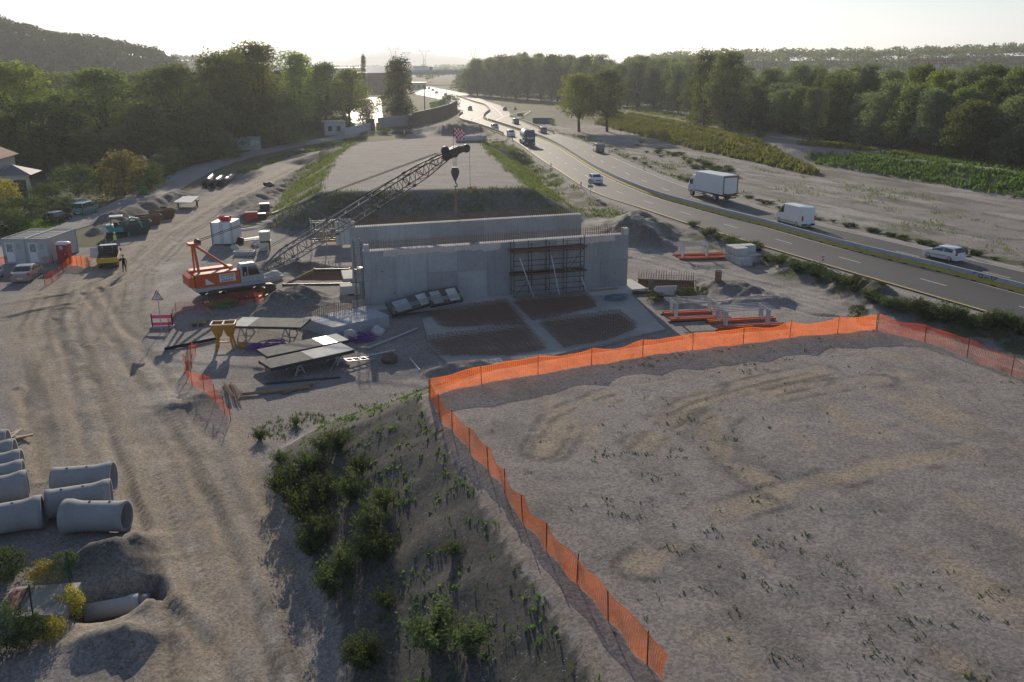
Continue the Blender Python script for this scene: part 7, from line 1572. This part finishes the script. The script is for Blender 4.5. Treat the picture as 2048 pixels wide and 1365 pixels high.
def tri_sign(lbl, px, py, zt, sz, yaw, front):
    t = thing('warning_sign', lbl, 'road sign', P(px,py), yaw); MB().tube((0,0,0),(0,0,zt),.03,n=8).build('post', STEEL, t); h = sz*.866
    def tri(s, y, mtl, nm, par): k = 1-s; cz = zt-h+h/3; pts = [(-sz/2*s,cz-h/3*s),(sz/2*s,cz-h/3*s),(0,cz+h*2/3*s)]; return MB().add([(x,y,z) for x,z in pts]+[(x,y+.012,z) for x,z in pts], [(0,1,2),(5,4,3),(0,3,4,1),(1,4,5,2),(2,5,3,0)]).build(nm, mtl, par)
    if front:
        pl = tri(1, -.06, paint('sign red', (.5,.02,.02), .5, 0, .1), 'plate', t); tri(.76, -.065, paint('sign white', (.72,.72,.7), .5, 0, .1), 'face', t)
        m = MB(); cz = zt-h+.06; S = sz
        def lim(a, b, w): m.bar((a[0]*S,-.068,cz+a[1]*S),(b[0]*S,-.068,cz+b[1]*S),w*S,.006,up=(0,0,1) if abs(a[0]-b[0]) > .01 else (1,0,0))
        m.lathe([(0,-.004),(.05*S,-.004),(.05*S,.004),(0,.004)],(.02*S,-.068,cz+.46*S),'Y',12); lim((.03,.42),(-.05,.24),.09); lim((-.05,.26),(-.12,.08),.06); lim((-.04,.26),(.04,.08),.06); lim((.0,.38),(.12,.28),.05); lim((.06,.34),(.20,.12),.03)
        m.add([(.12*S+x*S,-.069,cz+.06*S+z*S) for x,z in ((0,0),(.18,0),(.09,.09))]+[(.12*S+x*S,-.066,cz+.06*S+z*S) for x,z in ((0,0),(.18,0),(.09,.09))], [(0,1,2),(5,4,3),(0,3,4,1),(1,4,5,2),(2,5,3,0)]); m.build('pictogram', BLACK, t)
    else: tri(1, -.06, SW_, 'plate', t)
tri_sign('triangular roadworks warning sign with a digging man on a tall pole', 324,663, 3.35, .95, .05, True); tri_sign('triangular sign seen from behind beside the right site cabin', 213,490, 2.3, .95, .3, False); tri_sign('white triangular sign seen from behind at the highway junction', 1031,233, 3.6, 1.6, -.3, False)
def board(lbl, px, py, w, h, z0, mtl, yaw=-.2, extra=None):
    t = thing('sign_board', lbl, 'sign board', P(px,py), yaw); MB().bx(-w/2,w/2,-.05,0,z0,z0+h).build('panel', mtl, t)
    for x in (-w*.35,w*.35): MB().bx(x-.05,x+.05,.0,.1,0,z0+h*.9).build('post', STEEL, t)
    if extra: MB().bx(-w/2-extra[0],-w/2-.05,-.05,0,z0+h*.1,z0+h).build('side_panel', extra[1], t)
board('yellow diversion board with a blue panel beside the far barrier', 1105,249,1.5,1.3,.4,YELLOW,-.3,(.9,paint('sign blue panel', (.05,.2,.5), .5)))
board('dull yellow board on the verge left of the round trees', 1041,236,2.4,1.2,.5,paint('dull yellow', (.35,.28,.05), .6),-.2); board('teal direction board beside the far track', 981,187,4.5,3.2,.6,paint('teal sign', (.02,.24,.22), .5),-.1)
wl = thing('concrete_box', 'low dark concrete chamber wall beside the yellow diversion board', 'concrete wall', P(1085,247), -.15); MB().bbox((0,0,.9),(6.5,1.2,1.8),.05).build('wall', concrete('dark concrete', (.13,.14,.14), .6, .5), wl); MB().bbox((0,0,1.86),(6.7,1.4,.14),.03).build('coping', C_PALE, wl)
# ------------------------------------------------------------------ people
def skin_body(name, joints, edges, mats, zone, root=0):
    me = bpy.data.meshes.new(name); me.from_pydata([j[0] for j in joints], edges, []); o = bpy.data.objects.new(name, me); COL.objects.link(o); md = o.modifiers.new('skin','SKIN'); md.use_smooth_shade = True
    for k, v in enumerate(me.skin_vertices[0].data): v.radius = joints[k][1] if hasattr(joints[k][1],'__len__') else (joints[k][1],)*2; v.use_root = (k == root)
    s = o.modifiers.new('sub','SUBSURF'); s.levels = 1; s.render_levels = 1; bpy.context.view_layer.update(); dg = bpy.context.evaluated_depsgraph_get(); m2 = bpy.data.meshes.new_from_object(o.evaluated_get(dg)); COL.objects.unlink(o); bpy.data.objects.remove(o)
    m2.materials.clear()
    for q in mats: m2.materials.append(q)
    for p in m2.polygons: p.material_index = zone(p.center); p.use_smooth = True
    ob = bpy.data.objects.new(name, m2); COL.objects.link(ob); return ob
SKIN = paint('skin', (.45,.27,.18), .6, 0, .05); DARKC = paint('black cloth', (.013,.013,.015), .9, 0, .1, .1); HIVIS = paint('hi-vis cloth', (.50,.72,.03), .8, 0, .1); WORKC = paint('grey work cloth', (.09,.10,.12), .9, 0, .2); HAIR = paint('dark hair', (.02,.015,.012), .8)
def person(lbl, loc, yaw, top, legs, hat=None, vest=False, reach=0.0, stride=.12):
    """front towards +y; one continuous body, hair / helmet / vest as children"""
    J = [((0,0,.95),(.15,.11)),((0,.01,1.2),(.15,.10)),((0,0,1.42),(.18,.10)),((0,.01,1.52),.055),((0,.03,1.60),(.075,.09)),((0,.03,1.70),(.078,.10)),((0,.02,1.77),(.05,.06))]
    E = [(0,1),(1,2),(2,3),(3,4),(4,5),(5,6)]
    def add(parent, pts):
        for p, r in pts: J.append((p, r)); E.append((parent, len(J)-1)); parent = len(J)-1
        return parent
    for s in (-1,1):
        add(0, [((s*.10,s*stride*.3,.86),.095),((s*.11,s*stride*.8+.02,.50),.062),((s*.12,s*stride,.10),.042),((s*.13,s*stride+.12,.045),.038)])
        if reach and s < 0: w = add(2, [((s*.21,.02,1.40),.065),((s*.30,.16,1.18),.048),((s*.36,.42,1.12),.035)]); hand = Vector((s*.36,.42,1.12)); dv = Vector((-.1,.9,-.1)).normalized()
        else: w = add(2, [((s*.21,0,1.40),.065),((s*.27,-.02,1.14),.048),((s*.29,.06,.90),.035)]); hand = Vector((s*.29,.06,.90)); dv = Vector((0,.25,-1)).normalized()
        pm = add(w, [(tuple(hand+dv*.07),(.04,.022))]); sd = dv.cross(Vector((1,0,0))).normalized(); sx = Vector((0,1,0)) if abs(dv.z) > .5 else Vector((1,0,0))
        for k, ln in enumerate((.065,.078,.072,.055)): b = hand+dv*.09+sx*((k-1.5)*.021); add(pm, [(tuple(b),.009),(tuple(b+dv*ln*.55),.0085),(tuple(b+dv*ln*.8-sd*ln*.45),.007)])
        add(pm, [(tuple(hand+dv*.03+sx*.045),.010),(tuple(hand+dv*.075+sx*.065),.008)])
    # nose and ears
    add(5, [((0,.135,1.665),.014)]); add(5, [((.088,.03,1.67),.016)]); add(5, [((-.088,.03,1.67),.016)])
    zone = lambda c: (0 if (c.z > 1.5 or (abs(c.x) > .24 and (c.z < .90 or c.y > .38))) else 1 if c.z > .93 or abs(c.x) > .22 else 3 if c.z < .1 else 2)
    o = skin_body('person', J, E, [SKIN, top, legs, BLACK], zone); o.location = loc; o.rotation_euler = (0,0,yaw); tag(o, lbl, 'person')
    for s in (-1,1): MB().smooth().lathe([(0,.010),(.010,.006),(.013,0)],(s*.034,.125,1.695),'Y',8).build('eye', BLACK, o)
    MB().bx(-.028,.028,.118,.128,1.612,1.622).build('mouth', paint('lips', (.3,.12,.1), .6), o)
    h = MB().smooth(); h.lathe([(.103,1.70),(.108,1.73),(.10,1.79),(.07,1.83),(.0,1.845)],(0,.015,0),'Z',16); h.build('helmet' if hat else 'hair', hat or HAIR, o)
    if hat: MB().lathe([(.10,1.71),(.135,1.715),(.135,1.725),(.10,1.73)],(0,.025,0),'Z',16).build('helmet_brim', hat, o)
    if vest:
        v = MB().smooth(); v.loft([[(a*math.cos(t), b*math.sin(t)+.005, z) for t in [2*PI*k/14 for k in range(14)]] for a, b, z in ((.195,.155,.88),(.195,.15,1.1),(.205,.145,1.3),(.20,.125,1.44),(.12,.09,1.5))], cap=False); vo = v.build('vest', HIVIS, o)
        for z in (1.0,1.2): MB().lathe([(1,-.02),(1,.02)],(0,0,0),'Z',14).build('reflective_band', paint('reflective band', (.65,.65,.65), .4), vo, (0,.005,z)).scale = (.203,.158,1)
    return o
person('person in black clothes standing at the flatbed tail, one hand on its side', P(250,546), .25, DARKC, DARKC, None, False, .5); person('person in yellow hi-vis vest and white helmet standing behind the flatbed cab', P(233,496), PI-.3, WORKC, WORKC, WHITE, True); person('distant person in hi-vis vest standing beside the dark scrap heap', P(809,273), .5, WORKC, WORKC, WHITE, True)
# ------------------------------------------------------------------ houses, walls and poles on the left
RT_ = paint('clay tiles', (.28,.12,.08), .8, 0, .5, .2, 3); PL = paint('house plaster', (.50,.47,.41), .9, 0, .3, .1, 1); SL = paint('slate roof', (.15,.15,.17), .6, 0, .4, .3, 2)
hs_ = P(38,402); ho = thing('house', 'pale plastered house with clay roof and a glazed porch, cut by the left frame edge', 'house', hs_, .18)
MB().bx(-10,-2.6,0,9,-.3,6.4).build('wall', PL, ho); r = MB(); r.add([(-10.6,-.6,6.3),(-2.0,-.6,6.3),(-2.0,9.6,6.3),(-10.6,9.6,6.3),(-9,4.5,8.4),(-4,4.5,8.4)], [(0,1,5,4),(1,2,5),(2,3,4,5),(3,0,4),(3,2,1,0)]); r.build('roof', RT_, ho)
MB().bx(-2.59,2.0,-.2,.0,3.2,3.9).build('porch_beam', PL, ho); pr = MB(); pr.add([(-2.58,-.6,3.95),(2.5,-.6,3.95),(2.5,5,4.0),(-2.58,5,4.9),(-1,2.5,5.3)], [(0,1,4),(1,2,4),(2,3,4),(3,0,4),(3,2,1,0)]); pr.build('porch_roof', SL, ho); MB().bx(-2.5,1.5,.1,.15,0,3.2).build('porch_glazing', paint('dim green glass', (.03,.055,.04), .25, 0, .2, .5), ho); MB().bx(1.5,2.0,-.2,.3,-.2,3.2).build('porch_pillar', PL, ho)
ht = thing('site_hut', 'pale prefab hut at the edge of the grove with a dark door', 'hut', P(456,303), .22); HW = paint('hut panel', (.40,.42,.40), .7, 0, .4, .2, 1)
MB().bx(0,7.6,0,3,.1,2.9).build('wall', HW, ht); MB().bx(-.1,7.7,-.1,3.1,2.9,3.05).build('roof', GREYP, ht); MB().bx(1.2,2.1,-.05,-.002,.15,2.3).build('door', PLY, ht)
for x in (5.4,6.5): w = MB().bx(x,x+.8,-.04,-.002,1.3,2.4).build('window', PLYW, ht)
def walls(lbl, pts, h, th, mtl, cope=None, name='garden_wall', group=None):
    q = [P(*p) for p in pts]; o = q[0].copy(); t = thing(name, lbl, 'wall', o, 0, group); m = MB()
    for a, b in zip(q[:-1], q[1:]): m.bar(a-o+Vector((0,0,h/2-.1)), b-o+Vector((0,0,h/2-.1)), th, h+.2)
    m.build('wall', mtl, t)
    if cope:
        c = MB()
        for a, b in zip(q[:-1], q[1:]): c.bar(a-o+Vector((0,0,h+.06)), b-o+Vector((0,0,h+.06)), th+.12, .12)
        c.build('coping', cope, t)
walls('white yard wall along the lane with a pale car behind it', [(690,272),(715,267),(741,260)], 2.0, .3, paint('white wall', (.55,.55,.54), .8, 0, .4, .1, 1), C_PALE)
walls('grey plastered wall behind the yellow meter box', [(757,258),(790,254),(826,251)], 3.2, .3, paint('grey plaster', (.34,.34,.33), .9, 0, .5, .1, .6), C_PALE); walls('brown stone wall with columns along the lane by the poles', [(826,253),(850,247),(875,240),(900,231),(914,222)], 4.2, .4, paint('brown stone wall', (.15,.11,.09), .9, 0, .5, .1, 1.2), paint('brown coping', (.12,.1,.09), .8))
wh = thing('house', 'low white flat-roofed house behind the small light green tree', 'house', P(650,272), .3); MB().bx(0,6,0,8,-.2,3.6).build('wall', paint('white wall', (.55,.55,.54), .8, 0, .4, .1, 1), wh); MB().bx(-.2,6.2,-.2,8.2,3.6,3.85).build('roof', C_PALE, wh)
for x in (1,3.4): MB().bx(x,x+1.1,-.05,-.002,1.2,2.6).build('window', GLASS, wh)
yb = thing('meter_box', 'small yellow meter box at the end of the white yard wall', 'box', P(757,259), .2); MB().bbox((0,0,1.0),(1.3,.8,1.9),.05).build('cabinet', YELLOW, yb); MB().bbox((0,0,2.0),(1.45,.95,.12),.03).build('lid', OCHRE, yb); MB().bbox((-2.4,.3,1.6),(2.6,2.0,3.2),.05).build('shed_wall', paint('brown stone wall', (.15,.11,.09), .9), yb)
def pole(lbl, px, py, ty, r, mtl, arm, name='power_pole'):
    b = P(px,py); t = thing(name, lbl, 'pole', b); h = AT(px,ty,b.y).z-b.z; MB().tube((0,0,-.2),(0,0,h),r*1.3,r*.8,8).build('post', mtl, t)
    if arm == 'lamp': MB().path([Vector((0,0,h)),Vector((1.2,0,h+.4)),Vector((2.2,0,h+.4))],.05).build('arm', mtl, t); MB().bbox((2.4,0,h+.4),(.8,.3,.15),.04).build('lamp_head', GREYP, t)
    else: MB().bx(-.7,.7,-.08,.08,h-.6,h-.45).build('crossarm', mtl, t); [MB().lathe([(0,0),(.06,0),(.08,.12),(0,.2)],(x,0,h-.45),n=8).build('insulator', C_PALE, t) for x in (-.6,0,.6)]
PW = paint('weathered pole', (.20,.16,.12), .9, 0, .4)
pole('pale power pole standing before the dark bushy tree', 817,256,190,.17,PW,'x'); pole('dark power pole with equipment at the stone wall', 850,228,172,.2,paint('dark pole', (.06,.055,.05), .8),'x'); pole('slim street lamp over the green lawn', 873,224,187,.08,GREYP,'lamp','street_lamp'); pole('slim street lamp at the far junction', 894,203,176,.09,GREYP,'lamp','street_lamp')
lw = np.array(px_poly([(862,206),(884,203),(892,214),(880,226),(868,222)],.1)); tag(ground_cover('lawn', 'bright green lawn beyond the stone wall', scatter([tuple(p) for p in lw], 3000, lambda x, y: 1+0*x, 21), .3, .6, L_WEED, 21, 4, 1.2, .6), None, None, None, 'stuff')
bl = plant_px('bushA', 900,222,192,42,'dark round bush at the end of the stone wall'); plant_px('bushA', 770,268,258,30,'small weed bush by the meter box')
# ------------------------------------------------------------------ far plain: sheds, road bridge, pylons, hills
def shed(lbl, px, py, w, d, h, mtl, yaw, roofm, pitched=False, wins=3):
    b = P(px,py); t = thing('industrial_shed', lbl, 'building', b, yaw); MB().bx(-w/2,w/2,0,d,-.5,h).build('wall', mtl, t)
    if pitched: MB().xprism([(-.6,h),(d+.6,h),(d/2,h+w*.16)], -w/2-.5, w/2+.5).build('roof', roofm, t)
    else: MB().bx(-w/2-.3,w/2+.3,-.3,d+.3,h,h+.5).build('roof', roofm, t)
    for k in range(wins): MB().bx(-w/2+w*(k+.3)/wins,-w/2+w*(k+.7)/wins,-.08,-.005,h*.3,h*.62).build('window', GLASS, t)
BB = paint('blue grey sheet', (.22,.27,.33), .6, 0, .3, .3, .2); BR = paint('brick red sheet', (.18,.09,.07), .8, 0, .4, .2, .3)
shed('brown red gabled building beyond the pond', 775,186,26,26,13,BR,.15,paint('bright metal roof', (.5,.5,.5), .4),True); shed('long blue grey shed at the left of the brown red building', 730,172,44,30,11,BB,.1,GREYP); shed('pale low warehouse on the plain above the left grove', 690,150,70,40,11,PLYW,.05,GREYP); shed('small grey hall near the far queue', 838,179,11,8,4.5,GREYP,.1,GREYP)
shed('pale long depot before the road bridge', 860,143,60,30,9,GREYP,.0,WHITE); shed('grey depot far left on the plain', 650,136,90,40,12,GREYP,.0,GREYP); shed('white farm block on the plain beyond the junction wood', 1030,122,70,40,12,PLYW,.0,RT_)
bY = P(900,169).y; bA, bB_ = AT(800,143,bY), AT(1060,141,bY+20); br = thing('road_bridge', 'long grey road bridge crossing the far end of the highway', 'bridge', (bA.x,bA.y,0), math.atan2(bB_.y-bA.y,bB_.x-bA.x)); BLn = (bB_-bA).length; zt = bA.z
CB_ = concrete('bridge concrete', (.26,.27,.28), .1, .3); MB().bx(-40,BLn+30,-6,6,zt-3.2,zt).build('deck', CB_, br)
for s in (-6.2,6.05): MB().bx(-40,BLn+30,s-.1,s+.1,zt-.4,zt+1.0).build('parapet', GREYP, br)
for x in (BLn*.06,BLn*.48,BLn*.86): MB().bx(x-3,x+3,-4,4,-3,zt-3.201).build('pier', CB_, br)
lt = thing('lorry', 'white articulated lorry crossing the road bridge', 'lorry', (bA.x,bA.y,0), br.rotation_euler.z); x0 = BLn*.10; MB().bbox((x0+7,0,zt+2.9),(13,2.6,3.2),.1).build('trailer_box', WHITE, lt); MB().bbox((x0+16,0,zt+2.2),(3,2.5,3.2),.2).build('cab', P_GREY, lt)
for x in (2.5,4,5.5,14.8,17): [MB().lathe([(0,-.2),(.55,-.2),(.55,.2),(0,.2)],(x0+x,y,zt+.58),'Y',12).build('wheel', BLACK, lt) for y in (-1.1,1.1)]
tag(MB().add([(x,y,WATER_Z+.25) for x,y in px_poly([(860,166),(1010,165),(1010,176),(930,178),(880,172)],WATER_Z+.2)],[(0,1,2,3,4)]).build('water', M_WATER),kind='structure')
PYM = metal('pylon steel', (.24,.25,.26), .5, .1); PYR = paint('pylon red', (.30,.07,.05), .6, 0, .2)
def pylon(lbl, px, Y, ty, by, arm, kind=0, group='power pylons on the plain'):
    top = AT(px,ty,Y); z0 = 0; t = thing('power_pylon', lbl, 'pylon', (top.x,Y,0), .1, group); h = top.z; m = MB(); w = h*.10; th = max(.28, Y/3600)
    if kind == 0:
        for sx in (-1,1):
            for sy in (-1,1): m.bar((sx*w,sy*w,0),(sx*w*.28,sy*w*.28,h*.62),th); m.bar((sx*w*.28,sy*w*.28,h*.62),(sx*w*.9,sy*w*.2,h*.92),th)
        for k in range(6):
            a, b = k/6, (k+1)/6; wa, wb = w*(1-.72*a), w*(1-.72*b)
            for sy in (-1,1): m.bar((-wa,sy*wa,h*.62*a),(wb,sy*wb,h*.62*b),th*.6); m.bar((wa,sy*wa,h*.62*a),(-wb,sy*wb,h*.62*b),th*.6)
        m.build('tower', PYM, t); c = MB(); c.bar((-arm,0,h*.93),(arm,0,h*.93),th*1.1); c.bar((-arm,0,h*.93),(-w*.9,0,h*.86),th*.7); c.bar((arm,0,h*.93),(w*.9,0,h*.86),th*.7); c.bar((-w*.9,0,h*.86),(w*.9,0,h*.86),th*.7)
        for s in (-1,1): c.bar((s*arm*.55,0,h*.93),(s*arm,0,h),th*.7); c.bar((s*arm,0,h),(s*arm*.4,0,h*.93),th*.6)
        c.build('crossarm', PYM, t)
    else:
        for x in (-arm*.45,arm*.45):
            for s in (-1,1): m.bar((x+s*w*.5,0,0),(x+s*w*.22,0,h*.86),th); m.bar((x,s*w*.6,0),(x,s*w*.2,h*.86),th)
            for k in range(5): s = 1 if k % 2 else -1; m.bar((x-s*w*.45,0,h*.86*k/5),(x+s*w*.4,0,h*.86*(k+1)/5),th*.6)
        m.build('tower', PYM if kind == 1 else paint('pylon pale', (.5,.5,.48), .6), t); c = MB(); mt = PYM if kind == 1 else PYR
        for zz in (.86,.95): c.bar((-arm,0,h*zz),(arm,0,h*zz),th)
        n = 10
        for k in range(n): xa, xb = -arm+2*arm*k/n, -arm+2*arm*(k+1)/n; c.bar((xa,0,h*(.86 if k%2 else .95)),(xb,0,h*(.95 if k%2 else .86)),th*.6)
        for s in (-1,1): c.bar((s*arm*.55,0,h*.95),(s*arm*.8,0,h*1.04),th); c.bar((s*arm*.8,0,h*1.04),(s*arm,0,h*.95),th*.7)
        c.build('crossarm', mt, t)
pylon('lattice pylon above the dark bushy tree', 786,1050,94,150,7); pylon('small distant pylon right of the bushy tree', 813,1900,103,130,9); pylon('distant pylon left of the road bridge', 848,1500,99,130,10); pylon('wide armed pylon above the far end of the highway', 946,1250,92,130,13); pylon('wide armed pylon above the junction wood', 1080,1500,96,130,13)
pylon('broad portal pylon on the skyline right of the round trees', 1388,1000,94,120,21,1); pylon('left red and white portal pylon in the riverside wood', 1857,520,118,170,10,2,None); pylon('right red and white portal pylon in the riverside wood', 1893,500,118,170,10,2,None)
# hills: long rounded ridges with real depth, wooded where the photo shows woods
def ridge_hill(name, prof, depth, mtl, kind='structure', base=-6, seed=0, rough=.06):
    pts = []
    q = prof; X = [a.x for a in q]; n = 160; xs = np.linspace(X[0], X[-1], n); zs = np.interp(xs, X, [a.z for a in q]); ys = np.interp(xs, X, [a.y for a in q]); m_ = 15; V = []
    for i in range(n):
        for j in range(m_):
            f = j/(m_-1)*2-1; hgt = math.cos(f*PI/2)**1.3; y = ys[i]+f*depth; nz = float(fbm(xs[i]/depth*6, y/depth*6, 1, 4, seed))-.5; V.append((xs[i], y, base+(zs[i]-base)*hgt*(1+rough*4*nz*(1-abs(f)) if abs(f) > .05 else 1)))
    idx = np.arange(n*m_).reshape(n, m_); F = np.stack([idx[:-1,:-1], idx[1:,:-1], idx[1:,1:], idx[:-1,1:]], -1).reshape(-1,4); o = np_mesh(name, V, F, mtl, smooth=True); tag(o, kind=kind); return np.array(V).reshape(n, m_, 3)
def earth(name, a, b):
    t = NT(name); c = t.co(); return t.done(t.bsdf(t.mix(t.ramp(t.noise(c,.012,6),.35,.65), a, b), .95, 0, None, .1))
ML = earth('mountain', (.10,.11,.09), (.20,.19,.16)); HL = earth('wooded hill', (.035,.05,.02), (.07,.08,.035))
ridge_hill('mountain', [AT(a,b,8200) for a,b in ((230,118),(330,112),(420,106),(500,97),(560,88),(640,80),(720,76),(800,82),(860,92),(930,99),(1000,103),(1060,110),(1130,119))], 700, ML, seed=3)
ridge_hill('mountain', [AT(a,b,5200) for a,b in ((640,124),(700,120),(745,107),(790,103),(850,108),(960,120),(1000,124))], 350, ML, seed=4)
ridge_hill('mountain', [AT(a,b,7000) for a,b in ((1380,118),(1450,110),(1540,106),(1640,107),(1750,103),(1880,101),(2000,98),(2120,98),(2300,108))], 500, ML, seed=5)
V1 = ridge_hill('hill', [AT(a,b,640) for a,b in ((-220,60),(-100,45),(0,58),(66,78),(100,90),(150,92),(215,102),(290,118),(330,140))], 150, HL, seed=6)
V2 = ridge_hill('hill', [AT(a,b,900) for a,b in ((1260,140),(1350,128),(1450,124),(1560,122),(1680,122),(1780,120),(1900,115),(2048,112),(2200,110))], 120, HL, seed=7)
V3 = ridge_hill('hill', [AT(a,b,1500) for a,b in ((280,128),(330,122),(420,122),(470,124),(540,130))], 200, HL, seed=8)
def woodland(name, lbl, pts, hts, mat, seed, per=46, ls=1.5, wid=.45):
    g = np.random.default_rng(seed); C = []; N = []
    for (p, h) in zip(pts, hts):
        d = g.normal(0,1,(per,3)); d /= np.linalg.norm(d,axis=1)[:,None]; d[:,2] = np.abs(d[:,2])*.9-.15; r = (.75+.25*g.random(per))[:,None]; C.append(np.array(p)+np.array([0,0,h*.5])+d*r*np.array([h*wid,h*wid,h*.52])); N.append(d)
    o = leaves(name, np.concatenate(C), np.concatenate(N), ls, mat, None, .75, seed); tag(o, lbl, None, None, 'stuff')
g = np.random.default_rng(5)
def on_hill(V, n, seed, jlo=1, jhi=9):
    g = np.random.default_rng(seed); i = g.integers(0, V.shape[0]-1, n); j = g.integers(jlo, jhi, n); u, v = g.random(n)[:,None], g.random(n)[:,None]; return V[i,j]*(1-u)*(1-v)+V[i+1,j]*u*(1-v)+V[i,j+1]*(1-u)*v+V[i+1,j+1]*u*v
woodland('hill_woodland', 'dark pine woods covering the hill on the left', on_hill(V1, 1500, 1), g.uniform(6,11,1500), L_DARK, 1, 40, 1.5); woodland('ridge_woodland', 'grey green woods covering the low ridge on the right', on_hill(V2, 1100, 2, 0, 9), g.uniform(9,15,1100), L_OLIVE, 2, 44, 1.9); woodland('far_woodland', 'hazy far woods above the left grove', on_hill(V3, 260, 3), g.uniform(8,13,260), L_DARK, 3, 30, 2.2)
def belt(n, px0, px1, Y0, Y1, seed):
    g = np.random.default_rng(seed); out = []
    for k in range(n): Y = g.uniform(Y0,Y1); q = AT(g.uniform(px0,px1), 200, Y); out.append((q.x, Y, -.5))
    return out
woodland('plain_woodland', 'hazy tree belts on the far plain', belt(420,940,2150,620,860,4)+belt(240,840,1500,900,1300,14), g.uniform(9,16,660), L_GREY, 4, 44, 2.0, .42); woodland('plain_woodland', 'hazy far tree belts at the foot of the mountains', belt(420,380,1500,1600,2600,5), g.uniform(9,17,420), L_OLIVE, 5, 26, 3.2, .9)
woodland('river_woodland', 'woods on the far bank of the river at the right', belt(420,1380,2300,330,600,6), g.uniform(9,15,420), L_GREY, 6, 60, 1.5, .42); woodland('grove_woodland', 'trees behind the left grove', belt(240,-150,640,290,480,7), g.uniform(9,14,240), L_BROAD, 7, 70, 1.3, .45)
